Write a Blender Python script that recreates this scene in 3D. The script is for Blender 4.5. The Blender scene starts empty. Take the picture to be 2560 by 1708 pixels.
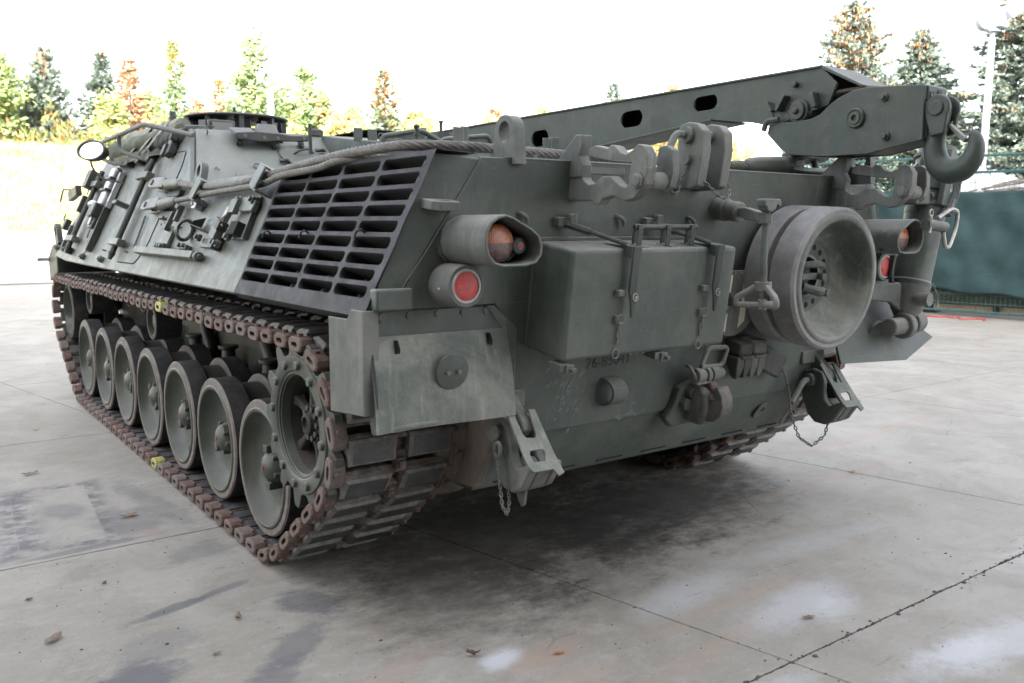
import bpy, bmesh, math, random
from math import sin, cos, tan, pi, radians, sqrt, atan2, hypot
from mathutils import Vector, Matrix

random.seed(7)
scene = bpy.context.scene
col = scene.collection

# ------------------------------------------------------------------ camera
CAM = Vector((-2.9705, -3.9635, 1.5569))
YAW, PITCH, ROLL = radians(36.168), radians(7.664), radians(0.168)
def set_camera():
    cd = bpy.data.cameras.new('camera')
    cd.sensor_width = 36.0
    cd.lens = 30.575
    cd.clip_start = 0.05
    cd.clip_end = 2000
    cd.dof.use_dof = True
    cd.dof.focus_distance = 4.3
    cd.dof.aperture_fstop = 3.2
    o = bpy.data.objects.new('camera', cd)
    col.objects.link(o)
    f = Vector((sin(YAW)*cos(PITCH), cos(YAW)*cos(PITCH), -sin(PITCH)))
    r = Vector((cos(YAW), -sin(YAW), 0))
    u = r.cross(f)
    r2 = cos(ROLL)*r + sin(ROLL)*u
    u2 = -sin(ROLL)*r + cos(ROLL)*u
    m = Matrix((r2, u2, -f)).transposed().to_4x4()
    m.translation = CAM
    o.matrix_world = m
    scene.camera = o
set_camera()

# ------------------------------------------------------------------ light
SUN_EL, SUN_AZ = radians(30), radians(215)      # azimuth the sun stands at, clockwise from +Y
world = bpy.data.worlds.new('World')
scene.world = world
world.use_nodes = True
wn, wl = world.node_tree.nodes, world.node_tree.links
wn.clear()
wo = wn.new('ShaderNodeOutputWorld'); wb = wn.new('ShaderNodeBackground')
sky = wn.new('ShaderNodeTexSky')
sky.sky_type = 'NISHITA'
sky.sun_disc = False
sky.sun_elevation = SUN_EL
sky.sun_rotation = SUN_AZ
sky.air_density = 0.8
sky.dust_density = 4.0
sky.ozone_density = 0.6
hs = wn.new('ShaderNodeHueSaturation')
hs.inputs['Saturation'].default_value = 0.34
wb.inputs['Strength'].default_value = 0.15
wl.new(sky.outputs[0], hs.inputs['Color'])
wl.new(hs.outputs[0], wb.inputs['Color'])
wl.new(wb.outputs[0], wo.inputs[0])
sd = bpy.data.lights.new('sun', 'SUN')
sd.energy = 4.6
sd.angle = radians(0.6)
sd.color = (1.0, 0.95, 0.86)
so = bpy.data.objects.new('sun', sd)
col.objects.link(so)
to_sun = Vector((sin(SUN_AZ)*cos(SUN_EL), cos(SUN_AZ)*cos(SUN_EL), sin(SUN_EL)))
so.rotation_euler = to_sun.to_track_quat('Z', 'Y').to_euler()
so.location = (0, -30, 40)
scene.view_settings.view_transform = 'Standard'
scene.view_settings.look = 'None'
scene.view_settings.gamma = 1.0
scene.view_settings.use_curve_mapping = False
scene.view_settings.exposure = 3.0
try:
    scene.cycles.use_denoising = True
    scene.cycles.max_bounces = 8
    scene.cycles.transparent_max_bounces = 12
except Exception:
    pass

# ------------------------------------------------------------------ materials
class NT:
    """small helper to write node materials"""
    def __init__(self, name):
        self.m = bpy.data.materials.new(name)
        self.m.use_nodes = True
        self.t = self.m.node_tree
        self.t.nodes.clear()
        self.out = self.n('ShaderNodeOutputMaterial')
        self.b = self.n('ShaderNodeBsdfPrincipled')
        self.l(self.b.outputs[0], self.out.inputs[0])
        self.pos = self.n('ShaderNodeNewGeometry')
    def n(self, k): return self.t.nodes.new(k)
    def l(self, a, b): self.t.links.new(a, b)
    def set(self, sock, v):
        if isinstance(v, (int, float, tuple, list)):
            if isinstance(v, (tuple, list)) and len(v) == 3 and sock.type == 'RGBA': v = (*v, 1)
            sock.default_value = v
        else: self.l(v, sock)
    def mapping(self, scale=(1, 1, 1), rot=(0, 0, 0), loc=(0, 0, 0), src=None):
        mp = self.n('ShaderNodeMapping')
        mp.inputs['Scale'].default_value = scale
        mp.inputs['Rotation'].default_value = rot
        mp.inputs['Location'].default_value = loc
        self.l(src or self.pos.outputs['Position'], mp.inputs['Vector'])
        return mp.outputs[0]
    def noise(self, scale, detail=4, rough=0.6, vec=None, dist=0.0):
        x = self.n('ShaderNodeTexNoise')
        x.inputs['Scale'].default_value = scale
        x.inputs['Detail'].default_value = detail
        x.inputs['Roughness'].default_value = rough
        x.inputs['Distortion'].default_value = dist
        self.l(vec or self.pos.outputs['Position'], x.inputs['Vector'])
        return x.outputs['Fac']
    def ramp(self, v, a, b, lo=0.0, hi=1.0, smooth=True):
        r = self.n('ShaderNodeMapRange')
        r.interpolation_type = 'SMOOTHSTEP' if smooth else 'LINEAR'
        self.set(r.inputs['Value'], v)
        r.inputs['From Min'].default_value = a
        r.inputs['From Max'].default_value = b
        r.inputs['To Min'].default_value = lo
        r.inputs['To Max'].default_value = hi
        return r.outputs[0]
    def math(self, op, a, b=0.0):
        x = self.n('ShaderNodeMath'); x.operation = op
        self.set(x.inputs[0], a); self.set(x.inputs[1], b)
        return x.outputs[0]
    def mix(self, f, a, b, mode='MIX'):
        x = self.n('ShaderNodeMix'); x.data_type = 'RGBA'; x.blend_type = mode
        self.set(x.inputs[0], f); self.set(x.inputs[6], a); self.set(x.inputs[7], b)
        return x.outputs[2]
    def sep(self, v):
        x = self.n('ShaderNodeSeparateXYZ'); self.l(v, x.inputs[0]); return x.outputs
    def bump(self, h, strength=0.2, dist=0.01):
        x = self.n('ShaderNodeBump')
        x.inputs['Strength'].default_value = strength
        x.inputs['Distance'].default_value = dist
        self.l(h, x.inputs['Height']); self.l(x.outputs[0], self.b.inputs['Normal'])
    def done(self, colr, rough=0.6, metal=0.0, spec=0.5):
        self.set(self.b.inputs['Base Color'], colr)
        self.set(self.b.inputs['Roughness'], rough)
        self.set(self.b.inputs['Metallic'], metal)
        self.b.inputs['Specular IOR Level'].default_value = spec
        return self.m

def paint(name, base, dust=(0.24, 0.225, 0.195), amount=0.35, top=0.5, rough=0.55, seed=0.0, chips=0.0, spec=0.4, edge=0.5):
    t = NT(name)
    v = t.mapping(loc=(seed, seed*1.7, seed*0.3))
    big = t.noise(2.1, 6, 0.66, v, 0.6)
    mid = t.noise(9.0, 7, 0.72, v)
    fine = t.noise(90.0, 4, 0.65, v)
    streak = t.noise(1.0, 6, 0.68, t.mapping(scale=(26, 26, 1.5), loc=(seed, 0, 0)))
    d = t.math('MULTIPLY', t.ramp(big, 0.40, 0.68), amount)
    d = t.math('ADD', d, t.math('MULTIPLY', t.ramp(mid, 0.47, 0.72), amount*0.5))
    d = t.math('ADD', d, t.math('MULTIPLY', t.ramp(streak, 0.53, 0.72), amount*0.6))
    d = t.math('ADD', d, t.math('MULTIPLY', t.ramp(fine, 0.52, 0.75), amount*0.35))
    nz = t.sep(t.pos.outputs['Normal'])[2]
    d = t.math('ADD', d, t.math('MULTIPLY', t.ramp(nz, 0.35, 0.95), t.math('MULTIPLY', t.ramp(mid, 0.15, 0.6), top)))
    d = t.math('MINIMUM', d, 0.92)
    c1 = t.mix(t.ramp(mid, 0.35, 0.7), tuple(x*1.06 for x in base), tuple(x*0.72 for x in base))
    c1 = t.mix(t.math('MULTIPLY', t.ramp(t.noise(1.0, 5, 0.7, t.mapping(scale=(11, 11, 0.8), loc=(seed+4, 1, 2))), 0.58, 0.75), 0.45), c1, tuple(x*0.5 for x in base))
    c = t.mix(d, c1, dust)
    if chips:
        ch = t.ramp(t.noise(38.0, 6, 0.78, v, 1.2), 0.685, 0.72)
        sc = t.ramp(t.noise(1.0, 3, 0.6, t.mapping(scale=(7, 7, 160), rot=(0.5, 0.3, 0.2), loc=(seed, 3, 1))), 0.70, 0.74)
        sc = t.math('MULTIPLY', sc, t.ramp(mid, 0.5, 0.6))
        c = t.mix(t.math('MULTIPLY', t.math('MAXIMUM', ch, sc), chips), c, (0.34, 0.325, 0.30))
        pit = t.ramp(t.noise(55.0, 5, 0.75, t.mapping(loc=(seed+9, 2, 5))), 0.70, 0.74)
        c = t.mix(t.math('MULTIPLY', pit, chips*0.8), c, (0.075, 0.055, 0.042))
    if edge:
        bv = t.n('ShaderNodeBevel'); bv.samples = 3; bv.inputs['Radius'].default_value = 0.007
        dt = t.n('ShaderNodeVectorMath'); dt.operation = 'DOT_PRODUCT'
        t.l(bv.outputs[0], dt.inputs[0]); t.l(t.pos.outputs['Normal'], dt.inputs[1])
        em = t.ramp(dt.outputs['Value'], 0.985, 0.86)
        em = t.math('MULTIPLY', em, t.ramp(mid, 0.36, 0.6, 0.15, 1.0))
        c = t.mix(t.math('MULTIPLY', em, edge), c, tuple(min(0.42, 0.5*a+0.62*b) for a, b in zip(base, dust)))
    r = t.math('ADD', t.math('MULTIPLY', d, 0.35), t.ramp(mid, 0.2, 0.8, rough-0.09, rough+0.09))
    h = t.math('ADD', t.math('MULTIPLY', t.noise(260.0, 2, 0.5, v), 0.4), t.math('MULTIPLY', t.noise(26.0, 5, 0.65, v), 0.6))
    t.bump(h, 0.28, 0.006)
    return t.done(c, r, 0.0, spec)

def plain(name, base, rough=0.6, metal=0.0, var=0.25, scale=12.0, bump=0.15, dust=None, damt=0.0, spec=0.5, bscale=80.0, rnd=0.0, other=None):
    t = NT(name)
    n = t.noise(scale, 6, 0.65)
    c = t.mix(t.ramp(n, 0.3, 0.72), tuple(x*(1-var) for x in base), tuple(min(1, x*(1+var)) for x in base))
    if rnd:
        oi = t.n('ShaderNodeObjectInfo')
        c = t.mix(t.math('MULTIPLY', t.math('MULTIPLY', oi.outputs['Random'], oi.outputs['Random']), rnd), c, other)
    if dust:
        c = t.mix(t.math('MULTIPLY', t.ramp(t.noise(scale*0.6, 5, 0.7, None, 0.8), 0.4, 0.75), damt), c, dust)
    if bump: t.bump(t.noise(bscale, 4, 0.65), bump, 0.006)
    return t.done(c, rough, metal, spec)

GREEN = (0.056, 0.070, 0.060)
M = {}
M['paint'] = paint('olive_paint', GREEN, (0.21, 0.205, 0.185), amount=0.24, top=0.8, chips=0.5, rough=0.48)
M['paint_side'] = paint('olive_paint_side', (0.080, 0.091, 0.076), dust=(0.195, 0.195, 0.172), amount=0.26, top=0.25, seed=3.1, chips=0.5, rough=0.46, spec=0.5)
M['paint_case'] = paint('olive_paint_casemate', (0.120, 0.136, 0.120), dust=(0.26, 0.26, 0.24), amount=0.30, top=0.30, seed=4.4, chips=0.5, rough=0.46, spec=0.5)
M['paint_low'] = paint('mud_stained_paint', (0.038, 0.040, 0.030), dust=(0.105, 0.092, 0.072), amount=0.45, top=0.3, seed=17.0, chips=0.4, rough=0.6)
M['paint_clean'] = paint('olive_paint_boom', (0.026, 0.039, 0.031), amount=0.10, top=0.35, seed=5.7, chips=0.35, rough=0.5)
M['paint_dusty'] = paint('olive_paint_dusty', (0.082, 0.092, 0.082), dust=(0.25, 0.24, 0.22), amount=0.5, top=0.6, seed=8.3, chips=0.6, rough=0.65)
M['paint_flap'] = paint('olive_paint_flap', (0.078, 0.092, 0.078), dust=(0.26, 0.26, 0.23), amount=0.75, top=0.3, seed=11.9, rough=0.6)
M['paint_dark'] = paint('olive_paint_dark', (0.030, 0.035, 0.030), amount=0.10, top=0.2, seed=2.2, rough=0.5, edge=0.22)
M['mud_dust'] = paint('mud_coated_paint', (0.11, 0.095, 0.078), dust=(0.20, 0.165, 0.14), amount=0.8, top=0.3, seed=21.0, rough=0.8)
M['spoke_paint'] = paint('dirty_spoke_paint', (0.022, 0.023, 0.020), dust=(0.10, 0.08, 0.065), amount=0.35, top=0.5, seed=23.0, rough=0.7)
M['wheel_paint'] = paint('wheel_paint', (0.040, 0.046, 0.036), dust=(0.15, 0.145, 0.122), amount=0.26, top=0.3, seed=14.0, rough=0.40)
M['grille'] = paint('grille_paint', (0.018, 0.018, 0.0205), dust=(0.085, 0.082, 0.084), amount=0.26, top=0.20, seed=6.0, rough=0.58, chips=0.45, spec=0.28, edge=0.2)
M['slot_dark'] = plain('dark_duct_paint', (0.016, 0.016, 0.017), 0.85, var=0.3, bump=0.2)  # near-black inner walls of the louvre slots
M['black'] = plain('black_void', (0.008, 0.008, 0.008), 0.9, bump=0)
M['rubber'] = plain('tyre_rubber', (0.022, 0.022, 0.023), 0.7, dust=(0.10, 0.095, 0.085), damt=0.5)
M['rubber_pale'] = plain('worn_tyre_rubber', (0.175, 0.172, 0.170), 0.75, dust=(0.25, 0.245, 0.235), damt=0.6, scale=9, bump=0.4)
M['pad'] = plain('track_pad_rubber', (0.032, 0.033, 0.037), 0.55, dust=(0.13, 0.12, 0.11), damt=0.6, scale=18, rnd=0.5, other=(0.09, 0.088, 0.088))
M['pad_edge'] = plain('dusty_pad_edge', (0.16, 0.15, 0.135), 0.8, scale=30, var=0.3)
M['tyre_side'] = plain('dusty_tyre_side', (0.125, 0.107, 0.094), 0.75, scale=22, var=0.25, dust=(0.21, 0.185, 0.165), damt=0.5)
M['rim'] = plain('worn_rim', (0.24, 0.205, 0.175), 0.6, scale=25, var=0.3)
M['rust'] = plain('rusty_steel', (0.098, 0.056, 0.044), 0.8, var=0.45, scale=28, bump=0.5, dust=(0.17, 0.125, 0.108), damt=0.7, rnd=0.8, other=(0.125, 0.108, 0.10))
M['hitch_steel'] = plain('dusty_hitch_steel', (0.085, 0.078, 0.072), 0.75, dust=(0.21, 0.16, 0.135), damt=0.55, scale=16, bump=0.3)
M['rust_dark'] = plain('dusty_rusty_steel', (0.085, 0.066, 0.055), 0.85, var=0.4, scale=30, bump=0.5, dust=(0.235, 0.185, 0.155), damt=0.85, rnd=0.7, other=(0.045, 0.040, 0.036))
M['yellow'] = plain('yellow_paint', (0.30, 0.29, 0.085), 0.6, scale=40, var=0.3)
M['rope'] = plain('wire_rope_steel', (0.130, 0.122, 0.108), 0.6, 0.25, scale=30, var=0.25, bump=0.3)
M['rope_dark'] = plain('wire_rope_core', (0.07, 0.06, 0.05), 0.8)
M['socket'] = plain('cable_socket_steel', (0.12, 0.118, 0.110), 0.5, 0.35, scale=10, var=0.35)
M['bare'] = plain('bare_steel', (0.30, 0.29, 0.27), 0.45, 0.6, scale=20)
M['duct_tape'] = plain('shiny_grey_sleeve', (0.42, 0.43, 0.44), 0.35, 0.3, scale=9)
M['red_glass'] = plain('red_reflector', (0.62, 0.035, 0.035), 0.35, var=0.08, scale=60, bump=0.1, bscale=400)
M['amber'] = plain('amber_lens', (0.42, 0.125, 0.045), 0.3, var=0.2, scale=14, bump=0)
M['smoke_red'] = plain('dusky_red_lens', (0.105, 0.055, 0.050), 0.3, var=0.25, scale=14, bump=0)
M['red_dot'] = plain('red_paint', (0.28, 0.035, 0.03), 0.5, bump=0)
def lens_material(name, base, grid, dusty):
    t = NT(name)
    vo = t.n('ShaderNodeTexVoronoi'); vo.inputs['Scale'].default_value = grid; vo.inputs['Randomness'].default_value = 0.0
    t.l(t.mapping(), vo.inputs['Vector'])
    n = t.noise(30, 5, 0.7)
    c = t.mix(t.ramp(vo.outputs['Distance'], 0.1, 0.6), tuple(x*1.15 for x in base), tuple(x*0.72 for x in base))
    c = t.mix(t.math('MULTIPLY', t.ramp(n, 0.4, 0.75), dusty), c, (0.25, 0.20, 0.17))
    t.bump(vo.outputs['Distance'], 0.35, 0.004)
    return t.done(c, t.ramp(n, 0.3, 0.7, 0.18, 0.5), 0, 0.5)
M['red_glass'] = lens_material('ribbed_red_reflector', (0.52, 0.035, 0.035), 210.0, 0.35)
M['amber'] = lens_material('ribbed_amber_lens', (0.40, 0.125, 0.045), 130.0, 0.35)
M['smoke_red'] = lens_material('ribbed_dusky_lens', (0.105, 0.055, 0.050), 130.0, 0.4)
M['scrape'] = plain('scraped_paint', (0.115, 0.132, 0.120), 0.7, var=0.2)
M['white_ring'] = plain('grey_ring', (0.33, 0.33, 0.32), 0.5, bump=0)
M['cream'] = plain('cream_panel', (0.58, 0.52, 0.40), 0.6, var=0.08)
M['ink'] = plain('stencil_ink', (0.026, 0.030, 0.028), 0.8, bump=0)
M['mirror'] = plain('mirror_glass', (0.85, 0.86, 0.87), 0.04, 1.0, var=0.02, bump=0)
M['glass_dark'] = plain('vision_glass', (0.02, 0.022, 0.026), 0.1, var=0.1, bump=0)
M['canvas'] = plain('olive_canvas', (0.115, 0.125, 0.090), 0.9, var=0.3, scale=14, bump=0.6, bscale=60)
M['canvas_pale'] = plain('pale_canvas', (0.20, 0.20, 0.17), 0.9, var=0.35, scale=10, bump=0.6, bscale=60)
M['leaf_dry'] = plain('dry_leaf', (0.19, 0.135, 0.095), 0.85, var=0.4, scale=60)
M['leaf_dark'] = plain('dark_dry_leaf', (0.09, 0.055, 0.035), 0.85, var=0.4, scale=60)
M['leaf_orange'] = plain('orange_leaf', (0.36, 0.15, 0.055), 0.8, var=0.3, scale=60)
M['wood'] = plain('weathered_timber', (0.40, 0.31, 0.22), 0.8, var=0.2, scale=6)
M['tarp'] = None
M['white_paint'] = plain('white_pole_paint', (0.26, 0.285, 0.325), 0.5, var=0.05)
M['pole_grey'] = plain('grey_pole_paint', (0.13, 0.14, 0.15), 0.6, var=0.05)
M['fence_green'] = plain('fence_green', (0.030, 0.085, 0.080), 0.5, var=0.15)
M['plastic'] = plain('white_plastic_sheet', (0.62, 0.63, 0.66), 0.4, var=0.15, scale=8, bump=0.8, bscale=9)
M['branch'] = plain('grey_dead_wood', (0.20, 0.165, 0.13), 0.9, var=0.3)
M['bark'] = plain('bark', (0.12, 0.085, 0.06), 0.9, var=0.35)
M['blue'] = plain('blue_plastic', (0.02, 0.16, 0.62), 0.5, var=0.05)
M['red_strap'] = plain('red_strap', (0.42, 0.03, 0.03), 0.6, var=0.1)
M['block'] = plain('dark_block', (0.03, 0.03, 0.033), 0.8)
M['dark_cladding'] = plain('brown_cladding', (0.20, 0.185, 0.165), 0.7, var=0.05)
M['building'] = plain('pale_cladding', (0.60, 0.60, 0.59), 0.7, var=0.05)

def tarp_material():
    t = NT('green_privacy_netting')
    n = t.noise(3.0, 5, 0.6)
    weave = t.noise(1.0, 3, 0.6, t.mapping(scale=(1.5, 1.5, 60)))
    c = t.mix(t.ramp(n, 0.3, 0.7), (0.013, 0.034, 0.036), (0.022, 0.050, 0.051))
    c = t.mix(t.math('MULTIPLY', t.ramp(weave, 0.4, 0.7), 0.45), c, (0.012, 0.028, 0.034))
    t.bump(weave, 0.25, 0.01)
    return t.done(c, 0.75, 0, 0.3)
M['tarp'] = tarp_material()
M['shade_green'] = plain('dull_shade_green', (0.030, 0.045, 0.030), 0.85, var=0.3)

def leaf_material(name, a, b, trans=0.35, scale=1.3):
    t = NT(name)
    oi = t.n('ShaderNodeObjectInfo')
    n = t.noise(scale, 4, 0.7)
    f = t.math('ADD', t.ramp(n, 0.3, 0.7, 0, 0.8), t.math('MULTIPLY', oi.outputs['Random'], 0.2))
    c = t.mix(f, a, b)
    t.done(c, 0.75, 0, 0.25)
    tr = t.n('ShaderNodeBsdfTranslucent')
    t.set(tr.inputs['Color'], c)
    mx = t.n('ShaderNodeMixShader')
    mx.inputs[0].default_value = trans
    t.l(t.b.outputs[0], mx.inputs[1]); t.l(tr.outputs[0], mx.inputs[2]); t.l(mx.outputs[0], t.out.inputs[0])
    return t.m
M['needle_blue'] = leaf_material('blue_spruce_needles', (0.095, 0.128, 0.105), (0.195, 0.235, 0.195), 0.4)
M['needle_green'] = leaf_material('green_spruce_needles', (0.070, 0.105, 0.060), (0.150, 0.185, 0.110))
M['cone'] = leaf_material('brown_cones', (0.28, 0.15, 0.08), (0.42, 0.24, 0.13), 0.2)
M['dead_needle'] = leaf_material('orange_dry_needles', (0.25, 0.14, 0.08), (0.40, 0.25, 0.14))
M['leaf_lime'] = leaf_material('lime_leaves', (0.17, 0.23, 0.085), (0.29, 0.33, 0.14), 0.45)
M['leaf_pale'] = leaf_material('pale_green_leaves', (0.15, 0.23, 0.11), (0.26, 0.33, 0.15), 0.45)
M['leaf_yellow'] = leaf_material('yellow_leaves', (0.33, 0.29, 0.11), (0.45, 0.37, 0.16), 0.45)
M['leaf_red'] = leaf_material('russet_leaves', (0.34, 0.14, 0.06), (0.42, 0.22, 0.08), 0.4)
M['straw'] = leaf_material('dry_grass_blades', (0.30, 0.27, 0.11), (0.40, 0.36, 0.17), 0.3)

def concrete_material():
    t = NT('yard_concrete')
    P = t.pos.outputs['Position']
    x, y, z = t.sep(P)
    broom = t.noise(1.0, 6, 0.7, t.mapping(scale=(7, 26, 1), rot=(0, 0, radians(12))))
    big = t.noise(0.55, 7, 0.66, None, 0.4)
    mid = t.noise(2.6, 8, 0.70, None, 0.5)
    fine = t.noise(34.0, 7, 0.75)
    grit = t.noise(190.0, 4, 0.75)
    patchy = t.noise(7.0, 7, 0.74, t.mapping(scale=(1.0, 1.25, 1), rot=(0, 0, 0.2)))
    c = t.mix(t.ramp(big, 0.38, 0.64), (0.226, 0.206, 0.174), (0.286, 0.267, 0.236))
    c = t.mix(t.math('MULTIPLY', t.ramp(mid, 0.42, 0.68), 0.55), c, (0.182, 0.164, 0.140))
    c = t.mix(t.math('MULTIPLY', t.ramp(patchy, 0.50, 0.70), 0.40), c, (0.330, 0.312, 0.285))
    c = t.mix(t.math('MULTIPLY', t.ramp(broom, 0.50, 0.72), 0.28), c, (0.325, 0.308, 0.282))
    c = t.mix(t.math('MULTIPLY', t.ramp(fine, 0.52, 0.72), 0.55), c, (0.165, 0.148, 0.125))
    c = t.mix(t.math('MULTIPLY', t.ramp(t.noise(62.0, 5, 0.7, t.mapping(loc=(3, 5, 0))), 0.56, 0.70), 0.5), c, (0.36, 0.345, 0.32))
    c = t.mix(t.math('MULTIPLY', t.ramp(grit, 0.60, 0.72), 0.55), c, (0.11, 0.098, 0.085))
    sp = t.n('ShaderNodeTexVoronoi'); sp.inputs['Scale'].default_value = 26.0; sp.inputs['Randomness'].default_value = 1.0
    t.l(t.mapping(scale=(1, 1, 0)), sp.inputs['Vector'])
    spk = t.math('MULTIPLY', t.ramp(sp.outputs['Distance'], 0.16, 0.09), t.ramp(t.sep(sp.outputs['Color'])[0], 0.80, 0.84))
    c = t.mix(t.math('MULTIPLY', spk, 0.8), c, (0.06, 0.052, 0.044))
    # slightly different tone of each slab
    oi = t.n('ShaderNodeObjectInfo')
    c = t.mix(t.math('MULTIPLY', oi.outputs['Random'], 0.22), c, (0.30, 0.285, 0.262))
    def blob(cx, cy, sx, sy, rot=0.0, soft=0.35, wob=0.7):
        """a stain of its own shape: an ellipse with a ragged edge"""
        mp = t.n('ShaderNodeMapping'); mp.vector_type = 'TEXTURE'
        mp.inputs['Location'].default_value = (cx, cy, 0)
        mp.inputs['Rotation'].default_value = (0, 0, rot)
        mp.inputs['Scale'].default_value = (sx, sy, 50)
        t.l(P, mp.inputs['Vector'])
        ln = t.n('ShaderNodeVectorMath'); ln.operation = 'LENGTH'; t.l(mp.outputs[0], ln.inputs[0])
        d = t.math('ADD', ln.outputs['Value'], t.math('MULTIPLY', t.math('SUBTRACT', mid, 0.5), wob*2))
        d = t.math('ADD', d, t.math('MULTIPLY', t.math('SUBTRACT', broom, 0.5), wob*0.8))
        d = t.math('ADD', d, t.math('MULTIPLY', t.math('SUBTRACT', patchy, 0.5), wob*2.2))
        d = t.math('ADD', d, t.math('MULTIPLY', t.math('SUBTRACT', fine, 0.5), wob*1.0))
        return t.ramp(d, 1.0+soft, 1.0-soft)
    def stain(m, amt, colr):
        nonlocal c
        c = t.mix(t.math('MULTIPLY', m, amt*0.85), c, colr)
    def rect(cx, cy, a, b, rot, skew):
        mp = t.n('ShaderNodeMapping'); mp.vector_type = 'TEXTURE'
        mp.inputs['Location'].default_value = (cx, cy, 0); mp.inputs['Rotation'].default_value = (0, 0, rot)
        t.l(P, mp.inputs['Vector'])
        u, v, w = t.sep(mp.outputs[0])
        u = t.math('ADD', u, t.math('MULTIPLY', v, skew))
        u = t.math('ADD', u, t.math('MULTIPLY', t.math('SUBTRACT', fine, 0.5), 0.012))
        sd = t.math('MAXIMUM', t.math('SUBTRACT', t.math('ABSOLUTE', u), a), t.math('SUBTRACT', t.math('ABSOLUTE', v), b))
        return u, v, sd
    DK = (0.070, 0.072, 0.086)
    # a rectangle where something stood: dark grease crept along its outline
    u, v, sdist = rect(-2.292, 1.125, .192, .515, 0.0, -0.07)
    rim = t.math('MULTIPLY', t.math('MULTIPLY', t.ramp(sdist, -0.004, 0.004), t.ramp(sdist, 0.15, 0.01)), t.ramp(patchy, 0.40, 0.60))
    stain(rim, 0.95, DK)
    inn = t.math('MULTIPLY', t.math('MULTIPLY', t.ramp(sdist, 0.002, -0.004), t.ramp(u, 0.02, -0.17)), t.ramp(patchy, 0.36, 0.58))
    stain(inn, 0.95, DK)
    for (cx, cy, sx, sy, rot, amt) in (
        (-2.24, 1.18, 0.09, 0.16, 0.10, 0.5), (-2.25, 0.50, 0.30, 0.03, 0.05, 0.6), (-1.98, 0.80, 0.16, 0.24, 0.3, 0.4), (-1.80, 1.0, 0.08, 0.55, 0.15, 0.35), (-1.82, 0.15, 0.18, 0.10, 0.3, 0.4),
        (-2.10, -0.43, 0.20, 0.035, 0.25, 0.85), (-1.87, -0.36, 0.12, 0.03, 0.3, 0.6), (-2.22, -0.72, 0.14, 0.10, 0.2, 0.35),
        (-2.36, -0.95, 0.15, 0.13, 0.4, 0.85), (-2.30, -1.12, 0.10, 0.06, 0.0, 0.7), (-1.62, -0.70, 0.10, 0.16, 0.4, 0.75),
        (-1.80, -1.02, 0.24, 0.07, 0.7, 0.6), (-1.95, -1.20, 0.14, 0.08, 0.7, 0.5)):
        stain(blob(cx, cy, sx, sy, rot), amt, DK)
    OIL_SHADE = (0.036, 0.032, 0.029)  # oil stains, darkened to paint in the shade under the vehicle
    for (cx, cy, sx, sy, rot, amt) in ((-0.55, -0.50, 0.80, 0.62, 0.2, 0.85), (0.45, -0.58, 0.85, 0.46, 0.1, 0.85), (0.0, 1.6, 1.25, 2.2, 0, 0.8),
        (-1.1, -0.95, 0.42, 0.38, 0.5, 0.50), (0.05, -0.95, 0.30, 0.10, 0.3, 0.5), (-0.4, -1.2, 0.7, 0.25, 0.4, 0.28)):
        stain(blob(cx, cy, sx, sy, rot, 0.55, 0.8), amt, OIL_SHADE)
    WH = (0.46, 0.47, 0.50)
    for (cx, cy, sx, sy, rot, amt) in ((0.02, -1.90, 0.33, 0.10, 0.15, 0.5), (0.12, -2.0, 0.15, 0.06, 0.3, 0.4), (0.30, -2.55, 0.42, 0.10, -0.1, 0.5), (0.15, -2.5, 0.16, 0.06, -0.2, 0.5), (-0.68, -2.30, 0.20, 0.08, 0.2, 0.55),
        (-0.28, -1.55, 0.28, 0.10, 0.1, 0.4), (-1.24, -1.55, 0.085, 0.05, 0.3, 0.95), (0.7, -1.5, 0.5, 0.08, -0.05, 0.25), (1.7, -2.2, 0.5, 0.12, 0.1, 0.4),
        (0.9, -2.75, 0.4, 0.10, 0.0, 0.5)):
        stain(blob(cx, cy, sx, sy, rot, 0.6, 0.8), amt, WH)
    PK = (0.31, 0.215, 0.17)
    for (cx, cy, sx, sy, rot, amt) in ((-1.10, -1.62, 0.16, 0.07, 0.2, 0.6), (-1.25, -1.85, 0.3, 0.06, 0.2, 0.4), (-0.15, -1.72, 0.5, 0.04, 0.05, 0.35), (-0.6, -1.95, 0.30, 0.05, 0.1, 0.3),
        (1.7, -0.9, 0.9, 0.05, 0.0, 0.3), (2.9, -0.4, 1.2, 0.06, 0.05, 0.3), (-1.95, 0.55, 0.06, 0.05, 0, 0.4), (-1.7, -1.45, 0.3, 0.05, 0.4, 0.3)):
        stain(blob(cx, cy, sx, sy, rot, 0.6, 0.8), amt, PK)
    # repaired rectangle with a stained border at the left
    # short hairline cracks
    vo = t.n('ShaderNodeTexVoronoi'); vo.feature = 'DISTANCE_TO_EDGE'
    vo.inputs['Scale'].default_value = 0.55
    t.l(t.mapping(scale=(0.8, 1.5, 1), rot=(0, 0, 0.25), src=None), vo.inputs['Vector'])
    wobv = t.math('ADD', vo.outputs['Distance'], t.math('MULTIPLY', t.math('SUBTRACT', fine, 0.5), 0.012))
    crack = t.math('MULTIPLY', t.ramp(wobv, 0.004, 0.0005), t.ramp(mid, 0.5, 0.62))
    c = t.mix(t.math('MULTIPLY', crack, 0.4), c, (0.08, 0.072, 0.065))
    h = t.math('ADD', t.math('MULTIPLY', grit, 0.5), t.math('MULTIPLY', fine, 0.8))
    h = t.math('SUBTRACT', h, t.math('MULTIPLY', crack, 1.0))
    t.bump(h, 0.35, 0.006)
    return t.done(c, t.ramp(mid, 0.2, 0.8, 0.62, 0.85), 0, 0.35)
M['concrete'] = concrete_material()

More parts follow.
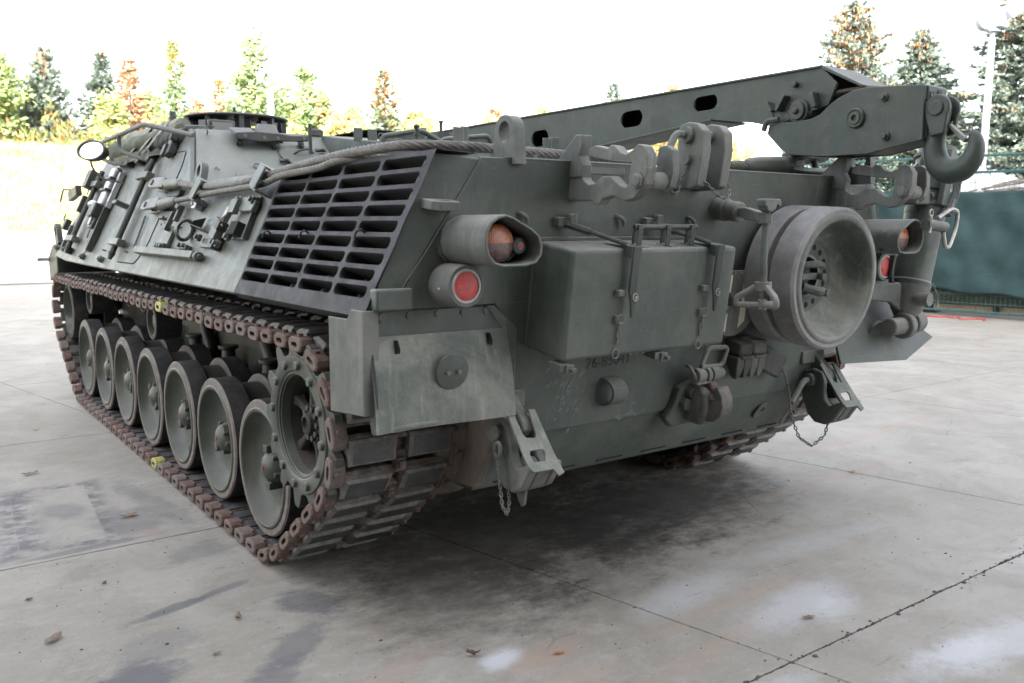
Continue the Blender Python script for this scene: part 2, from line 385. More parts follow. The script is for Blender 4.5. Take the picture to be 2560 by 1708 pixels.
def dirt_material():
    t = NT('joint_dirt')
    n = t.noise(60, 6, 0.75)
    c = t.mix(t.ramp(n, 0.3, 0.7), (0.028, 0.025, 0.022), (0.10, 0.085, 0.068))
    t.bump(n, 0.6, 0.01)
    return t.done(c, 0.95)
M['dirt'] = dirt_material()

def terrain_material():
    t = NT('dry_grass_bank')
    x, y, z = t.sep(t.pos.outputs['Position'])
    n = t.noise(0.5, 6, 0.7); m2 = t.noise(3.0, 6, 0.75); m3 = t.noise(14, 4, 0.7)
    c = t.mix(t.ramp(n, 0.35, 0.65), (0.30, 0.27, 0.12), (0.38, 0.34, 0.18))
    c = t.mix(t.math('MULTIPLY', t.ramp(m2, 0.5, 0.66), 0.8), c, (0.17, 0.24, 0.05))
    c = t.mix(t.math('MULTIPLY', t.ramp(m3, 0.5, 0.75), 0.4), c, (0.42, 0.36, 0.22))
    g = t.ramp(z, 0.9, 1.5)
    grav = t.mix(t.ramp(m3, 0.3, 0.7), (0.36, 0.35, 0.33), (0.48, 0.47, 0.45))
    c = t.mix(g, grav, c)
    t.bump(m3, 0.6, 0.1)
    return t.done(c, 0.9, 0, 0.2)
M['terrain'] = terrain_material()

# ------------------------------------------------------------------ mesh builder
class MB:
    def __init__(self):
        self.bm = bmesh.new(); self.m = 0
    def face(self, vs):
        try:
            f = self.bm.faces.new(vs); f.material_index = self.m; return f
        except ValueError:
            return None
    def v(self, p): return self.bm.verts.new(p)
    def poly(self, pts): return self.face([self.v(p) for p in pts])
    def prism(self, pts, vec):
        vec = Vector(vec)
        a = [self.v(p) for p in pts]; b = [self.v(Vector(p)+vec) for p in pts]
        n = len(a)
        self.face(a); self.face(b[::-1])
        for i in range(n): self.face([a[i], b[i], b[(i+1) % n], a[(i+1) % n]])
        return self
    def loft(self, loops, caps=True, closed=True):
        L = [[self.v(p) for p in lp] for lp in loops]
        for a, b in zip(L, L[1:]):
            n = len(a)
            for i in range(n if closed else n-1):
                self.face([a[i], b[i], b[(i+1) % n], a[(i+1) % n]])
        if caps: self.face(L[0]); self.face(L[-1][::-1])
        return self
    def box(self, c, s, R=None):
        c = Vector(c); h = Vector(s)*0.5
        def q(x, y, z):
            d = Vector((x*h.x, y*h.y, z*h.z))
            return c + (R @ d if R is not None else d)
        self.loft([[q(-1, -1, k), q(1, -1, k), q(1, 1, k), q(-1, 1, k)] for k in (-1, 1)])
        return self
    def cyl(self, a, b, r, r2=None, n=16, caps=True):
        a = Vector(a); b = Vector(b); r2 = r if r2 is None else r2
        z = (b-a).normalized(); x = z.orthogonal().normalized(); y = z.cross(x)
        self.loft([[p + k*(cos(2*pi*i/n)*x + sin(2*pi*i/n)*y) for i in range(n)] for p, k in ((a, r), (b, r2))], caps)
        return self
    def tube(self, pts, r, n=8, closed=False, caps=True):
        pts = [Vector(p) for p in pts]; N = len(pts)
        loops = []; x = None
        for i, p in enumerate(pts):
            if closed: t = pts[(i+1) % N] - pts[i-1]
            else: t = pts[min(i+1, N-1)] - pts[max(i-1, 0)]
            t.normalize()
            if x is None: x = t.orthogonal().normalized()
            x = (x - t*x.dot(t)).normalized(); y = t.cross(x)
            rr = r[i] if isinstance(r, (list, tuple)) else r
            loops.append([p + rr*(cos(2*pi*k/n)*x + sin(2*pi*k/n)*y) for k in range(n)])
        if closed: loops.append(loops[0]); return self.loft_closed(loops[:-1])
        self.loft(loops, caps); return self
    def loft_closed(self, loops):
        L = [[self.v(p) for p in lp] for lp in loops]; N = len(L)
        for j in range(N):
            a, b = L[j], L[(j+1) % N]; n = len(a)
            for i in range(n): self.face([a[i], b[i], b[(i+1) % n], a[(i+1) % n]])
        return self
    def lathe(self, prof, origin, axis, n=32, closed=False, mats=None):
        """prof: (distance along axis, radius)"""
        o = Vector(origin); z = Vector(axis).normalized(); x = z.orthogonal().normalized(); y = z.cross(x)
        L = []
        for t, r in prof:
            L.append([self.v(o+z*t)] if r <= 1e-6 else [self.v(o+z*t+r*(cos(2*pi*k/n)*x+sin(2*pi*k/n)*y)) for k in range(n)])
        pairs = list(zip(L, L[1:]))
        if closed: pairs.append((L[-1], L[0]))
        for j, (a, b) in enumerate(pairs):
            if mats: self.m = mats[j]
            for i in range(n):
                i2 = (i+1) % n
                if len(a) == 1 and len(b) == 1: continue
                if len(a) == 1: self.face([a[0], b[i2], b[i]])
                elif len(b) == 1: self.face([a[i], a[i2], b[0]])
                else: self.face([a[i], a[i2], b[i2], b[i]])
        return self
    def ball(self, c, s, n=12):
        c = Vector(c); s = Vector(s) if not isinstance(s, (int, float)) else Vector((s, s, s))
        loops = []
        m = max(4, n//2)
        for j in range(1, m):
            a = pi*j/m
            loops.append([c+Vector((s.x*sin(a)*cos(2*pi*i/n), s.y*sin(a)*sin(2*pi*i/n), -s.z*cos(a))) for i in range(n)])
        self.loft(loops, True); return self
    def chain(self, pts, ll=0.03, w=0.003, wid=0.42, n=5):
        """links of bent wire along a polyline"""
        pts = [Vector(p) for p in pts]
        seg = [0]
        for a, b in zip(pts, pts[1:]): seg.append(seg[-1]+(b-a).length)
        def at(s):
            for i in range(len(pts)-1):
                if s <= seg[i+1] or i == len(pts)-2:
                    k = (s-seg[i])/max(1e-9, seg[i+1]-seg[i]); return pts[i].lerp(pts[i+1], k)
        step = ll - 2*w*1.3
        N = max(1, int(seg[-1]/step))
        for i in range(N):
            a = at(i*step); b = at((i+1)*step)
            t = (b-a).normalized(); c = (a+b)/2
            x = t.orthogonal().normalized(); y = t.cross(x)
            ang = i*pi/2; u = cos(ang)*x+sin(ang)*y
            hl = ll/2-w; hw = ll*wid/2
            loop = []
            for k in range(10):
                th = 2*pi*k/10
                loop.append(c + t*(hl-hw)*(1 if cos(th) >= 0 else -1) + t*hw*cos(th) + u*hw*sin(th))
            self.tube(loop, w, n, closed=True)
        return self
    def build(self, name, mats, parent=None, bevel=0.0, seg=2, smooth=35, loc=None):
        bmesh.ops.remove_doubles(self.bm, verts=self.bm.verts, dist=1e-6)
        bmesh.ops.recalc_face_normals(self.bm, faces=self.bm.faces)
        me = bpy.data.meshes.new(name)
        self.bm.to_mesh(me); self.bm.free()
        if not isinstance(mats, (list, tuple)): mats = [mats]
        for mm in mats: me.materials.append(M[mm] if isinstance(mm, str) else mm)
        if smooth:
            me.polygons.foreach_set('use_smooth', [True]*len(me.polygons))
            try: me.set_sharp_from_angle(angle=radians(smooth))
            except Exception: pass
        o = bpy.data.objects.new(name, me)
        col.objects.link(o)
        if parent is not None: o.parent = parent
        if loc is not None: o.location = loc
        elif parent is not None and parent.parent is None: o.location = -parent.location
        if bevel:
            b = o.modifiers.new('bevel', 'BEVEL'); b.width = bevel; b.segments = seg
            b.limit_method = 'ANGLE'; b.angle_limit = radians(40)
            b.harden_normals = False
        return o

def thing(name, label, cat, loc=(0, 0, 0), group=None):
    o = bpy.data.objects.new(name, None); col.objects.link(o)
    o.location = loc; o.empty_display_size = 0.1
    return tag(o, label, cat, group)
def tag(o, label=None, cat=None, group=None, kind=None):
    if label: o['label'] = label
    if cat: o['category'] = cat
    if group: o['group'] = group
    if kind: o['kind'] = kind
    return o
def dup(o, parent, loc=None, rot=None, deep=True):
    c = o.copy(); col.objects.link(c); c.parent = parent
    if loc is not None: c.location = loc
    if rot is not None: c.rotation_euler = rot
    if deep:
        for ch in list(o.children): dup(ch, c)
    return c
def part(name, parent, loc=(0, 0, 0)):
    o = bpy.data.objects.new(name, None); col.objects.link(o); o.parent = parent; o.location = loc
    o.empty_display_size = 0.1
    return o

def spline(pts, n=8):
    """catmull-rom through points"""
    P = [Vector(p) for p in pts]; P = [P[0]*2-P[1]] + P + [P[-1]*2-P[-2]]
    out = []
    for i in range(1, len(P)-2):
        for k in range(n):
            t = k/n
            out.append(0.5*((2*P[i]) + (P[i+1]-P[i-1])*t + (2*P[i-1]-5*P[i]+4*P[i+1]-P[i+2])*t*t + (3*P[i]-P[i-1]-3*P[i+1]+P[i+2])*t**3))
    out.append(P[-2]); return out
def bend(pts, r=0.03, n=5):
    """polyline with rounded corners"""
    P = [Vector(p) for p in pts]; out = [P[0]]
    for a, b, c in zip(P, P[1:], P[2:]):
        d1 = (a-b); d2 = (c-b); k = min(r, d1.length*0.49, d2.length*0.49)
        p1 = b+d1.normalized()*k; p2 = b+d2.normalized()*k
        for i in range(n+1):
            t = i/n; out.append((1-t)**2*p1 + 2*t*(1-t)*b + t*t*p2)
    out.append(P[-1]); return out


# ------------------------------------------------------------------ setting: ground, slabs, bank
def sstep(a, b, x):
    t = max(0.0, min(1.0, (x-a)/(b-a))); return t*t*(3-2*t)
def terrain_h(x, y):
    dx, dy = x-CAM.x, y-CAM.y
    r = hypot(dx, dy); az = math.degrees(atan2(dx, dy))
    A = 1-0.86*sstep(46, 58, az)
    A *= 1-sstep(80, 110, az)
    A *= sstep(-110, -70, az)
    h = A*(1.35*sstep(27, 38, r)+4.9*sstep(38, 60, r))
    h += 0.10*A*sstep(38, 45, r)*(sin(x*0.9+1)*cos(y*0.7)+0.6*sin(x*2.1+y*1.3))
    return h-0.055
def make_ground():
    mb = MB()
    rs = [0, 12, 20, 26, 29, 31, 33, 35, 37, 39, 41, 43, 45, 47, 49, 51, 53, 55, 57, 59, 62, 66, 72, 85, 110, 160, 260, 450, 900]
    n = 180
    rows = []
    for r in rs:
        if r == 0: rows.append([mb.v((CAM.x, CAM.y, terrain_h(CAM.x, CAM.y)))]); continue
        rows.append([mb.v((CAM.x+r*sin(2*pi*k/n), CAM.y+r*cos(2*pi*k/n), terrain_h(CAM.x+r*sin(2*pi*k/n), CAM.y+r*cos(2*pi*k/n)))) for k in range(n)])
    for k in range(n): mb.face([rows[0][0], rows[1][k], rows[1][(k+1) % n]])
    for a, b in zip(rows[1:], rows[2:]):
        for k in range(n): mb.face([a[k], b[k], b[(k+1) % n], a[(k+1) % n]])
    tag(mb.build('ground', 'terrain', smooth=60), kind='structure')
make_ground()

def make_pavement():
    mb = MB()
    mb.box((9, 8, -0.045), (44, 46, 0.03))
    pave = tag(mb.build('pavement', 'dirt', smooth=0), kind='structure')
    ys = [-10.0, -7.42, -4.80, -2.18, 0.43, 2.97, 5.56, 8.2, 10.8, 13.4, 16.0, 18.6, 21.2, 23.8, 26.4]
    X = lambda i, y: -0.66 + 2.63*i - 0.205*(y+1)
    rnd = random.Random(3)
    for j in range(len(ys)-1):
        for i in range(-4, 14):
            y0, y1 = ys[j], ys[j+1]
            cy = (y0+y1)/2; cx = X(i+0.5, cy)
            dx, dy = cx-CAM.x, cy-CAM.y
            d = hypot(dx, dy); az = math.degrees(atan2(dx, dy))
            if d > 25 or (d > 12 and not -12 < az < 84): continue
            n = (110 if d < 5 else 40 if d < 7 else 14 if d < 10 else 5) if -30 < az < 100 else 4
            wide = 0.0095 if j == 2 else 0.005
            jit = 0.0035 if d < 10 else 0.002
            c = [(X(i, y0), y0), (X(i+1, y0), y0), (X(i+1, y1), y1), (X(i, y1), y1)]
            gap = [0.0052 if abs(y0+2.18) < .01 else 0.0036, 0.003, 0.0052 if abs(y1+2.18) < .01 else 0.0036, 0.003]
            inw = [(0, 1), (-1, 0), (0, -1), (1, 0)]
            pts = []
            for e in range(4):
                a, b = c[e], c[(e+1) % 4]; k = inw[e]; kp = inw[e-1]; kn = inw[(e+1) % 4]
                ph = [rnd.uniform(0, 6.28) for _ in range(4)]; wide = gap[e] > .005
                for s in range(n):
                    f = s/n
                    px = a[0]+(b[0]-a[0])*f; py = a[1]+(b[1]-a[1])*f
                    L = f*2.6
                    w = sin(L*2.3+ph[0])+.8*sin(L*5.1+ph[1])+.6*sin(L*11+ph[2])+.4*sin(L*23+ph[3])
                    chip = max(0, w-.7)*(.0075 if wide else .0012)*(.6+.8*rnd.random())
                    o = gap[e]*(.55 if wide else .8)+abs(rnd.gauss(0, jit))*0.45+chip
                    px += k[0]*o; py += k[1]*o
                    if s == 0: px += kp[0]*gap[e-1]; py += kp[1]*gap[e-1]
                    pts.append((px, py, 0.0))
            m = MB(); m.prism(pts, (0, 0, -0.026))
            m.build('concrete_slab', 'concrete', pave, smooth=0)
    # crumbs of broken concrete lying in the wide joint
    m = MB()
    for k in range(700):
        x = rnd.uniform(-1.0, 3.0); y = -2.18+rnd.gauss(0, 0.006 if rnd.random() < .7 else .025)
        r = abs(rnd.gauss(0, 0.0035))+0.0015
        m.ball((x, y, -0.008+rnd.random()*0.008), (r*1.3, r, r*0.8), 5)
    for k in range(260):
        f = rnd.random(); y = -3.0+f*5.5; x = X(0, y)+rnd.gauss(0, 0.012 if rnd.random() < .7 else .06)
        r = abs(rnd.gauss(0, 0.0025))+0.001
        m.ball((x, y, 0.0005 if rnd.random() < .5 else -0.006), (r*1.4, r, r*0.7), 5)
    for k in range(420):
        x = rnd.uniform(-3.0, 2.5); y = rnd.uniform(-2.9, 1.5)
        r = abs(rnd.gauss(0, 0.0018))+0.0008
        m.ball((x, y, 0.0006), (r*1.5, r, r*0.7), 5)
    tag(m.build('grit', 'dirt', smooth=40), kind='stuff')
make_pavement()

def make_shade_building():  # unseen blocker, added to keep the sun off the yard and vehicle
    b = thing('shade_building', 'tall brown clad block added unseen behind the camera to shade the yard', 'building', (0, -20, 0))
    m = MB(); m.box((-21.5, -21, 9.5), (47, 19, 19)); m.build('wall', 'dark_cladding', b)
    m = MB(); m.box((-29, -7.2, 9.5), (30, 8.6, 19)); m.build('shade_wing', 'dark_cladding', b)  # added wing, keeps light off the left-facing faces at the rear
    m = MB(); m.prism([(-45.2, -31, 19), (2.3, -31, 19), (2.3, -20, 20.4), (-45.2, -20, 20.4)], (0, 0, 0.25))
    m.prism([(-45.2, -11.3, 19), (2.3, -11.3, 19), (2.3, -20, 20.4), (-45.2, -20, 20.4)], (0, 0, 0.26)); m.build('roof', 'building', b)
    for x in (-9, -1):
        m = MB(); m.box((x, -11.46, 3), (6, 0.1, 6)); m.build('door', 'paint_dark', b)
make_shade_building()

# ------------------------------------------------------------------ trees
def needle_spray(mb, p, d, L, w, rnd):
    d = Vector(d).normalized()
    for k in range(3):
        dd = (d + Vector((rnd.uniform(-.8, .8), rnd.uniform(-.8, .8), rnd.uniform(-.6, .5)))).normalized()
        s = dd.cross(Vector((rnd.uniform(-1, 1), rnd.uniform(-1, 1), rnd.uniform(-1, 1)))).normalized()*w*rnd.uniform(.6, 1.2)
        l = L*rnd.uniform(.6, 1.2)
        mb.poly([p, p+dd*l*0.45+s, p+dd*l, p+dd*l*0.45-s])
def spruce(az, dist, top_el, half_el, label, needle='needle_blue', top='cone', topfrac=0.3, dens=1.0, seed=1, group=None, sparse=0.0, name='spruce_tree', taper=0.72):
    rnd = random.Random(seed)
    a = radians(az)
    x, y = CAM.x+dist*sin(a), CAM.y+dist*cos(a)
    z0 = terrain_h(x, y)
    H = CAM.z+dist*tan(radians(top_el))-z0
    R = dist*tan(radians(half_el))
    t = thing(name, label, 'tree', (x, y, z0), group)
    m = MB(); m.tube([(0, 0, -0.1), (0.02, 0, H*0.5), (0, 0.02, H*0.97)], [H*0.022, H*0.013, 0.01], 8)
    crown = MB()
    nw = max(12, int(H/0.26))
    sz = max(0.17, dist*0.0056)
    for w in range(nw):
        f = (w+0.4)/nw
        z = H*(0.05+0.93*f)
        rr = R*(1-f)**taper*rnd.uniform(.80, 1.12)+0.06
        nb = max(5, int((9-4*f)*dens))
        a0 = rnd.uniform(0, 6.28)
        for q in range(int(5*dens)):
            an = rnd.uniform(0, 6.28); k = rr*rnd.uniform(.05, .35)
            crown.m = 0; needle_spray(crown, Vector((cos(an)*k, sin(an)*k, z+rnd.uniform(-.12, .12))), (cos(an), sin(an), -.2), sz*1.3, sz*.34, rnd)
        for b in range(nb):
            if rnd.random() < sparse*(0.5+f): continue
            an = a0+2*pi*b/nb+rnd.uniform(-.3, .3)
            L = rr*rnd.uniform(.65, 1.12)
            up = 0.25*f+0.02
            pts = []
            for q in range(5):
                s = q/4
                pts.append(Vector((cos(an)*L*s, sin(an)*L*s, z + L*(up*s - 0.34*s*(1-0.75*s)*(1-f)))))
            m.tube(pts, [0.02*(1-f)+0.006]*4+[0.004], 4)
            ns = max(4, int(L/(sz*0.30)*dens))
            for q in range(ns):
                s = (0.16+0.84*(q+rnd.random())/ns)
                k = min(3, int(s*4)); p = pts[k].lerp(pts[k+1], s*4-k)
                d = (pts[k+1]-pts[k])
                side = Vector((-sin(an), cos(an), 0))*rnd.choice((-1, 1))
                off = side*rnd.uniform(0, .35)*L*(1-s)*0.9
                istop = f > 1-topfrac*rnd.uniform(.75, 1.3) and rnd.random() < (0.62 if top != 'cone' else 0.34)
                crown.m = 1 if istop or rnd.random() < topfrac*0.06 else 0
                if crown.m == 1 and top == 'cone':
                    q0 = p+off
                    for _ in range(3):
                        qq = q0+Vector((rnd.uniform(-.5, .5), rnd.uniform(-.5, .5), rnd.uniform(-.2, .2)))*sz
                        crown.cyl(qq, qq-Vector((0, 0, sz*0.62)), sz*0.11, sz*0.06, 5)
                    crown.m = 0
                    needle_spray(crown, q0, d.normalized()+side*0.6, sz, sz*0.2, rnd)
                else:
                    needle_spray(crown, p+off, d.normalized()+side*0.6, sz*1.25, sz*0.27, rnd)
    m.build('trunk', 'bark', t, loc=(0, 0, 0))
    crown.build('crown', [needle, top], t, smooth=0, loc=(0, 0, 0))
    return t

def leafy(az, dist, top_el, half_el, label, mats=('leaf_pale', 'leaf_lime'), seed=1, dens=1.0, group=None, base_f=0.12, name='broadleaf_tree', cone=0.6):
    rnd = random.Random(seed)
    a = radians(az); x, y = CAM.x+dist*sin(a), CAM.y+dist*cos(a); z0 = terrain_h(x, y)
    H = CAM.z+dist*tan(radians(top_el))-z0; R = dist*tan(radians(half_el))
    t = thing(name, label, 'tree', (x, y, z0), group)
    m = MB(); m.tube([(0, 0, -.1), (.05*R, .03*R, H*.4), (0, 0, H*.93)], [H*.022, H*.014, .01], 7)
    crown = MB(); sz = max(.09, dist*.0030)
    for k in range(int(46*dens)):
        f = rnd.uniform(base_f, 1)
        z = H*f; prof = (sin(pi*min(1, max(.04, (f-base_f)/(1-base_f)*.86+.12)))**cone)
        L = R*prof*rnd.uniform(.5, 1.12); an = rnd.uniform(0, 6.28)
        p0 = Vector((0, 0, max(.1, z-L*.7))); p1 = Vector((cos(an)*L, sin(an)*L, z))
        mid = p0.lerp(p1, .5)+Vector((0, 0, -.1*L))
        m.tube([p0, mid, p1], [.03, .02, .006], 4)
        for c in range(int(62*(.5+L/R*.6))):
            s = rnd.uniform(.25, 1.08)
            p = p0.lerp(p1, s)+Vector((rnd.gauss(0, 1), rnd.gauss(0, 1), rnd.gauss(0, .8)))*(.13*R+.06)
            u = Vector((rnd.gauss(0, 1), rnd.gauss(0, 1), rnd.gauss(0, .6))).normalized(); w = u.orthogonal().normalized()
            k2 = sz*rnd.uniform(.6, 1.35)
            crown.m = 0 if rnd.random() < .68 else 1
            crown.poly([p-u*k2, p+w*k2*.55, p+u*k2, p-w*k2*.55])
    m.build('trunk', 'bark', t, loc=(0, 0, 0)); crown.build('crown', list(mats), t, smooth=0, loc=(0, 0, 0))
    return t

spruce(8.6, 60, 9.75, 2.0, 'stout blue spruce with a rusty brown top at the left edge of the bank', seed=11, topfrac=.26, sparse=.05)
spruce(11.55, 63, 9.85, 1.55, 'narrow dark blue spruce, second conifer from the left on the bank', topfrac=.05, seed=12, sparse=.12)
spruce(13.0, 60, 9.5, 1.45, 'thin orange brown dying spruce, third conifer from the left', 'dead_needle', 'dead_needle', .6, .75, 13, sparse=.22)
spruce(15.5, 64, 10.7, 1.4, 'sparse yellowish pine left of the dark turret hatch', 'leaf_pale', 'leaf_yellow', .35, .7, 14, sparse=.30, name='pine_tree')
spruce(18.0, 61, 8.9, 1.15, 'reddish brown dead spruce behind the rolled canvas rack', 'dead_needle', 'cone', .7, .75, 15, sparse=.28)
leafy(11.9, 57, 7.3, 1.15, 'lime green young tree in front of the narrow blue spruce', ('leaf_lime', 'leaf_yellow'), 21, 1.0, base_f=.1)
leafy(6.2, 58, 9.2, 1.3, 'bright green leafy tree cut by the left picture edge', ('leaf_lime', 'leaf_pale'), 22, 1.0, base_f=.15)
leafy(20.1, 60, 11.5, 1.95, 'tall feathery pale green tree above the cupola', ('leaf_pale', 'leaf_lime'), 23, 1.7, base_f=.05, cone=.9)
leafy(22.9, 60, 9.5, 1.7, 'pale green tree right of the white post', ('leaf_pale', 'leaf_lime'), 24, 1.4, base_f=.05)
leafy(24.4, 58, 8.0, 1.0, 'half bare pinkish tree between green trees', ('leaf_pale', 'leaf_red'), 25, .45, base_f=.1)
spruce(28.0, 57, 9.6, 1.75, 'orange topped green spruce alone in the gap behind the engine deck', 'needle_green', 'dead_needle', .55, .9, 16, sparse=.2)
spruce(35.0, 58, 7.3, 1.0, 'small rust brown spruce above the middle of the crane boom', 'dead_needle', 'dead_needle', .5, .8, 17, sparse=.15)
spruce(42.6, 50, 8.9, 1.5, 'little blue spruce tip showing above the crane boom', 'needle_blue', 'needle_blue', .1, .9, 18)
spruce(46.3, 50, 8.7, 1.5, 'little spruce tip with a brown crown above the crane boom', 'leaf_yellow', 'dead_needle', .3, .9, 19)
spruce(48.9, 46, 5.6, 2.4, 'pale spruce under the boom beside the thin lamp post', 'needle_blue', 'needle_blue', .05, .9, 20)
spruce(56.9, 31, 13.2, 5.2, 'tall blue spruce with orange cones behind the boom head', 'needle_blue', 'cone', .30, 1.5, 31, sparse=.05, taper=.62)
spruce(60.6, 33, 11.4, 5.0, 'broad pale blue spruce above the crane hook', 'needle_blue', 'cone', .13, 1.5, 32)
spruce(66.4, 29, 15.5, 6.8, 'largest blue green spruce at the right edge behind the floodlight', 'needle_blue', 'cone', .26, 1.5, 33)
spruce(53.5, 34, 4.6, 3.4, 'low blue spruce partly hidden under the boom head', 'needle_blue', 'needle_blue', .04, 1.4, 34)
spruce(62.4, 40, 6.5, 3.2, 'short blue spruce far behind the hook', 'needle_blue', 'leaf_yellow', .04, 1.0, 35)
leafy(50.6, 44, 4.3, 1.7, 'yellow green round shrub under the boom', ('leaf_lime', 'leaf_yellow'), 41, 1.1, base_f=.02, name='shrub')
leafy(53.0, 40, 3.9, 1.4, 'golden shrub right of the thin lamp post', ('leaf_yellow', 'leaf_lime'), 42, 1.0, base_f=.02, name='shrub')

leafy(7.4, 66, 8.0, 1.5, 'pale green tree half hidden behind the stout blue spruce', ('leaf_pale', 'leaf_lime'), 51, .8, base_f=.05)
leafy(14.2, 68, 7.6, 1.3, 'yellow green young tree between the orange spruce and the sparse pine', ('leaf_pale', 'leaf_yellow'), 52, .7, base_f=.05)
leafy(16.9, 64, 7.4, 1.1, 'thin pinkish bush right of the sparse pine', ('leaf_red', 'leaf_pale'), 53, .45, base_f=.05)
leafy(21.6, 66, 8.6, 1.5, 'wide pale tree behind the white post', ('leaf_pale', 'leaf_lime'), 54, .9, base_f=.05)
leafy(25.9, 62, 7.1, 1.4, 'low yellow green tree left of the lone orange topped spruce', ('leaf_lime', 'leaf_red'), 55, .8, base_f=.03)
leafy(30.2, 60, 7.0, 1.3, 'golden low tree right of the lone orange topped spruce', ('leaf_yellow', 'leaf_lime'), 56, .8, base_f=.03)
leafy(38.0, 56, 7.6, 1.3, 'faint yellow green tree top right of the small rust brown spruce', ('leaf_yellow', 'leaf_lime'), 57, .7, base_f=.03)
def dead_tree():
    rnd = random.Random(60); p = pol_(17.6, 59); p.z = terrain_h(p.x, p.y)
    t = thing('dead_tree', 'bare grey tree with thin spreading branches by the reddish spruce', 'tree', p)
    m = MB(); m.tube([p, p+Vector((.05, 0, 2.4)), p+Vector((0, .05, 4.2))], [.07, .05, .015], 6); m.build('trunk', 'branch', t)
    m = MB()
    for k in range(46):
        z = rnd.uniform(.8, 3.9); a = rnd.uniform(0, 6.28); L = rnd.uniform(.6, 1.7)*(1-z/6)
        q = p+Vector((0, 0, z)); m.tube([q, q+Vector((cos(a)*L*.5, sin(a)*L*.5, .22*L)), q+Vector((cos(a)*L, sin(a)*L, .5*L))], [.02, .014, .006], 4)
    tag(m.build('branches', 'branch', t), kind='stuff')
def pol_(az, d): return Vector((CAM.x+d*sin(radians(az)), CAM.y+d*cos(radians(az)), 0))
dead_tree()

def thicket():
    rnd = random.Random(99); mb = MB()
    for k in range(9500):
        az = rnd.uniform(22, 52); d = rnd.uniform(54, 62)
        top = 6.2+0.55*sin(az*1.3)+0.45*sin(az*3.1+1)-1.1*sstep(44, 50, az)
        z = rnd.random()**0.8
        a = radians(az); x, y = CAM.x+d*sin(a), CAM.y+d*cos(a)
        zb = terrain_h(x, y); zt = CAM.z+d*tan(radians(top+rnd.gauss(0, .25)))
        p = Vector((x, y, zb+(zt-zb)*z))
        u = Vector((rnd.gauss(0, 1), rnd.gauss(0, 1), rnd.gauss(0, .8))).normalized(); w = u.orthogonal().normalized()
        s = rnd.uniform(.12, .28)
        c = sin(az*0.8)*.5+.5
        mb.m = rnd.choices((0, 1, 2), (1.0, .5+c, .25))[0]
        mb.poly([p-u*s, p+w*s*.6, p+u*s, p-w*s*.6])
    tag(mb.build('thicket', ['leaf_lime', 'leaf_yellow', 'leaf_red'], smooth=0), kind='stuff')
thicket()
def undergrowth():
    rnd = random.Random(98); mb = MB()
    for k in range(6500):
        az = rnd.uniform(4, 27); d = rnd.uniform(57, 63); a = radians(az)
        x, y = CAM.x+d*sin(a), CAM.y+d*cos(a); zb = terrain_h(x, y)
        p = Vector((x, y, zb+rnd.random()**1.6*(1.5+.7*sin(az*2.3)+.5*sin(az*5.1+1)))) 
        u = Vector((rnd.gauss(0, .5), rnd.gauss(0, .5), 1)).normalized(); w = u.orthogonal().normalized(); s = rnd.uniform(.12, .3)
        mb.m = rnd.choices((0, 1, 2), (.8, 1.2, .35))[0]
        mb.poly([p-u*s, p+w*s*.4, p+u*s, p-w*s*.4])
    tag(mb.build('undergrowth', ['leaf_lime', 'straw', 'leaf_red'], smooth=0), kind='stuff')
undergrowth()
def grass():
    rnd = random.Random(97); mb = MB()
    for k in range(6500):
        az = rnd.uniform(3, 14); d = rnd.uniform(37, 58); a = radians(az)
        x, y = CAM.x+d*sin(a), CAM.y+d*cos(a); zb = terrain_h(x, y)
        clump = sin(x*.8+2)*cos(y*.6)+rnd.gauss(0, .5)
        mb.m = 0 if clump > .6 else 1
        for q in range(2):
            h = rnd.uniform(.10, .30); an = rnd.uniform(0, 6.28); w = .05
            b = Vector((x+rnd.gauss(0, .1), y+rnd.gauss(0, .1), zb-.02))
            mb.poly([b+Vector((cos(an)*w, sin(an)*w, 0)), b-Vector((cos(an)*w, sin(an)*w, 0)), b+Vector((rnd.gauss(0, .08), rnd.gauss(0, .08), h))])
    tag(mb.build('grass', ['leaf_lime', 'straw'], smooth=0), kind='stuff')
grass()

# ------------------------------------------------------------------ lamp posts and fence
def pol(az, d, z=0.0):
    a = radians(az); return Vector((CAM.x+d*sin(a), CAM.y+d*cos(a), z))
def post_square():
    p = pol(21.0, 52); p.z = terrain_h(p.x, p.y); H = CAM.z+52*tan(radians(8.1))-p.z
    t = thing('light_post', 'white square post with a short slanted arm in front of the green trees', 'lamp post', p)
    m = MB(); m.box((p.x, p.y, p.z+H/2), (.26, .26, H)); m.build('pole', 'white_paint', t)
    m = MB(); m.prism([p+Vector((-.1, 0, H-.12)), p+Vector((.75, -.3, H+.28)), p+Vector((.75, -.3, H+.44)), p+Vector((-.1, 0, H+.1))], (.1, .16, 0)); m.build('arm', 'white_paint', t)
post_square()
def post_thin():
    p = pol(50.75, 45); p.z = terrain_h(p.x, p.y); H = CAM.z+45*tan(radians(10.05))-p.z
    t = thing('street_lamp', 'thin grey street lamp with a long arm rising above the crane boom', 'lamp post', p)
    m = MB(); m.cyl(p, p+Vector((0, 0, H)), .075, .05, 10); m.build('pole', 'pole_grey', t)
    q = p+Vector((0, 0, H)); r = q+Vector((-.75, .6, .22))
    m = MB(); m.tube([q, q.lerp(r, .5)+Vector((0, 0, .04)), r], .03, 6); m.build('arm', 'pole_grey', t)
    m = MB(); m.box(r+Vector((-.15, .12, 0)), (.4, .22, .09)); m.build('lamp_head', 'pole_grey', t)
post_thin()
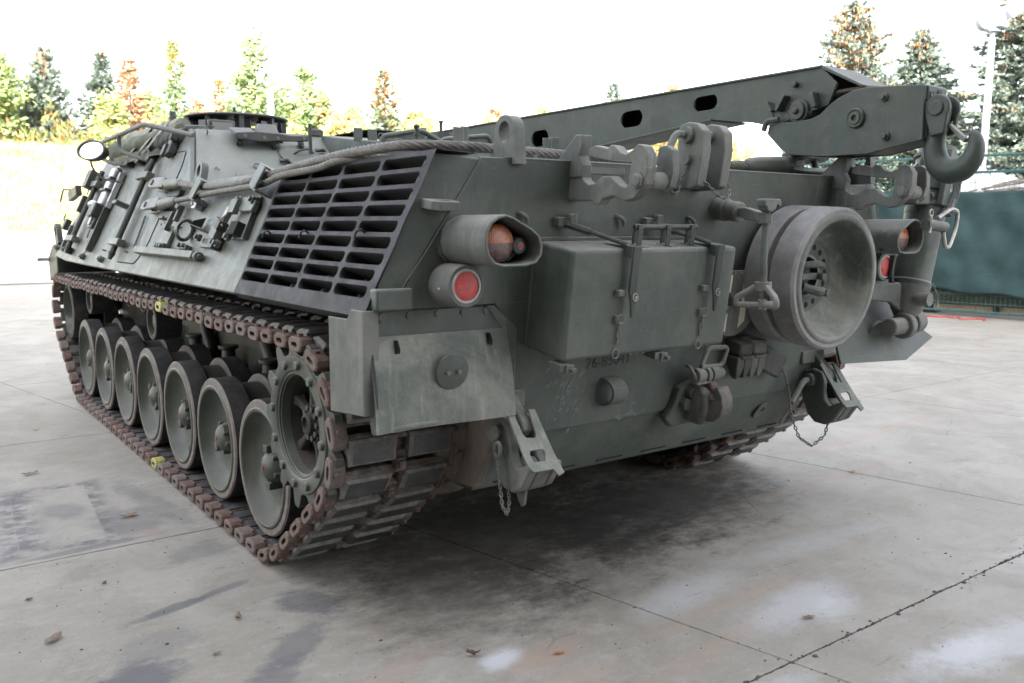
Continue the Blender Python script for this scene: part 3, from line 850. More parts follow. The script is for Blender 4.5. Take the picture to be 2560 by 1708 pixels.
def floodlight():
    p = pol(64.12, 24); p.z = 0; H = CAM.z+24*tan(radians(10.35))
    t = thing('floodlight_post', 'white pole carrying two floodlights at the right edge', 'lamp post', p)
    m = MB(); m.cyl(p+Vector((0, 0, -.05)), p+Vector((0, 0, H)), .095, .075, 14); m.build('pole', 'white_paint', t, bevel=.005)
    q = p+Vector((0, 0, H)); rt = Vector((cos(radians(64)), -sin(radians(64)), 0))
    m = MB(); m.cyl(q-Vector((0, 0, .05)), q+Vector((0, 0, .16)), .05, n=10); m.box(q+Vector((0, 0, .16)), (.26, .26, .05)); m.build('bracket', 'white_paint', t)
    m = MB(); m.cyl(q+Vector((0, 0, .4))-rt*.10+Vector((-.12, -.1, 0)), q+Vector((0, 0, .4))-rt*.10+Vector((.12, .12, 0)), .24, n=20)
    m.box(q+Vector((0, 0, .42))+rt*.12, (.34, .30, .42)); m.build('lamp_housing', 'white_paint', t, bevel=.02)
    m = MB(); c = q+Vector((0, 0, .62))+rt*.42
    R = Matrix.Rotation(radians(-64+90), 3, 'Z') @ Matrix.Rotation(radians(-38), 3, 'Y')
    R = Matrix((rt, Vector((0.44, 0.9, 0)).normalized(), (0, 0, 1))).transposed() @ Matrix.Rotation(radians(-36), 3, 'Y')
    m.box(c, (.52, .42, .24), R); m.build('lamp_shield', 'white_paint', t, bevel=.01)
floodlight()

FA = Vector((12.02, 4.04, 0)); FD = Vector((0.136, -0.99, 0)).normalized(); FN = Vector((-0.99, -0.136, 0))
def fence():
    rnd = random.Random(5)
    HT = 2.72
    t = thing('mesh_fence', 'green welded mesh site fence behind the teal netting', 'fence', FA)
    P = lambda s, z, o=0.0: FA+FD*s+FN*o+Vector((0, 0, z))
    for s in (-5.4, -3.0, -0.6, 1.8, 4.2, 6.6):
        m = MB(); m.cyl(P(s, 0), P(s, HT), .028, n=8); m.build('post', 'fence_green', t)
    for z in (.10, 2.45, HT):
        m = MB(); m.cyl(P(-5.4, z), P(6.6, z), .022, n=6); m.build('rail', 'fence_green', t)
    m = MB()
    for i in range(161):
        s = -5.4+i*.075
        if s < -1.2: continue
        m.cyl(P(s, .1), P(s, HT), .004, n=3, caps=False)
    for i in range(19): m.cyl(P(-5.4, .1+i*.145), P(6.6, .1+i*.145), .0045, n=3, caps=False)
    tag(m.build('wire_mesh', 'fence_green', t), kind='stuff')
    # netting hung on the fence, sagging between ties
    mb = MB(); rows = []
    ns, nz = 240, 40
    for i in range(ns+1):
        s = -5.4+12.0*i/ns
        top = 2.12+0.22*abs(sin((s+0.55)*pi/2.5))**1.0*-1+0.17+0.05*sin(s*2.3)
        bot = 0.47-0.05*sin(s*0.9)-0.02*s+0.02*sin(s*7)
        row = []
        for k in range(nz+1):
            z = bot+(top-bot)*k/nz
            o = .075+.035*sin(s*2.1+z*1.1)+.028*sin(s*5.3-z*2.7)+.014*sin(z*9+s*3.7)+.012*sin(s*13+z*6)+.012*sin((s-z*.8)*9)+.045*max(0, (k/nz-.75))*abs(sin((s+.55)*pi/2.5))
            row.append(mb.v(P(s, z, o)))
        rows.append(row)
    for a, b in zip(rows, rows[1:]):
        for k in range(nz): mb.face([a[k], b[k], b[k+1], a[k+1]])
    ms2 = MB(); g2 = [[ms2.v(P(-5.4+12.0*i/40, z, -.10+.02*sin(i*1.3)+.015*z)) for z in (.20, .4, .6)] for i in range(41)]  # dark strip added in place of the shaded grass behind the fence
    for a, b in zip(g2, g2[1:]):
        for k in range(2): ms2.face([a[k], b[k], b[k+1], a[k+1]])
    n2 = ms2.build('low_shade_strip', 'shade_green', None, smooth=80); n2.modifiers.new('thickness', 'SOLIDIFY').thickness = .004
    tag(n2, 'dull dark green strip added behind the mesh for the shaded grass below the teal sheet', 'tarp')
    net = mb.build('privacy_netting', 'tarp', None, smooth=80)
    sol = net.modifiers.new('thickness', 'SOLIDIFY'); sol.thickness = .004
    tag(net, 'dark teal netting sheet sagging along the site fence', 'tarp')
    for k, (s0, s1) in enumerate(((-.05, .95), (1.02, 2.4), (-2.2, -.4))):
        m = MB(); m.box(P((s0+s1)/2, .16, -.35), (.10, abs(s1-s0), .20), Matrix((FN, FD, (0, 0, 1))).transposed())
        tag(m.build('timber_beam', 'wood', bevel=.008), ('longest pale timber beam lying behind the foot of the fence', 'pale timber beam nearest the right edge behind the fence', 'timber beam behind the fence next to the dark block')[[1, 0, 2][k] if False else (0 if k == 1 else 2 if k == 2 else 1)] if False else
            ('middle pale timber beam lying behind the foot of the fence', 'pale timber beam at the right edge behind the fence foot', 'timber beam behind the fence hidden by the crane cylinder')[k], 'beam', 'timber beams behind the fence')
    m = MB(); m.box(P(.99, .17, -.33), (.14, .10, .24), Matrix((FN, FD, (0, 0, 1))).transposed())
    tag(m.build('block', 'block', bevel=.01), 'small dark block between the timber beams behind the fence', 'block')
    m = MB(); m.box(P(-.25, .20, -.55), (.3, .42, .40), Matrix((FN, FD, (0, 0, 1))).transposed())
    tag(m.build('crate', 'block', bevel=.01), 'dark crate behind the fence beside the crane cylinder', 'crate')
    m = MB(); m.box(P(1.70, .47, .10), (.03, .24, .16), Matrix((FN, FD, (0, 0, 1))).transposed())
    tag(m.build('sign_plate', 'blue', bevel=.004), 'small bright blue plate on the fence at the right edge', 'sign')
    m = MB()
    pts = [P(-.1+.09*i+rnd.uniform(-.04, .04), .012, .35+rnd.uniform(-.14, .14)) for i in range(14)]
    m.tube(spline(pts, 4), .014, 5)
    tag(m.build('strap', 'red_strap'), 'crumpled red strap lying on concrete by the fence', 'strap')
    # heap of plastic sheeting and dead branches behind the netting
    mb = MB(); rows = []
    for i in range(61):
        s = -2.2+6.5*i/60; row = []
        for k in range(15):
            v = k/14
            hgt = 2.28+.20*sin(s*1.9+.6)+.10*sin(s*5.2)+.06*sin(s*9.1+k)
            z = hgt*sin(pi*min(1, .12+v*.8))**.7+.05*sin(s*13+k*2)+.04*sin(k*5+s*7)
            row.append(mb.v(P(s, z, -.45-1.5*v+.08*sin(s*6+k*3))))
        rows.append(row)
    for a, b in zip(rows, rows[1:]):
        for k in range(14): mb.face([a[k], b[k], b[k+1], a[k+1]])
    hp = mb.build('plastic_sheet', 'plastic', smooth=50)
    hp.modifiers.new('thickness', 'SOLIDIFY').thickness = .01
    tag(hp, 'crumpled white plastic sheeting heaped up behind the netting', 'plastic sheet')
    m = MB()
    for k in range(70):
        s = rnd.uniform(.7, 3.6); z = 2.22+.33*(s-.9)*.45+rnd.uniform(-.12, .12)
        a = P(s, z, -.6-rnd.random()*.8); L = rnd.uniform(.4, 1.3)
        d = (FD+Vector((rnd.uniform(-.3, .3), 0, rnd.uniform(-.05, .42))))*L
        m.tube([a-d*.5, a+Vector((0, 0, rnd.uniform(-.03, .03))), a+d*.5], [.022, .016, .006], 5)
    tag(m.build('brushwood', 'branch'), kind='stuff')
fence()

# fallen leaves and a twig on the yard
def leaf(x, y, L, rot, mat, label, curl=.4, fold=.25, name='fallen_leaf', cat='leaf'):
    mb = MB(); n = 7; rows = []
    rnd = random.Random(int((x+9)*1000))
    for i in range(n+1):
        s = i/n; w = .21*L*sin(pi*min(1, s*.94+.03))**.8*(1+rnd.uniform(-.35, .35))
        zz = .004+curl*L*(.45*(s-.5)**2*2+.12*rnd.random())
        rows.append([mb.v((x0, yy, z)) for x0, yy, z in ((L*(s-.5), -w, zz+fold*w), (L*(s-.5), 0, zz), (L*(s-.5), w, zz+fold*w*rnd.uniform(.5, 1.6)))])
    for a, b in zip(rows, rows[1:]):
        for k in range(2): mb.face([a[k], b[k], b[k+1], a[k+1]])
    o = mb.build(name, mat, smooth=60, loc=(x, y, .001)); o.rotation_euler = (0, 0, rot)
    o.modifiers.new('thickness', 'SOLIDIFY').thickness = .0012
    tag(o, label, cat, 'dry leaves fallen on the concrete')
leaf(-2.289, 2.06, .105, .3, 'leaf_dry', 'curled brown leaf on concrete left of the fourth road wheel')
leaf(-1.976, .867, .10, .2, 'leaf_dry', 'flat brown leaf beside the stained rectangle near the track')
leaf(-2.27, .0, .035, .9, 'leaf_dark', 'tiny dark leaf scrap on the left slab')
leaf(-2.56, -.0, .035, .4, 'leaf_dark', 'tiny dark leaf scrap near the left picture edge')
leaf(-2.535, -.45, .085, .75, 'leaf_dry', 'long curled brown leaf at the lower left')
leaf(-1.911, -.673, .055, 1.1, 'leaf_dry', 'pale upturned leaf by the dark tyre marks', .9)
leaf(-2.075, -.921, .035, .2, 'leaf_dry', 'small pale crumb of leaf at the lower left')
leaf(-1.324, -1.48, .055, -.5, 'leaf_dark', 'dark arched leaf on the white paint spot', 1.3, .9)
leaf(-1.06, -1.646, .045, -.3, 'leaf_orange', 'bright orange leaf on the concrete at the bottom')
leaf(-.068, -2.005, .055, -.4, 'leaf_dry', 'brown leaf on the white powdery patch')
leaf(1.949, -.907, .06, -.2, 'leaf_orange', 'orange brown leaf on the joint at the right')
leaf(-2.081, 3.356, .05, .1, 'leaf_orange', 'small tan leaf far along the left of the track')
m = MB(); m.tube([(-.60, -1.20, .006), (-.565, -1.20, .008), (-.53, -1.207, .006)], .004, 6)
tag(m.build('twig', 'leaf_dark'), 'short dark twig lying right of the long slab joint', 'twig')

# ================================================================== the recovery vehicle
# vehicle frame: X to the right seen from behind, Y forward, Z up; Y = 0 at the rearmost road wheel
NS = Vector((-1, 0, .465))/1.1028                 # outward normal of the sloping left side
US = Vector((.465, 0, 1))/1.1028                  # up along it
NR = Vector((0, -1, -.14))/1.0098                 # outward normal of the rear plate
UR = Vector((0, -.14, 1))/1.0098
def S(y, z, o=0.0): return Vector((-1.62+.465*(z-1.26), y, z))+NS*o
def Rr(x, z, o=0.0): return Vector((x, -1.27-.14*(z-1.26), z))+NR*o
MS = Matrix((Vector((0, -1, 0)), US, NS)).transposed()   # columns: along the side rearward, up, out
MR = Matrix((Vector((1, 0, 0)), UR, NR)).transposed()    # columns: right, up, out

V = thing('recovery_vehicle', 'large dark green tracked armoured recovery vehicle with a crane boom on its roof', 'armoured vehicle')

def hull():
    m = MB()
    m.prism([(-1.03, y, z) for y, z in ((-1.189, .705), (-1.02, .45), (5.0, .45), (5.55, .80), (5.15, 1.262), (-1.266, 1.262))], (2.06, 0, 0))
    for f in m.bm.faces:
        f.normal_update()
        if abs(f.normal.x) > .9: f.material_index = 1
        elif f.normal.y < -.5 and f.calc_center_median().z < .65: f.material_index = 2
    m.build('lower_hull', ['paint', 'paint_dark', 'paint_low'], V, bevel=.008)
    m = MB()
    m.loft([[(-1.585, .06, 1.255), (1.62, .06, 1.255), (1.62, 5.08, 1.255), (-1.585, 5.08, 1.255)],
            [(-1.335, .06, 1.80), (1.369, .06, 1.80), (1.369, 4.80, 1.80), (-1.335, 4.80, 1.80)]])
    # rear part: the bay behind the louvres stands back
    m.loft([[(-1.50, -1.26, 1.255), (1.55, -1.268, 1.255), (1.62, -1.24, 1.255), (1.62, .058, 1.255), (-1.50, .058, 1.255)],
            [(-1.25, -1.30, 1.798), (1.20, -1.344, 1.798), (1.369, -1.29, 1.798), (1.369, .058, 1.798), (-1.25, .058, 1.798)]])
    up = m.build('upper_hull', 'paint', V, bevel=.006)
    m = MB()   # void behind the louvres
    m.loft([[S(y, z, -.115) for y, z in ((.05, 1.27), (-1.25, 1.27), (-1.30, 1.79), (.05, 1.79))], [S(y, z, -.125) for y, z in ((.05, 1.27), (-1.25, 1.27), (-1.30, 1.79), (.05, 1.79))]])
    m.build('air_duct', 'black', V)
    # left side armour: one long plate, outside face on the side plane
    m = MB()
    m.prism([S(y, z) for y, z in ((.058, 1.236), (.058, 1.812), (1.60, 1.812), (2.14, 2.192), (4.50, 2.185), (5.05, 1.262), (4.5, 1.236), (3.6, 1.232))], -NS*.032)
    m.build('side_plate', 'paint_side', V, bevel=.006)
    # rear plate and chamfered corner
    m = MB()
    m.prism([Rr(x, z, .012) for x, z in ((-1.53, 1.262), (1.53, 1.262), (1.20, 1.796), (-1.20, 1.796))], -NR*.03)
    m.prism([Rr(x, z, .012) for x, z in ((-1.09, 1.262), (-.98, 1.16), (-1.01, .75), (-.95, .712), (1.0, .712), (1.03, .75), (.98, 1.16), (1.09, 1.262))], -NR*.03)
    m.build('rear_plate', 'paint', V, bevel=.0012)
    m = MB()
    m.prism([Vector((-1.622, -1.262, 1.252)), Vector((-1.367, -1.296, 1.806)), Rr(-1.20, 1.792, .010), Rr(-1.535, 1.255, .010)], Vector((.03, .09, 0)))
    m.build('corner_plate', 'paint', V, bevel=.008)
    m = MB(); m.tube([Rr(-1.545, 1.262, .010), Rr(-1.40, 1.47, .012), Rr(-1.205, 1.785, .012)], .0035, 6)
    m.tube([Rr(-1.10, 1.797, .008), Rr(-.40, 1.797, .008)], .006, 6); m.tube([Rr(-.2, 1.797, .008), Rr(1.1, 1.797, .008)], .006, 6)
    m.build('weld_bead', 'paint', V)
    # right side skin
    m = MB(); m.prism([(1.6235-.465*(z-1.26), y, z) for y, z in ((-1.26, 1.236), (-1.29, 1.80), (4.8, 1.80), (5.08, 1.25))], (-.03, 0, 0)); m.build('side_plate', 'paint', V, bevel=.006)
    # lower step bracket of the rear plate beside the track bay
    m = MB()
    m.prism([(-1.125, -1.278, 1.255), (-1.085, -1.278, 1.255), (-.975, -1.27, 1.165), (-.965, -1.245, .90), (-1.03, -1.235, .88), (-1.05, -1.262, 1.16)], (0, .03, 0))
    m.build('step_bracket', 'paint_dusty', V, bevel=.008)
    m = MB(); m.box((-1.53, -1.285, 1.297), (.146, .055, .078)); m.build('corner_block', 'paint', V, bevel=.009)
    # lower edge seam strip under the rear
    m = MB()
    for i in range(7): m.box((-.85+i*.29, -1.038, .478), (.16, .012, .006))
    m.build('seam_slot', 'black', V)
    m = MB()
    m.prism([(x, -1.268, z) for x, z in ((1.08, 1.262), (1.60, 1.262), (1.60, 1.16), (1.0, 1.16))], (0, .02, 0))
    m.build('fender_plate', 'paint', V, bevel=.004)
hull()

def grille():
    cols = [(.040, -.275), (-.298, -.599), (-.626, -.934), (-.963, None)]
    zc = [1.319+i*.057 for i in range(9)]
    yR = lambda z: -1.268-.055*(z-1.26)/.55          # right end of the casting
    ends = lambda z: yR(z)+(.018 if z < 1.4 else .006)+.010
    m = MB()
    zb = [1.238]+[(a+b)/2 for a, b in zip(zc, zc[1:])]+[1.815]
    yb = [.058, -.2865, -.6125, -.9485]
    hz = .0175; rad = .0165
    def ring(y0, y1, z, grow, n=5):
        """rounded slot outline, counter-clockwise in (y,z)"""
        a, b = max(y0, y1)+grow, min(y0, y1)-grow; h = hz+grow; r = min(rad+grow, h*.98)
        out = []
        for cy, cz, a0 in ((a-r, z+h-r, 0), (b+r, z+h-r, pi/2), (b+r, z-h+r, pi), (a-r, z-h+r, 3*pi/2)):
            for k in range(n):
                th = a0+pi/2*k/(n-1); out.append((cy+r*cos(th), cz+r*sin(th)))
        return out
    for i in range(4):
        for j in range(9):
            z = zc[j]; z0, z1 = zb[j], zb[j+1]
            y0 = cols[i][0]; y1 = cols[i][1] if cols[i][1] is not None else ends(z)+.026
            A = yb[i]
            def Bq(zz): return yb[i+1] if i < 3 else yR(zz)
            r0 = ring(y0, y1, z, .0035); r1 = ring(y0, y1, z, 0)
            # outer loop: project each ring point onto the cell border
            cy, cz = (y0+y1)/2, z
            outer = []
            corner = [(A, z1), (Bq(z1), z1), (Bq(z0), z0), (A, z0)]
            nseg = 5
            for q in range(4):
                for k in range(nseg):
                    py, pz = r0[q*nseg+k]
                    if k == nseg//2: outer.append(corner[q])
                    elif q == 0: outer.append((A, pz) if k < 2 else (py, z1))
                    elif q == 1: outer.append((py, z1) if k < 2 else (Bq(pz), pz))
                    elif q == 2: outer.append((Bq(pz), pz) if k < 2 else (py, z0))
                    else: outer.append((py, z0) if k < 2 else (A, pz))
            wob = lambda y, zz: .0015*sin(y*17+zz*31)
            m.m = 0
            m.loft([[S(y, zz, .004+wob(y, zz)) for y, zz in outer], [S(y, zz, .004+wob(y, zz)) for y, zz in r0],
                    [S(y, zz, -.003) for y, zz in r1], [S(y, zz, -.016) for y, zz in r1]], caps=False)
            m.m = 1
            m.loft([[S(y, zz, -.016) for y, zz in r1], [S(y, zz, -.095) for y, zz in r1]], caps=False)
            m.m = 0
    # rim folded over the lower and upper edge
    m.prism([S(.058, 1.238, .004), S(-1.267, 1.238, .004), S(-1.267, 1.226, -.03), S(.058, 1.226, -.03)], (.05, 0, .0))
    m.prism([S(.058, 1.815, .004), S(-1.322, 1.815, .004), S(-1.335, 1.822, -.02), S(.058, 1.822, -.02)], (.14, 0, -.006))
    m.build('louvre_grille', ['grille', 'slot_dark'], V, bevel=0, smooth=50)
    for y, z in ((-.10, 1.505), (-.52, 1.51), (-1.03, 1.517)):
        m = MB(); m.tube(bend([S(y, z+.006, .004), S(y, z+.012, .022), S(y+.03, z+.004, .024), S(y+.032, z-.022, .020)], .012), .0042, 6); m.build('hook_loop', 'grille', V)
grille()

def casemate():
    m = MB()
    m.loft([[(-1.330, 1.58, 1.79), (.75, 1.45, 1.79), (.75, 4.75, 1.79), (-1.330, 4.78, 1.79)],
            [(-1.150, 2.14, 2.192), (.65, 1.95, 2.192), (.65, 4.35, 2.185), (-1.150, 4.48, 2.185)]])
    m.build('casemate', 'paint_case', V, bevel=.008)
    OA = Vector((-1.19, 2.14, 2.192)); n = Vector((-.0777, -.5657, .8209)).normalized()
    ux = Vector((1, -.137, 0)); ux = (ux-n*ux.dot(n)).normalized(); uy = n.cross(ux)
    MO = Matrix((ux, uy, n)).transposed()
    def O(x, z, o=0.0):
        y = 2.14+(.0777*(-(x+1.19))+.8209*(z-2.192)-o)/.5657
        return Vector((x, y, z))
    # hatch bracket
    HB = [(-.978, 2.156), (-.976, 2.115), (-.83, 2.104), (-.47, 2.124), (-.465, 2.164), (-.597, 2.157), (-.676, 2.166), (-.829, 2.170)]
    m = MB(); m.prism([(x, 1.86, z) for x, z in HB], (0, .02, 0))
    m.loft([[(-.829, 1.882, 2.10), (-.640, 1.882, 2.10), (-.620, 2.06, 2.18), (-.80, 2.06, 2.18)], [(-.826, 1.882, 2.170), (-.672, 1.882, 2.166), (-.632, 2.06, 2.249), (-.758, 2.06, 2.246)]])
    m.loft([[(-.975, 1.882, 2.135), (-.83, 1.882, 2.125), (-.83, 2.06, 2.18), (-.96, 2.06, 2.19)], [(-.975, 1.882, 2.156), (-.83, 1.882, 2.166), (-.80, 2.08, 2.215), (-.95, 2.08, 2.21)]])
    m.build('hatch_bracket', 'paint_dark', V, bevel=.006)
    for x, z in ((-.785, 2.133), (-.690, 2.134), (-.50, 2.145), (-.915, 2.138)):
        m = MB(); m.cyl((x, 1.861, z), (x, 1.857, z), .0125, n=12); m.build('hole_cap', 'paint_side', V)
    for x, z in ((-.928, 2.095), (-.694, 2.083), (-.519, 2.09)):
        m = MB(); m.cyl(O(x, z, 0), O(x, z, .018), .022, n=12); m.box(O(x, z+.025, .03), (.035, .05, .02), MO); m.cyl(O(x, z, .018), O(x, z, .03), .012, n=6)
        m.build('hatch_latch', 'paint_dark', V, bevel=.003)
    m = MB(); m.tube(bend([O(-.60, 2.028, .0), O(-.565, 2.055, .04), O(-.50, 2.068, .04), O(-.455, 2.04, 0)], .015), .007, 6); m.build('grab_handle', 'paint_dark', V)
    m = MB(); m.tube(bend([O(-1.10, 2.155, .0), O(-1.12, 2.16, .05), O(-1.12, 2.20, .06), O(-1.06, 2.20, .06)], .01), .005, 6); m.build('rain_rail', 'paint_dark', V)
    for x, z in ((-.394, 2.067), (-.693, 1.978)):
        m = MB(); m.box(O(x, z, .008), (.07, .03, .015), MO); m.cyl(O(x, z, .01), O(x, z, .035), .012, n=6); m.ball(O(x, z, .037), .009, 8); m.build('lever', 'paint_dark', V, bevel=.003)
    for x, z in ((-1.165, 1.907), (-.828, 1.907)):
        m = MB(); m.tube(bend([O(x, z, 0), O(x, z+.008, .02), O(x, z-.012, .028)], .008), .005, 6); m.build('lug', 'paint_side', V)
    m = MB()   # oval cover with a split pin
    m.prism([O(-1.085+.105*cos(a)*1.05+.11, 1.842+.055*sin(a)+.025*cos(a), .0) for a in [2*pi*k/20 for k in range(20)]], n*.04)
    m.build('oval_cover', 'paint', V, bevel=.01)
    m = MB(); c = O(-.925, 1.925, .05); m.tube([c+ux*.022*cos(a)+uy*.03*sin(a) for a in [2*pi*k/14 for k in range(14)]], .0045, 6, closed=True)
    m.tube([O(-.925, 1.90, .05), O(-.935, 1.86, .05)], .0045, 6); m.build('split_pin', 'paint_dark', V)
    m = MB(); c = O(-.70, 1.935, .03); m.tube([c+ux*.02*cos(a)+uy*.024*sin(a) for a in [2*pi*k/14 for k in range(14)]], .0045, 6, closed=True); m.build('split_pin', 'paint_dark', V)
    m = MB()   # oval plate with seam where the paint has been rubbed
    m.prism([O(-.55+.145*cos(a)*abs(cos(a))**-.3, 2.02+.075*sin(a), .0) for a in [2*pi*(k+.5)/24 for k in range(24)]], n*.004); m.build('access_cover', 'paint_side', V, bevel=.002)
    # lifting eye at the foot of the casemate
    def eye(c, up, side, w, h, t, hole, mat, name='lifting_eye', nn=18):
        up = Vector(up).normalized(); side = Vector(side).normalized(); th = up.cross(side).normalized()*t
        c = Vector(c); mm = MB()
        cc = c+up*h; out = [c-side*w]; inn = []
        outer = [c+side*w*1.15, ] + [cc+side*w*cos(a)+up*w*sin(a) for a in [pi*k/nn for k in range(nn+1)]] + [c-side*w*1.15]
        inner = [cc+side*hole*cos(a)+up*hole*1.15*sin(a) for a in [-pi/2+1e-3+(2*pi)*k/(len(outer)-1) for k in range(len(outer))]]
        mm.loft([[p-th/2 for p in outer], [p-th/2 for p in inner], [p+th/2 for p in inner], [p+th/2 for p in outer]], caps=False, closed=False)
        mm.loft([[p-th/2 for p in outer], [p+th/2 for p in outer]], caps=False, closed=True)
        for sgn in (-.5, .5): mm.poly([outer[0]+th*sgn, inner[0]+th*sgn, outer[-1]+th*sgn])
        return mm.build(name, mat, V, bevel=.006)
    eye(S(1.375, 1.79, .0), US*.6+Vector((0, 0, .6)), (0, -1, 0), .062, .075, .04, .032, 'paint')
    eye((-1.045, -1.31, 1.775), (0, 0, 1), (0, -1, 0), .062, .118, .05, .034, 'paint_dusty')
    eye((1.03, -1.425, 1.76), (0, 0, 1), (0, -1, 0), .066, .118, .040, .043, 'paint_dusty')
    eye((-1.56, 5.14, 1.36), (0, .35, 1), (0, -1, .2), .075, .13, .045, .042, 'paint_dark')
    # cupola: a low ring with vision blocks and a flat lid
    cx, cy = -.56, 3.05; rr = .40
    cu = part('cupola', V, (cx, cy, 0))
    m = MB(); m.cyl((0, 0, 2.17), (0, 0, 2.235), rr*.96, rr*.93, 36); m.build('ring', 'paint_dark', cu, bevel=.006, loc=(0, 0, 0))
    m = MB(); m.lathe([(2.412, 0), (2.408, rr*.5), (2.390, rr*.96), (2.378, rr), (2.368, rr*.97), (2.372, 0)], (0, 0, 0), (0, 0, 1), 40); m.build('lid', 'paint_dark', cu, loc=(0, 0, 0))
    for k in range(9):
        a = 2*pi*(k+.35)/9
        R = Matrix.Rotation(a, 3, 'Z')
        m = MB()
        m.box(R @ Vector((rr*.80, 0, 2.30)), (.12, .035, .16), Matrix.Rotation(a+.30, 3, 'Z'))
        m.box(R @ Vector((rr*.80, 0, 2.245)), (.15, .2, .025), R); m.build('hood', 'paint_dark', cu, bevel=.004, loc=(0, 0, 0))
        m = MB(); m.box(R @ Vector((rr*.82, 0, 2.30)), (.05, .17, .085), R); m.build('vision_block', 'glass_dark', cu, bevel=.004, loc=(0, 0, 0))
    m = MB(); m.cyl((.0, .05, 2.40), (.0, .05, 2.425), .03, n=12); m.cyl((0, .05, 2.42), (0, .05, 2.475), .012, n=8); m.cyl((0, .05, 2.43), (0, .05, 2.445), .02, n=10); m.build('lid_stud', 'paint_dark', cu, loc=(0, 0, 0))
    m = MB(); m.cyl((-1.02, 2.55, 2.19), (-1.02, 2.55, 2.25), .105, .10, 20); m.build('small_hatch', 'paint', V, bevel=.008)
    m = MB(); m.box((-.865, 2.5, 2.245), (.19, .06, .11)); m.build('periscope_frame', 'paint_dark', V, bevel=.012)
    m = MB(); m.box((-.865, 2.47, 2.245), (.15, .012, .075)); m.build('periscope_glass', 'glass_dark', V)
    m = MB(); m.cyl((-1.0, 3.24, 2.18), (-1.0, 3.24, 2.35), .05, .028, 14); m.cyl((-1.0, 3.24, 2.35), (-1.0, 3.24, 2.425), .022, n=10)
    for k in range(6): m.cyl((-1.0, 3.24, 2.355+k*.012), (-1.0, 3.24, 2.361+k*.012), .027, n=10)
    m.build('antenna_base', 'paint', V)
    m = MB(); m.tube(bend([(-.95, 3.0, 2.19), (-.95, 3.0, 2.33), (-.86, 3.02, 2.345)], .02), .008, 6); m.tube([(-.90, 3.05, 2.19), (-.90, 3.05, 2.33)], .006, 6); m.build('grab_rail', 'paint_dark', V)
    m = MB(); m.cyl((-.57, 1.6, 2.02), (-.57, 1.6, 2.215), .013, n=8); m.build('deck_pin', 'paint_dark', V)
    m = MB(); m.box((-.33, 2.05, 2.205), (.09, .05, .04)); m.cyl((-.375, 2.05, 2.215), (-.29, 2.05, 2.215), .022, n=10)
    for k in range(6): m.tube([(-.40, 2.05, 2.22), (-.40+.035*cos(k*1.05), 2.05, 2.22+.035*sin(k*1.05))], .004, 5)
    m.build('star_knob', 'paint_dark', V, bevel=.003)
casemate()

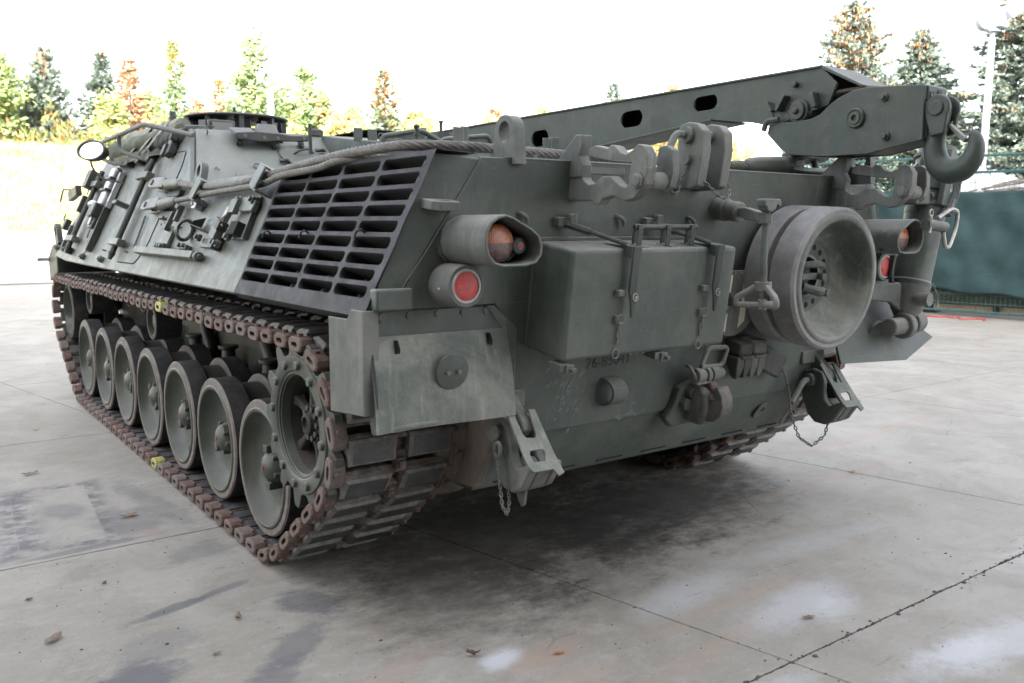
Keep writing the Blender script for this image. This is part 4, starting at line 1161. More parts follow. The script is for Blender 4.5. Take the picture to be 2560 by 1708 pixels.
def engine_deck():
    m = MB()
    m.loft([[(-.345, 1.30, 1.79), (.6, 1.30, 1.79), (.6, 2.1, 1.79), (-.345, 2.1, 1.79)], [(-.31, 1.352, 2.106), (.6, 1.352, 2.106), (.6, 2.0, 2.186), (-.31, 2.0, 2.186)]])
    m.build('engine_cover', 'paint', V, bevel=.008)
    for k in range(9):
        m = MB(); m.box((-.20, 1.338, 2.078-k*.009), (.185, .012, .0045)); m.build('louvre_slat', 'paint_dusty', V)
    def bracket(x, y, z0, z1, w=.055):
        m = MB(); m.box((x, y, (z0+z1)/2), (w, .008, z1-z0)); m.box((x+w/2, y+.022, (z0+z1)/2), (.008, .05, z1-z0)); m.build('channel_bracket', 'paint', V, bevel=.003)
    bracket(-.75, -.5, 1.8, 2.002); bracket(-.69, -.46, 1.8, 2.013, .04)
    bracket(-.82, 0, 1.8, 1.98, .05); bracket(-.77, .03, 1.8, 1.99, .04)
    bracket(.17, 0, 1.8, 2.044, .06); bracket(.245, .03, 1.8, 2.056, .07)
    bracket(-.32, 1.4, 2.1, 2.188, .06); bracket(-.215, 1.4, 2.1, 2.186, .065)
    m = MB(); m.prism([(-.68, .4, 1.80), (-.675, .4, 2.03), (-.60, .4, 2.055), (-.44, .4, 2.082), (-.40, .4, 2.078), (-.20, .4, 1.98), (-.15, .4, 1.80)], (0, .02, 0)); m.build('guard_plate', 'paint', V)
    m = MB(); m.tube(bend([(-.67, .40, 1.82), (-.67, .40, 2.035), (-.42, .40, 2.083), (-.15, .40, 1.965), (-.05, .4, 1.80)], .03), .014, 8); m.build('guard_rail', 'paint', V)
    m = MB(); m.prism([(-.16, .6, 1.80), (-.15, .6, 2.055), (.17, .6, 2.10), (.25, .6, 2.03), (.36, .6, 1.80)], (0, .02, 0)); m.build('guard_plate', 'paint', V)
    m = MB(); m.tube(bend([(-.18, .595, 1.82), (-.17, .595, 2.062), (.175, .595, 2.106), (.37, .595, 1.80)], .03), .013, 8); m.build('guard_rail', 'paint', V)
    m = MB(); m.tube(spline([(-.50, .3, 1.80), (-.515, .3, 1.99), (-.512, .3, 2.03), (-.505, .3, 2.06), (-.51, .3, 2.085)], 4), .012, 8); m.ball((-.508, .3, 2.09), (.018, .016, .013), 10); m.cyl((-.51, .3, 2.04), (-.51, .3, 2.055), .018, n=8); m.build('hose_fitting', 'paint_dark', V)
    m = MB(); m.cyl((.386, 1.5, 1.9), (.386, 1.5, 2.28), .012, n=8); m.cyl((.386, 1.5, 2.28), (.386, 1.5, 2.292), .02, n=8); m.box((.39, 1.5, 2.19), (.10, .06, .05)); m.build('deck_pin', 'paint_dark', V)
    m = MB(); m.prism([(-.25, 2.3, 2.18), (-.20, 2.2, 2.196), (.06, 2.0, 2.255), (.40, 2.0, 2.255), (.75, 2.6, 2.20)], (.05, .5, .01)); m.build('cab_cover', 'paint_clean', V, bevel=.01)
    m = MB()
    for x, z in ((-.40, 2.075), (-.56, 2.058), (-.66, 2.03)):
        m.tube(bend([(x-.02, .42, z-.01), (x-.02, .42, z+.02), (x+.02, .42, z+.022), (x+.02, .42, z)], .01), .004, 5)
    m.build('lug', 'paint', V)
    m = MB()
    m.tube(bend([(-.62, .10, 1.82), (-.62, .10, 1.93), (-.55, .12, 1.975), (-.46, .12, 1.96), (-.40, .1, 1.90)], .03), .010, 6); m.tube([(-.56, .12, 1.97), (-.545, .14, 2.02)], .008, 6); m.build('hose', 'paint_dark', V)
    m = MB(); m.box((-.28, -.25, 1.87), (.42, .30, .12)); m.box((.38, -.2, 1.86), (.3, .5, .11)); m.build('deck_box', 'paint', V, bevel=.015)
engine_deck()

def side_fittings():
    # pry bars held by two clamps each
    for yc in (2.61, 4.29):
        t = thing('pry_bar', 'long steel bar clamped to the left side, %s' % ('next to the door outline' if yc < 3 else 'nearest the front end'), 'bar', S(yc, 1.30), 'bars clamped to the left side')
        m = MB(); m.tube([S(yc, z, .045) for z in (1.335, 1.60, 1.86, 1.90)], [.021]*3+[.017], 10); m.cyl(S(yc, 1.335, .045), S(yc, 1.29, .045), .027, .012, 10); m.build('shaft', 'paint_dark', t)
        m = MB(); m.cyl(S(yc, 1.90, .045), S(yc, 1.985, .040), .026, .020, 10); m.build('tip', 'paint_dark', t)
        m = MB(); m.tube([S(yc+.075, z, .030) for z in (1.40, 1.60, 1.84)], .014, 8); m.build('rod', 'paint_dark', t)
        for zz in (1.405, 1.865):
            m = MB(); m.box(S(yc, zz, .048), (.30, .05, .055), MS); m.build('clamp', 'paint_side', V, bevel=.005)
    # strapped tool bracket between the bars
    t = part('tool_stowage', V)
    def sb(name, mat, y, z, o, s, bev=.004, par=None):
        m = MB(); m.box(S(y, z, o), s, MS); return m.build(name, mat, par or t, bevel=bev)
    sb('base_plate', 'paint_side', 3.62, 1.66, .006, (.20, .62, .012))
    for z, h in ((1.93, .10), (1.83, .12), (1.73, .14)):
        sb('padded_sleeve', 'duct_tape', 3.67-(1.9-z)*.03, z, .045, (.16, h, .06), .02)
    sb('strap', 'paint_dark', 3.66, 1.88, .055, (.22, .022, .075)); sb('strap', 'paint_dark', 3.66, 1.79, .055, (.22, .022, .075))
    sb('clamp_jaw', 'paint_dark', 3.66, 1.625, .06, (.17, .12, .10), .012)
    m = MB(); m.tube(bend([S(3.95, 1.64, .04), S(3.90, 1.675, .09), S(3.72, 1.68, .10), S(3.62, 1.65, .06)], .04), .022, 8); m.build('cable_loop', 'duct_tape', t)
    sb('latch_frame', 'paint_dark', 3.67, 1.545, .045, (.18, .11, .05), .006); sb('latch_tongue', 'bare', 3.67, 1.545, .075, (.07, .07, .02))
    sb('foot_plate', 'paint_side', 3.66, 1.42, .008, (.17, .20, .016)); sb('guide_rail', 'paint_dark', 3.51, 1.52, .03, (.03, .42, .05)); sb('guide_rail', 'duct_tape', 3.50, 1.80, .03, (.05, .30, .04))
    m = MB(); m.tube([S(3.75, 1.40, .02), S(3.62, 1.43, .02), S(3.60, 1.50, .02)], .004, 5); m.tube([S(3.70, 1.29, .02), S(3.56, 1.40, .02)], .004, 5); m.build('cord', 'paint_dark', t)
    # outline of the side door
    m = MB(); m.tube(bend([S(1.99, 2.02, .001), S(1.94, 1.94, .001), S(1.945, 1.72, .001), S(1.955, 1.41, .001), S(2.08, 1.295, .001), S(2.55, 1.292, .001)], .06), .0045, 5); m.build('door_seam', 'black', V)
    m = MB(); m.tube(bend([S(2.02, 2.03, .001), S(2.25, 2.035, .001)], .03), .0035, 5); m.build('door_seam', 'black', V)
    # step rail
    m = MB(); m.box(S(1.375, 1.372, .030), (1.25, .045, .06), MS); m.build('step_rail', 'paint_side', V, bevel=.006)
    m = MB(); m.cyl(S(.745, 1.372, .03), S(.70, 1.372, .03), .026, n=14); m.cyl(S(.70, 1.372, .03), S(.685, 1.372, .03), .014, n=6); m.build('rail_bolt', 'paint', V, bevel=.003)
    # small bosses, bolts and lugs
    for y, z in ((4.60, 1.32), (3.71, 1.285), (3.02, 1.287), (5.0, 1.33)):
        m = MB(); m.cyl(S(y, z, 0), S(y, z, .035), .024, n=14); m.cyl(S(y, z, .035), S(y, z, .045), .016, n=6); m.build('boss', 'paint_side', V, bevel=.004)
    for y, z in ((2.406, 1.362), (3.09, 1.355), (1.88, 1.398), (1.75, 1.545), (1.375, 1.532), (3.60, 1.357)):
        m = MB(); m.tube(bend([S(y+.022, z, 0), S(y+.02, z, .022), S(y-.02, z, .022), S(y-.022, z, 0)], .012), .005, 6); m.build('lug', 'paint_side', V)
    sb2 = lambda name, mat, y, z, o, s, bev=.004: (lambda m: (m.box(S(y, z, o), s, MS), m.build(name, mat, V, bevel=bev)))(MB())
    sb2('foot_peg', 'paint', 2.98, 1.675, .05, (.13, .03, .10)); sb2('lug', 'paint', 1.74, 1.582, .02, (.03, .02, .04))
    # chains lying on the side
    m = MB(); m.chain([S(2.275, 1.60, .012), S(2.25, 1.50, .010), S(2.23, 1.392, .010)], .026, .0032); m.build('chain', 'paint_dark', V)
    m = MB(); m.chain([S(3.905, 1.50, .012), S(3.90, 1.42, .010)], .026, .0032); m.build('chain', 'paint_dark', V)
    # spring clamp
    c = part('tool_clamp', V)
    def cb(name, mat, y, z, o, s, bev=.003, rot=0):
        m = MB(); m.box(S(y, z, o), s, MS @ Matrix.Rotation(rot, 3, 'Z')); return m.build(name, mat, c, bevel=bev)
    cb('clamp_arm', 'paint', 1.405, 1.60, .035, (.035, .10, .03), rot=-.1); cb('clamp_arm', 'paint', 1.485, 1.555, .045, (.03, .11, .03), rot=-.15); cb('clamp_arm', 'paint', 1.53, 1.52, .04, (.10, .022, .035), rot=-.35)
    cb('clamp_back', 'paint_side', 1.46, 1.46, .015, (.07, .16, .02)); cb('clamp_foot', 'paint', 1.47, 1.405, .03, (.15, .04, .045))
    for dy in (-.05, 0, .05):
        m = MB(); m.cyl(S(1.46+dy, 1.405, .05), S(1.46+dy, 1.405, .068), .014, n=6); m.build('bolt', 'paint', c)
    for y, z, s in ((1.42, 1.635, .016), (1.385, 1.63, .016)):
        m = MB(); m.cyl(S(y, z, .045), S(y, z, .065), s, n=6); m.build('bolt', 'paint', c)
    # ring clamp
    c = part('ring_clamp', V)
    m = MB(); ctr = S(1.085, 1.50, .05); m.tube([ctr+US*.058*cos(a)+NS*.042*sin(a) for a in [2*pi*k/20 for k in range(20)]], .011, 8, closed=True)
    m.cyl(ctr+Vector((0, .03, 0)), ctr-Vector((0, .03, 0)), .052, n=20, caps=False); m.build('ring', 'paint', c)
    m = MB(); m.box(S(1.055, 1.415, .02), (.13, .03, .035), MS); m.cyl(S(1.10, 1.42, .035), S(1.10, 1.42, .055), .014, n=6); m.cyl(S(1.02, 1.42, .035), S(1.02, 1.42, .055), .014, n=6); m.build('ring_foot', 'paint', c, bevel=.004)
    # clip under the rope
    m = MB(); m.box(S(1.11, 1.65, .03), (.07, .065, .045), MS); m.cyl(S(1.135, 1.645, .05), S(1.135, 1.645, .062), .012, n=6); m.build('rope_clip', 'duct_tape', V, bevel=.012)
    # pale V bracket
    m = MB(); m.prism([S(.93, 1.585, .01), S(.945, 1.515, .01), S(.87, 1.505, .09), S(.85, 1.535, .09)], Vector((0, -.004, 0)))
    m.prism([S(.945, 1.512, .005), S(.73, 1.495, .005), S(.71, 1.50, .075), S(.86, 1.512, .09)], Vector((0, 0, .004))); m.prism([S(.86, 1.512, .02), S(.72, 1.498, .02), S(.70, 1.56, .02), S(.80, 1.56, .02)], NS*.004); m.build('angle_bracket', 'paint_side', V, bevel=.002)
    # shovel/axe holder beside the louvres
    c = part('tool_holder', V)
    cb('holder_back', 'paint_side', .29, 1.58, .010, (.20, .23, .014)); cb('holder_edge', 'paint_dark', .185, 1.575, .016, (.014, .22, .03), rot=.14)
    m = MB(); m.prism([S(.42, 1.672, .012), S(.20, 1.672, .012), S(.16, 1.64, .012), S(.17, 1.60, .012), S(.34, 1.60, .012)], NS*.03); m.build('top_plate', 'paint_side', c, bevel=.006)
    for y, z in ((.385, 1.655), (.20, 1.652), (.335, 1.475), (.46, 1.44), (.80, 1.465), (.51, 1.445)):
        m = MB(); m.cyl(S(y, z, .03), S(y, z, .05), .02, n=12); m.cyl(S(y, z, .05), S(y, z, .066), .013, n=6); m.build('bolt', 'paint', c)
    cb('hinge', 'paint_side', .40, 1.62, .05, (.09, .075, .03)); cb('latch', 'bare', .46, 1.575, .05, (.035, .09, .03), rot=-.3); cb('latch', 'paint_dark', .50, 1.53, .05, (.10, .05, .05), rot=-.3)
    cb('hinge', 'paint_side', .53, 1.495, .045, (.10, .08, .04), rot=-.2); cb('foot', 'paint_dark', .52, 1.445, .03, (.05, .07, .05)); cb('pocket', 'black', .285, 1.515, .035, (.10, .07, .045)); cb('lower_plate', 'paint_side', .66, 1.448, .014, (.30, .05, .012))
    m = MB(); m.tube(bend([S(.43, 1.585, .06), S(.47, 1.545, .07), S(.50, 1.51, .06)], .02), .006, 6); m.tube([S(.49, 1.555, .06), S(.44, 1.52, .06)], .006, 6); m.build('spring_wire', 'bare', c)
    # front ends
    m = MB(); m.prism([(-1.60, 5.30, 1.36), (-1.60, 5.10, 1.36), (-1.60, 5.08, 1.10), (-1.60, 5.55, 1.0), (-1.60, 5.60, 1.22)], (.52, 0, 0)); m.build('front_mudguard', 'paint_dark', V, bevel=.01)
    m = MB(); m.tube([(-1.60, 5.56, 1.21), (-1.70, 5.56, 1.21)], .02, 8); m.build('mudguard_pin', 'bare', V)
    m = MB(); m.box((-1.42, 5.05, 1.83), (.05, .42, .09), Matrix.Rotation(-.12, 3, 'X')); m.tube([(-1.42, 5.25, 1.87), (-1.42, 5.62, 1.885), (-1.42, 5.85, 1.77)], .011, 6); m.build('width_marker_arm', 'paint_dark', V, bevel=.006)
    sb2('front_plate', 'paint_dark', 4.72, 1.72, .02, (.06, .16, .04)); sb2('front_plate', 'paint_dark', 4.95, 1.53, .03, (.10, .10, .05)); sb2('front_box', 'paint_dark', 4.45, 1.90, .06, (.16, .16, .10)); sb2('front_rail', 'paint', 4.72, 1.43, .02, (.03, .22, .03)); sb2('front_clip', 'paint', 4.33, 1.315, .03, (.06, .06, .05))
    m = MB(); m.tube(bend([S(4.9, 1.57, .03), S(5.03, 1.56, .06), S(5.02, 1.62, .06)], .02), .007, 6); m.build('lug', 'paint_dark', V)
    m = MB(); m.tube(bend([S(4.65, 1.80, .02), S(4.62, 1.93, .05), S(4.52, 1.99, .06)], .05), .006, 6); m.build('wire', 'paint_dark', V)
side_fittings()

def rack():
    """tubular basket on the shoulder with rolled canvas, and the mirror"""
    r = part('stowage_rack', V)
    m = MB(); m.tube(bend([(-1.42, 3.93, 2.20), (-1.40, 2.49, 2.235), (-1.22, 1.98, 2.13)], .08, 8), .016, 10); m.build('top_rail', 'paint', r)
    m = MB(); m.tube(bend([(-1.42, 3.95, 2.20), (-1.43, 4.06, 2.13), (-1.38, 3.7, 2.04), (-1.28, 3.35, 2.0)], .08, 6), .015, 8); m.build('end_loop', 'paint_dark', r)
    m = MB(); m.tube(bend([(-1.41, 3.20, 2.215), (-1.42, 3.18, 2.10), (-1.34, 2.82, 2.02), (-1.26, 2.70, 1.985)], .08, 6), .016, 8); m.build('stay', 'paint_dark', r)
    m = MB(); m.prism([(-1.335, 3.97, 2.078), (-1.335, 2.71, 2.09), (-1.315, 2.68, 2.04), (-1.315, 3.90, 2.022)], (.006, 0, 0)); m.prism([(-1.325, 3.94, 2.024), (-1.325, 2.66, 2.040), (-1.22, 2.5, 2.06), (-1.22, 3.9, 2.05)], (0, 0, -.006)); m.build('tray', 'paint_side', r)
    for y in (2.75, 3.05, 3.4): 
        m = MB(); m.box(S(y, 2.005, .03), (.09, .05, .06), MS); m.build('tray_foot', 'paint_dark', r, bevel=.006)
    rnd = random.Random(4)
    def roll(p0, p1, rad, mat, label, name='canvas_roll', straps=()):
        p0 = Vector(p0); p1 = Vector(p1); ax = (p1-p0); L = ax.length; ax.normalize(); x = ax.orthogonal().normalized(); y = ax.cross(x)
        mb = MB(); loops = []
        N = 22
        for i in range(N+1):
            s = i/N; loop = []
            for k in range(20):
                a = 2*pi*k/20
                rr = rad*(1+.07*sin(a*3+s*9)+.06*sin(s*31+a*2)+.05*rnd.random())*(.93 if i in (0, N) else 1)
                for q in straps: rr *= 1-.13*math.exp(-((s-q)/.03)**2)
                loop.append(p0+ax*L*s+x*rr*cos(a)+y*rr*sin(a))
            loops.append(loop)
        mb.loft(loops, True)
        o = mb.build(name, mat, None, smooth=70); tag(o, label, 'canvas roll', 'rolled canvas in the stowage rack'); return o
    roll((-1.28, 3.92, 2.13), (-1.13, 2.55, 2.175), .085, 'canvas', 'dark olive canvas roll lying in front on the rack tray', straps=(.2, .45, .7))
    roll((-1.17, 3.88, 2.20), (-1.06, 2.75, 2.235), .088, 'canvas_pale', 'pale canvas bundle on top at the back of the rack', straps=(.25, .6, .85))
    roll((-1.25, 2.62, 2.135), (-1.19, 2.20, 2.145), .055, 'rubber', 'short black rolled sheet at the rear end of the rack')
    for k, y in enumerate((3.35, 3.05, 2.85)):
        m = MB(); m.prism([(-1.34, y, 2.06), (-1.34, y-.10, 2.065), (-1.17, y-.20, 2.30), (-1.17, y-.08, 2.295)], (.008, 0, .004))
        tag(m.build('canvas_strap', 'canvas_pale'), ('pale strap round the rolled canvas nearest the mirror', 'middle pale strap round the rolled canvas', 'pale strap round the rolled canvas nearest the hatch')[k], 'strap', 'straps round the rolled canvas')
    # latch block right of the rack
    m = MB(); m.box(S(2.29, 2.075, .03), (.10, .17, .05), MS @ Matrix.Rotation(.25, 3, 'Z')); m.box(S(2.25, 2.12, .05), (.05, .06, .05), MS); m.box(S(2.33, 2.03, .055), (.06, .09, .03), MS @ Matrix.Rotation(.25, 3, 'Z')); m.build('latch_block', 'paint_dark', V, bevel=.006)
    # mirror
    mr = part('wing_mirror', V)
    c = Vector((-1.55, 3.50, 2.115)); n = Vector((-.75, -.60, .26)).normalized(); x = Vector((0, 0, 1)).cross(n).normalized(); y = n.cross(x).normalized()
    # seen edge-on housing: an oval dish facing back along the hull
    def oval(sx, sy, o): return [c+x*sx*1.05*cos(a)+y*sy*sin(a)+n*o for a in [2*pi*k/28 for k in range(28)]]
    m = MB(); m.loft([oval(.02, .03, -.09), oval(.09, .055, -.085), oval(.118, .078, -.04), oval(.122, .082, .012), oval(.108, .070, .012), oval(.108, .070, .0)], caps=False); m.build('housing', 'paint_dark', mr)
    m = MB(); m.loft([oval(.108, .070, -.002), oval(.108, .070, .002)]); m.build('mirror_glass', 'mirror', mr)
    m = MB(); m.tube(bend([c+y*-.075, c+Vector((0, -.02, -.15)), c+Vector((.06, -.05, -.22)), S(3.35, 1.86, .02)], .04), .008, 6); m.build('mirror_arm', 'paint_dark', mr)
rack()

# ------------------------------------------------------------------ rear fittings
def flat_plate(name, loops, mat, parent, M4, t, bevel=0.0):
    """a plate of thickness t cut to an outline with holes: loops of 2D points, placed by the 4x4 matrix M4"""
    cu = bpy.data.curves.new(name, 'CURVE'); cu.dimensions = '2D'; cu.fill_mode = 'BOTH'; cu.extrude = t/2
    for lp in loops:
        sp = cu.splines.new('POLY'); sp.points.add(len(lp)-1)
        for q, p in zip(sp.points, lp): q.co = (p[0], p[1], 0, 1)
        sp.use_cyclic_u = True
    tmp = bpy.data.objects.new(name, cu); col.objects.link(tmp)
    me = bpy.data.meshes.new_from_object(tmp.evaluated_get(bpy.context.evaluated_depsgraph_get()))
    bpy.data.objects.remove(tmp); bpy.data.curves.remove(cu)
    me.transform(M4); me.materials.clear(); me.materials.append(M[mat])
    bm = bmesh.new(); bm.from_mesh(me); bmesh.ops.remove_doubles(bm, verts=bm.verts, dist=1e-5); bmesh.ops.recalc_face_normals(bm, faces=bm.faces); bm.to_mesh(me); bm.free()
    o = bpy.data.objects.new(name, me); me.name = name; col.objects.link(o); o.parent = parent
    if bevel:
        b = o.modifiers.new('bevel', 'BEVEL'); b.width = bevel; b.segments = 2; b.limit_method = 'ANGLE'; b.angle_limit = radians(40)
    return o

def rear():
    R3 = MR
    def rb(name, mat, x, z, o, s, bev=.004, par=V, rot=0):
        m = MB(); m.box(Rr(x, z, o), s, R3 @ Matrix.Rotation(rot, 3, 'Z')); return m.build(name, mat, par, bevel=bev)
    # lamp hoods: a tube of flattened D section, cut square at the rear
    def hood(sx, parts):
        h = part('tail_lamp', V)
        prof = [(-.122, 0), (-.116, .045), (-.098, .072), (-.068, .090), (-.036, .096), (-.006, .088), (.03, .070), (.075, .048), (.108, .025), (.121, -.008), (.117, -.042), (.094, -.068), (.05, -.078), (-.05, -.078), (-.085, -.068), (-.112, -.038)]
        cx = -1.232*sx if sx > 0 else 1.232
        def loop(g, y): return [Vector((cx+(px*(1 if sx > 0 else -1))*g if sx > 0 else cx-(-px)*g*(-1)*-1, y, 1.494+pz*g)) for px, pz in prof]
        def loop2(g, y):
            k = 1 if sx > 0 else -1
            return [Vector((cx+k*px*g, y, 1.494+pz*g)) for px, pz in prof]
        m = MB(); m.loft([loop2(1, -1.27), loop2(1, -1.60), loop2(.905, -1.60), loop2(.90, -1.40), loop2(.5, -1.395)], caps=True); m.build('hood', 'paint_dusty', h, bevel=.004)
        m = MB(); m.tube([p for p in loop2(1.01, -1.31)], .010, 6, closed=True); m.build('weld_bead', 'paint', h)
        k = 1 if sx > 0 else -1
        lc = Vector((cx-k*.022*1, -1.535, 1.494)); 
        r = .063
        # lens: upper half amber, lower half dusky red
        for half, mat, nm in ((0, 'amber', 'amber_lens'), (1, 'smoke_red', 'red_lens')):
            m = MB(); loops = []
            for q in range(6):
                f = q/5; rr = r*cos(f*pi/2*.98); dy = -.018*sin(f*pi/2)
                loops.append([lc+Vector((rr*cos(a), dy, rr*sin(a))) for a in [(pi*k2/16 if half == 0 else pi+pi*k2/16) for k2 in range(17)]])
            m.loft(loops, False, False); m.build(nm, mat, h, smooth=70)
        m = MB(); m.cyl(lc+Vector((0, .0, 0)), lc+Vector((0, .10, 0)), r*1.02, n=28); m.build('lamp_body', 'rubber', h)
        mc = Vector((cx+k*.062, -1.545, 1.484))
        m = MB(); m.lathe([(0, 0), (0, .026), (.007, .031), (.05, .032), (.055, .024), (.055, 0)], mc, (0, 1, 0), 20); m.ball(mc+Vector((-.028, .02, .026)), .009, 8); m.tube([mc+Vector((0, .03, -.02)), mc+Vector((-.03, .03, -.045)), mc+Vector((-.05, .04, -.05))], .009, 6); m.build('marker_lamp', 'paint_dark', h)
        m = MB(); m.cyl(mc+Vector((0, -.001, 0)), mc+Vector((0, -.004, 0)), .0135, n=16); m.build('marker_ring', 'white_ring', h)
        m = MB(); m.cyl(mc+Vector((0, -.003, 0)), mc+Vector((0, -.006, 0)), .0110, n=16); m.build('marker_lens', 'red_dot', h)
        # reflector pot
        rf = part('reflector', V)
        rc = Vector((-1.312*sx, -1.42, 1.343))
        m = MB(); m.lathe([(.16, .078), (.0, .077), (-.006, .073), (-.006, .064), (.003, .061), (.004, .0)], rc, (0, 1, 0), 36); m.build('pot', 'paint_dusty', rf)
        m = MB(); m.lathe([(-.004, .0625), (-.008, .059), (-.008, .052), (-.002, .051)], rc, (0, 1, 0), 36); m.build('ring', 'white_ring', rf)
        m = MB(); m.lathe([(-.010, 0), (-.009, .03), (-.003, .0515)], rc, (0, 1, 0), 36); m.build('red_reflector', 'red_glass', rf)
        m = MB(); m.ball(rc+Vector((-.076, .05, -.01)), .007, 8); m.build('screw', 'bare', rf)
        return h
    hood(1, None); hood(-1, None)
    # ring lug on the corner
    LG = ((-.055, -.02), (-.055, .05), (-.03, .078), (.045, .078), (.055, .05), (.05, -.02))
    LI = ((-.032, .012), (-.030, .036), (-.014, .052), (.016, .052), (.032, .036), (.030, .012))
    lug = lambda pts, k: [Rr(-1.365+a, 1.628, b)+UR*k for a, b in pts]
    m = MB(); m.loft([lug(LG, -.016), lug(LG, .016), lug(LI, .016), lug(LI, -.016), lug(LG, -.016)], caps=False)
    m.build('ring_lug', 'paint_dusty', V, bevel=.003)
    # rod cradle brackets: notched jaws standing out from the plate
    def cradle(dx, dy):
        c = part('rod_cradle', V)
        D = Vector((dx, dy, 0))
        upper = [(-1.455, 1.836), (-1.49, 1.848), (-1.56, 1.832), (-1.575, 1.845), (-1.600, 1.838), (-1.625, 1.815), (-1.655, 1.806), (-1.690, 1.82), (-1.715, 1.838), (-1.745, 1.83), (-1.765, 1.80), (-1.765, 1.74), (-1.75, 1.695), (-1.715, 1.675), (-1.675, 1.69), (-1.672, 1.725), (-1.685, 1.775), (-1.60, 1.781), (-1.455, 1.808)]
        lower = [(-1.32, 1.648), (-1.475, 1.645), (-1.485, 1.632), (-1.52, 1.632), (-1.535, 1.652), (-1.585, 1.662), (-1.655, 1.640), (-1.70, 1.650), (-1.745, 1.690), (-1.74, 1.72), (-1.70, 1.715), (-1.655, 1.690), (-1.625, 1.697), (-1.575, 1.733), (-1.53, 1.733), (-1.495, 1.710), (-1.455, 1.706), (-1.425, 1.725), (-1.41, 1.752), (-1.32, 1.76)]
        m = MB(); m.prism([Vector((-.785, y, z))+D for y, z in upper], (.045, 0, 0)); m.build('upper_jaw', 'paint_dusty', c, bevel=.004)
        m = MB(); m.prism([Vector((-.784, y, z))+D for y, z in lower], (.047, 0, 0)); m.build('lower_jaw', 'paint_dusty', c, bevel=.004)
        m = MB(); m.prism([Vector((-.79, y, z))+D for y, z in ((-1.26, 1.79), (-1.385, 1.895), (-1.425, 1.892), (-1.425, 1.855), (-1.405, 1.815), (-1.425, 1.78), (-1.42, 1.735), (-1.33, 1.735))], (.05, 0, 0)); m.build('post', 'paint_dusty', c, bevel=.004)
        m = MB(); m.prism([Vector((-.665, y, z))+D for y, z in ((-1.70, 1.835), (-1.735, 1.838), (-1.765, 1.82), (-1.77, 1.74), (-1.755, 1.69), (-1.72, 1.675), (-1.69, 1.69), (-1.69, 1.80))], (.035, 0, 0)); m.build('outer_cheek', 'paint_dusty', c, bevel=.004)
        pc = Vector((0, -1.722, 1.712))+D
        m = MB(); m.cyl(pc+Vector((-.80, 0, 0)), pc+Vector((-.63, 0, 0)), .020, n=16); m.cyl(pc+Vector((-.795, 0, 0)), pc+Vector((-.786, 0, 0)), .029, n=6); m.build('pivot_pin', 'paint_dusty', c, bevel=.003)
        m = MB(); m.cyl(pc+Vector((-.738, 0, 0)), pc+Vector((-.666, 0, 0)), .032, n=18); m.build('spacer', 'paint_dusty', c)
        m = MB(); m.box(Vector((-.62, -1.345, 1.775))+D, (.24, .02, .045)); m.build('backing_bar', 'paint_dusty', c, bevel=.005)
    cradle(0, 0); cradle(1.70, 0)
    # twin cheek clevis with its bent pin on a chain
    c = part('clevis', V)
    prof = [(-1.32, 1.76), (-1.385, 1.80), (-1.39, 1.945), (-1.41, 1.968), (-1.445, 1.975), (-1.49, 1.965), (-1.52, 1.935), (-1.525, 1.86), (-1.50, 1.715), (-1.47, 1.705), (-1.32, 1.70)]
    for x in (-.24, -.105):
        m = MB(); m.prism([(x, y, z) for y, z in prof], (.055, 0, 0)); m.build('cheek', 'paint_dusty', c, bevel=.006)
    m = MB(); pc = Vector((-.26, -1.448, 1.922)); m.cyl(pc+Vector((-.0, 0, 0)), pc+Vector((.24, 0, 0)), .024, n=16); m.cyl(pc-Vector((.004, 0, 0)), pc+Vector((.018, 0, 0)), .034, n=20)
    m.tube(bend([pc, pc+Vector((-.05, 0, .004)), pc+Vector((-.10, -.005, -.065)), pc+Vector((-.115, -.005, -.085))], .03), .015, 10); m.build('bent_pin', 'paint_dusty', c)
    m = MB(); q = pc+Vector((-.115, -.005, -.095)); m.tube([q+Vector((.018*cos(a), 0, .018*sin(a)-.008)) for a in [2*pi*k/14 for k in range(14)]], .0032, 6, closed=True)
    m.chain([q+Vector((0, 0, -.02)), q+Vector((.05, .02, -.07)), q+Vector((.08, .03, -.15)), q+Vector((.105, .02, -.135)), q+Vector((.11, .02, -.09)), Vector((-.235, -1.46, 1.82))], .024, .003)
    m.chain([Vector((-.235, -1.462, 1.82)), Vector((-.20, -1.50, 1.74)), Vector((-.14, -1.53, 1.675)), Vector((-.08, -1.53, 1.662)), Vector((-.045, -1.51, 1.70)), Vector((-.03, -1.45, 1.82))], .024, .003)
    m.cyl((-.262, -1.45, 1.825), (-.24, -1.45, 1.825), .022, n=14); m.build('pin_chain', 'paint_dusty', c)
    # hook studs
    for x, z in ((-.505, 1.582), (-.088, 1.580), (-1.00, 1.590)):
        m = MB(); m.tube(bend([Rr(x-.018, z+.008, 0), Rr(x-.015, z+.012, .028), Rr(x+.008, z-.002, .036), Rr(x+.012, z-.024, .034)], .014), [.010]*14+[.008]*6 if False else .009, 8); m.build('stud', 'paint_dusty', V)
    m = MB(); m.cyl(Rr(-.46, 1.795, .0)+Vector((0, .03, 0)), Rr(-.46, 1.795, .0)+Vector((0, .03, .018)), .014, n=6); m.cyl((-.93, -1.31, 1.797), (-.93, -1.31, 1.818), .014, n=6); m.build('bolt', 'paint_dusty', V)
    # tool box
    t = part('tool_box', V)
    def bx(x, z, o): return Rr(x, z, o)
    L0, L1 = -.938, -.038
    m = MB(); pr = [(1.083, .012), (1.500, .012), (1.500, .255), (1.083, .255)]
    m.loft([[Rr(x, z+(.002 if z > 1.3 else 0), o) for z, o in pr] for x in (L0, L1)]); m.build('body', 'paint', t, bevel=.016, seg=3)
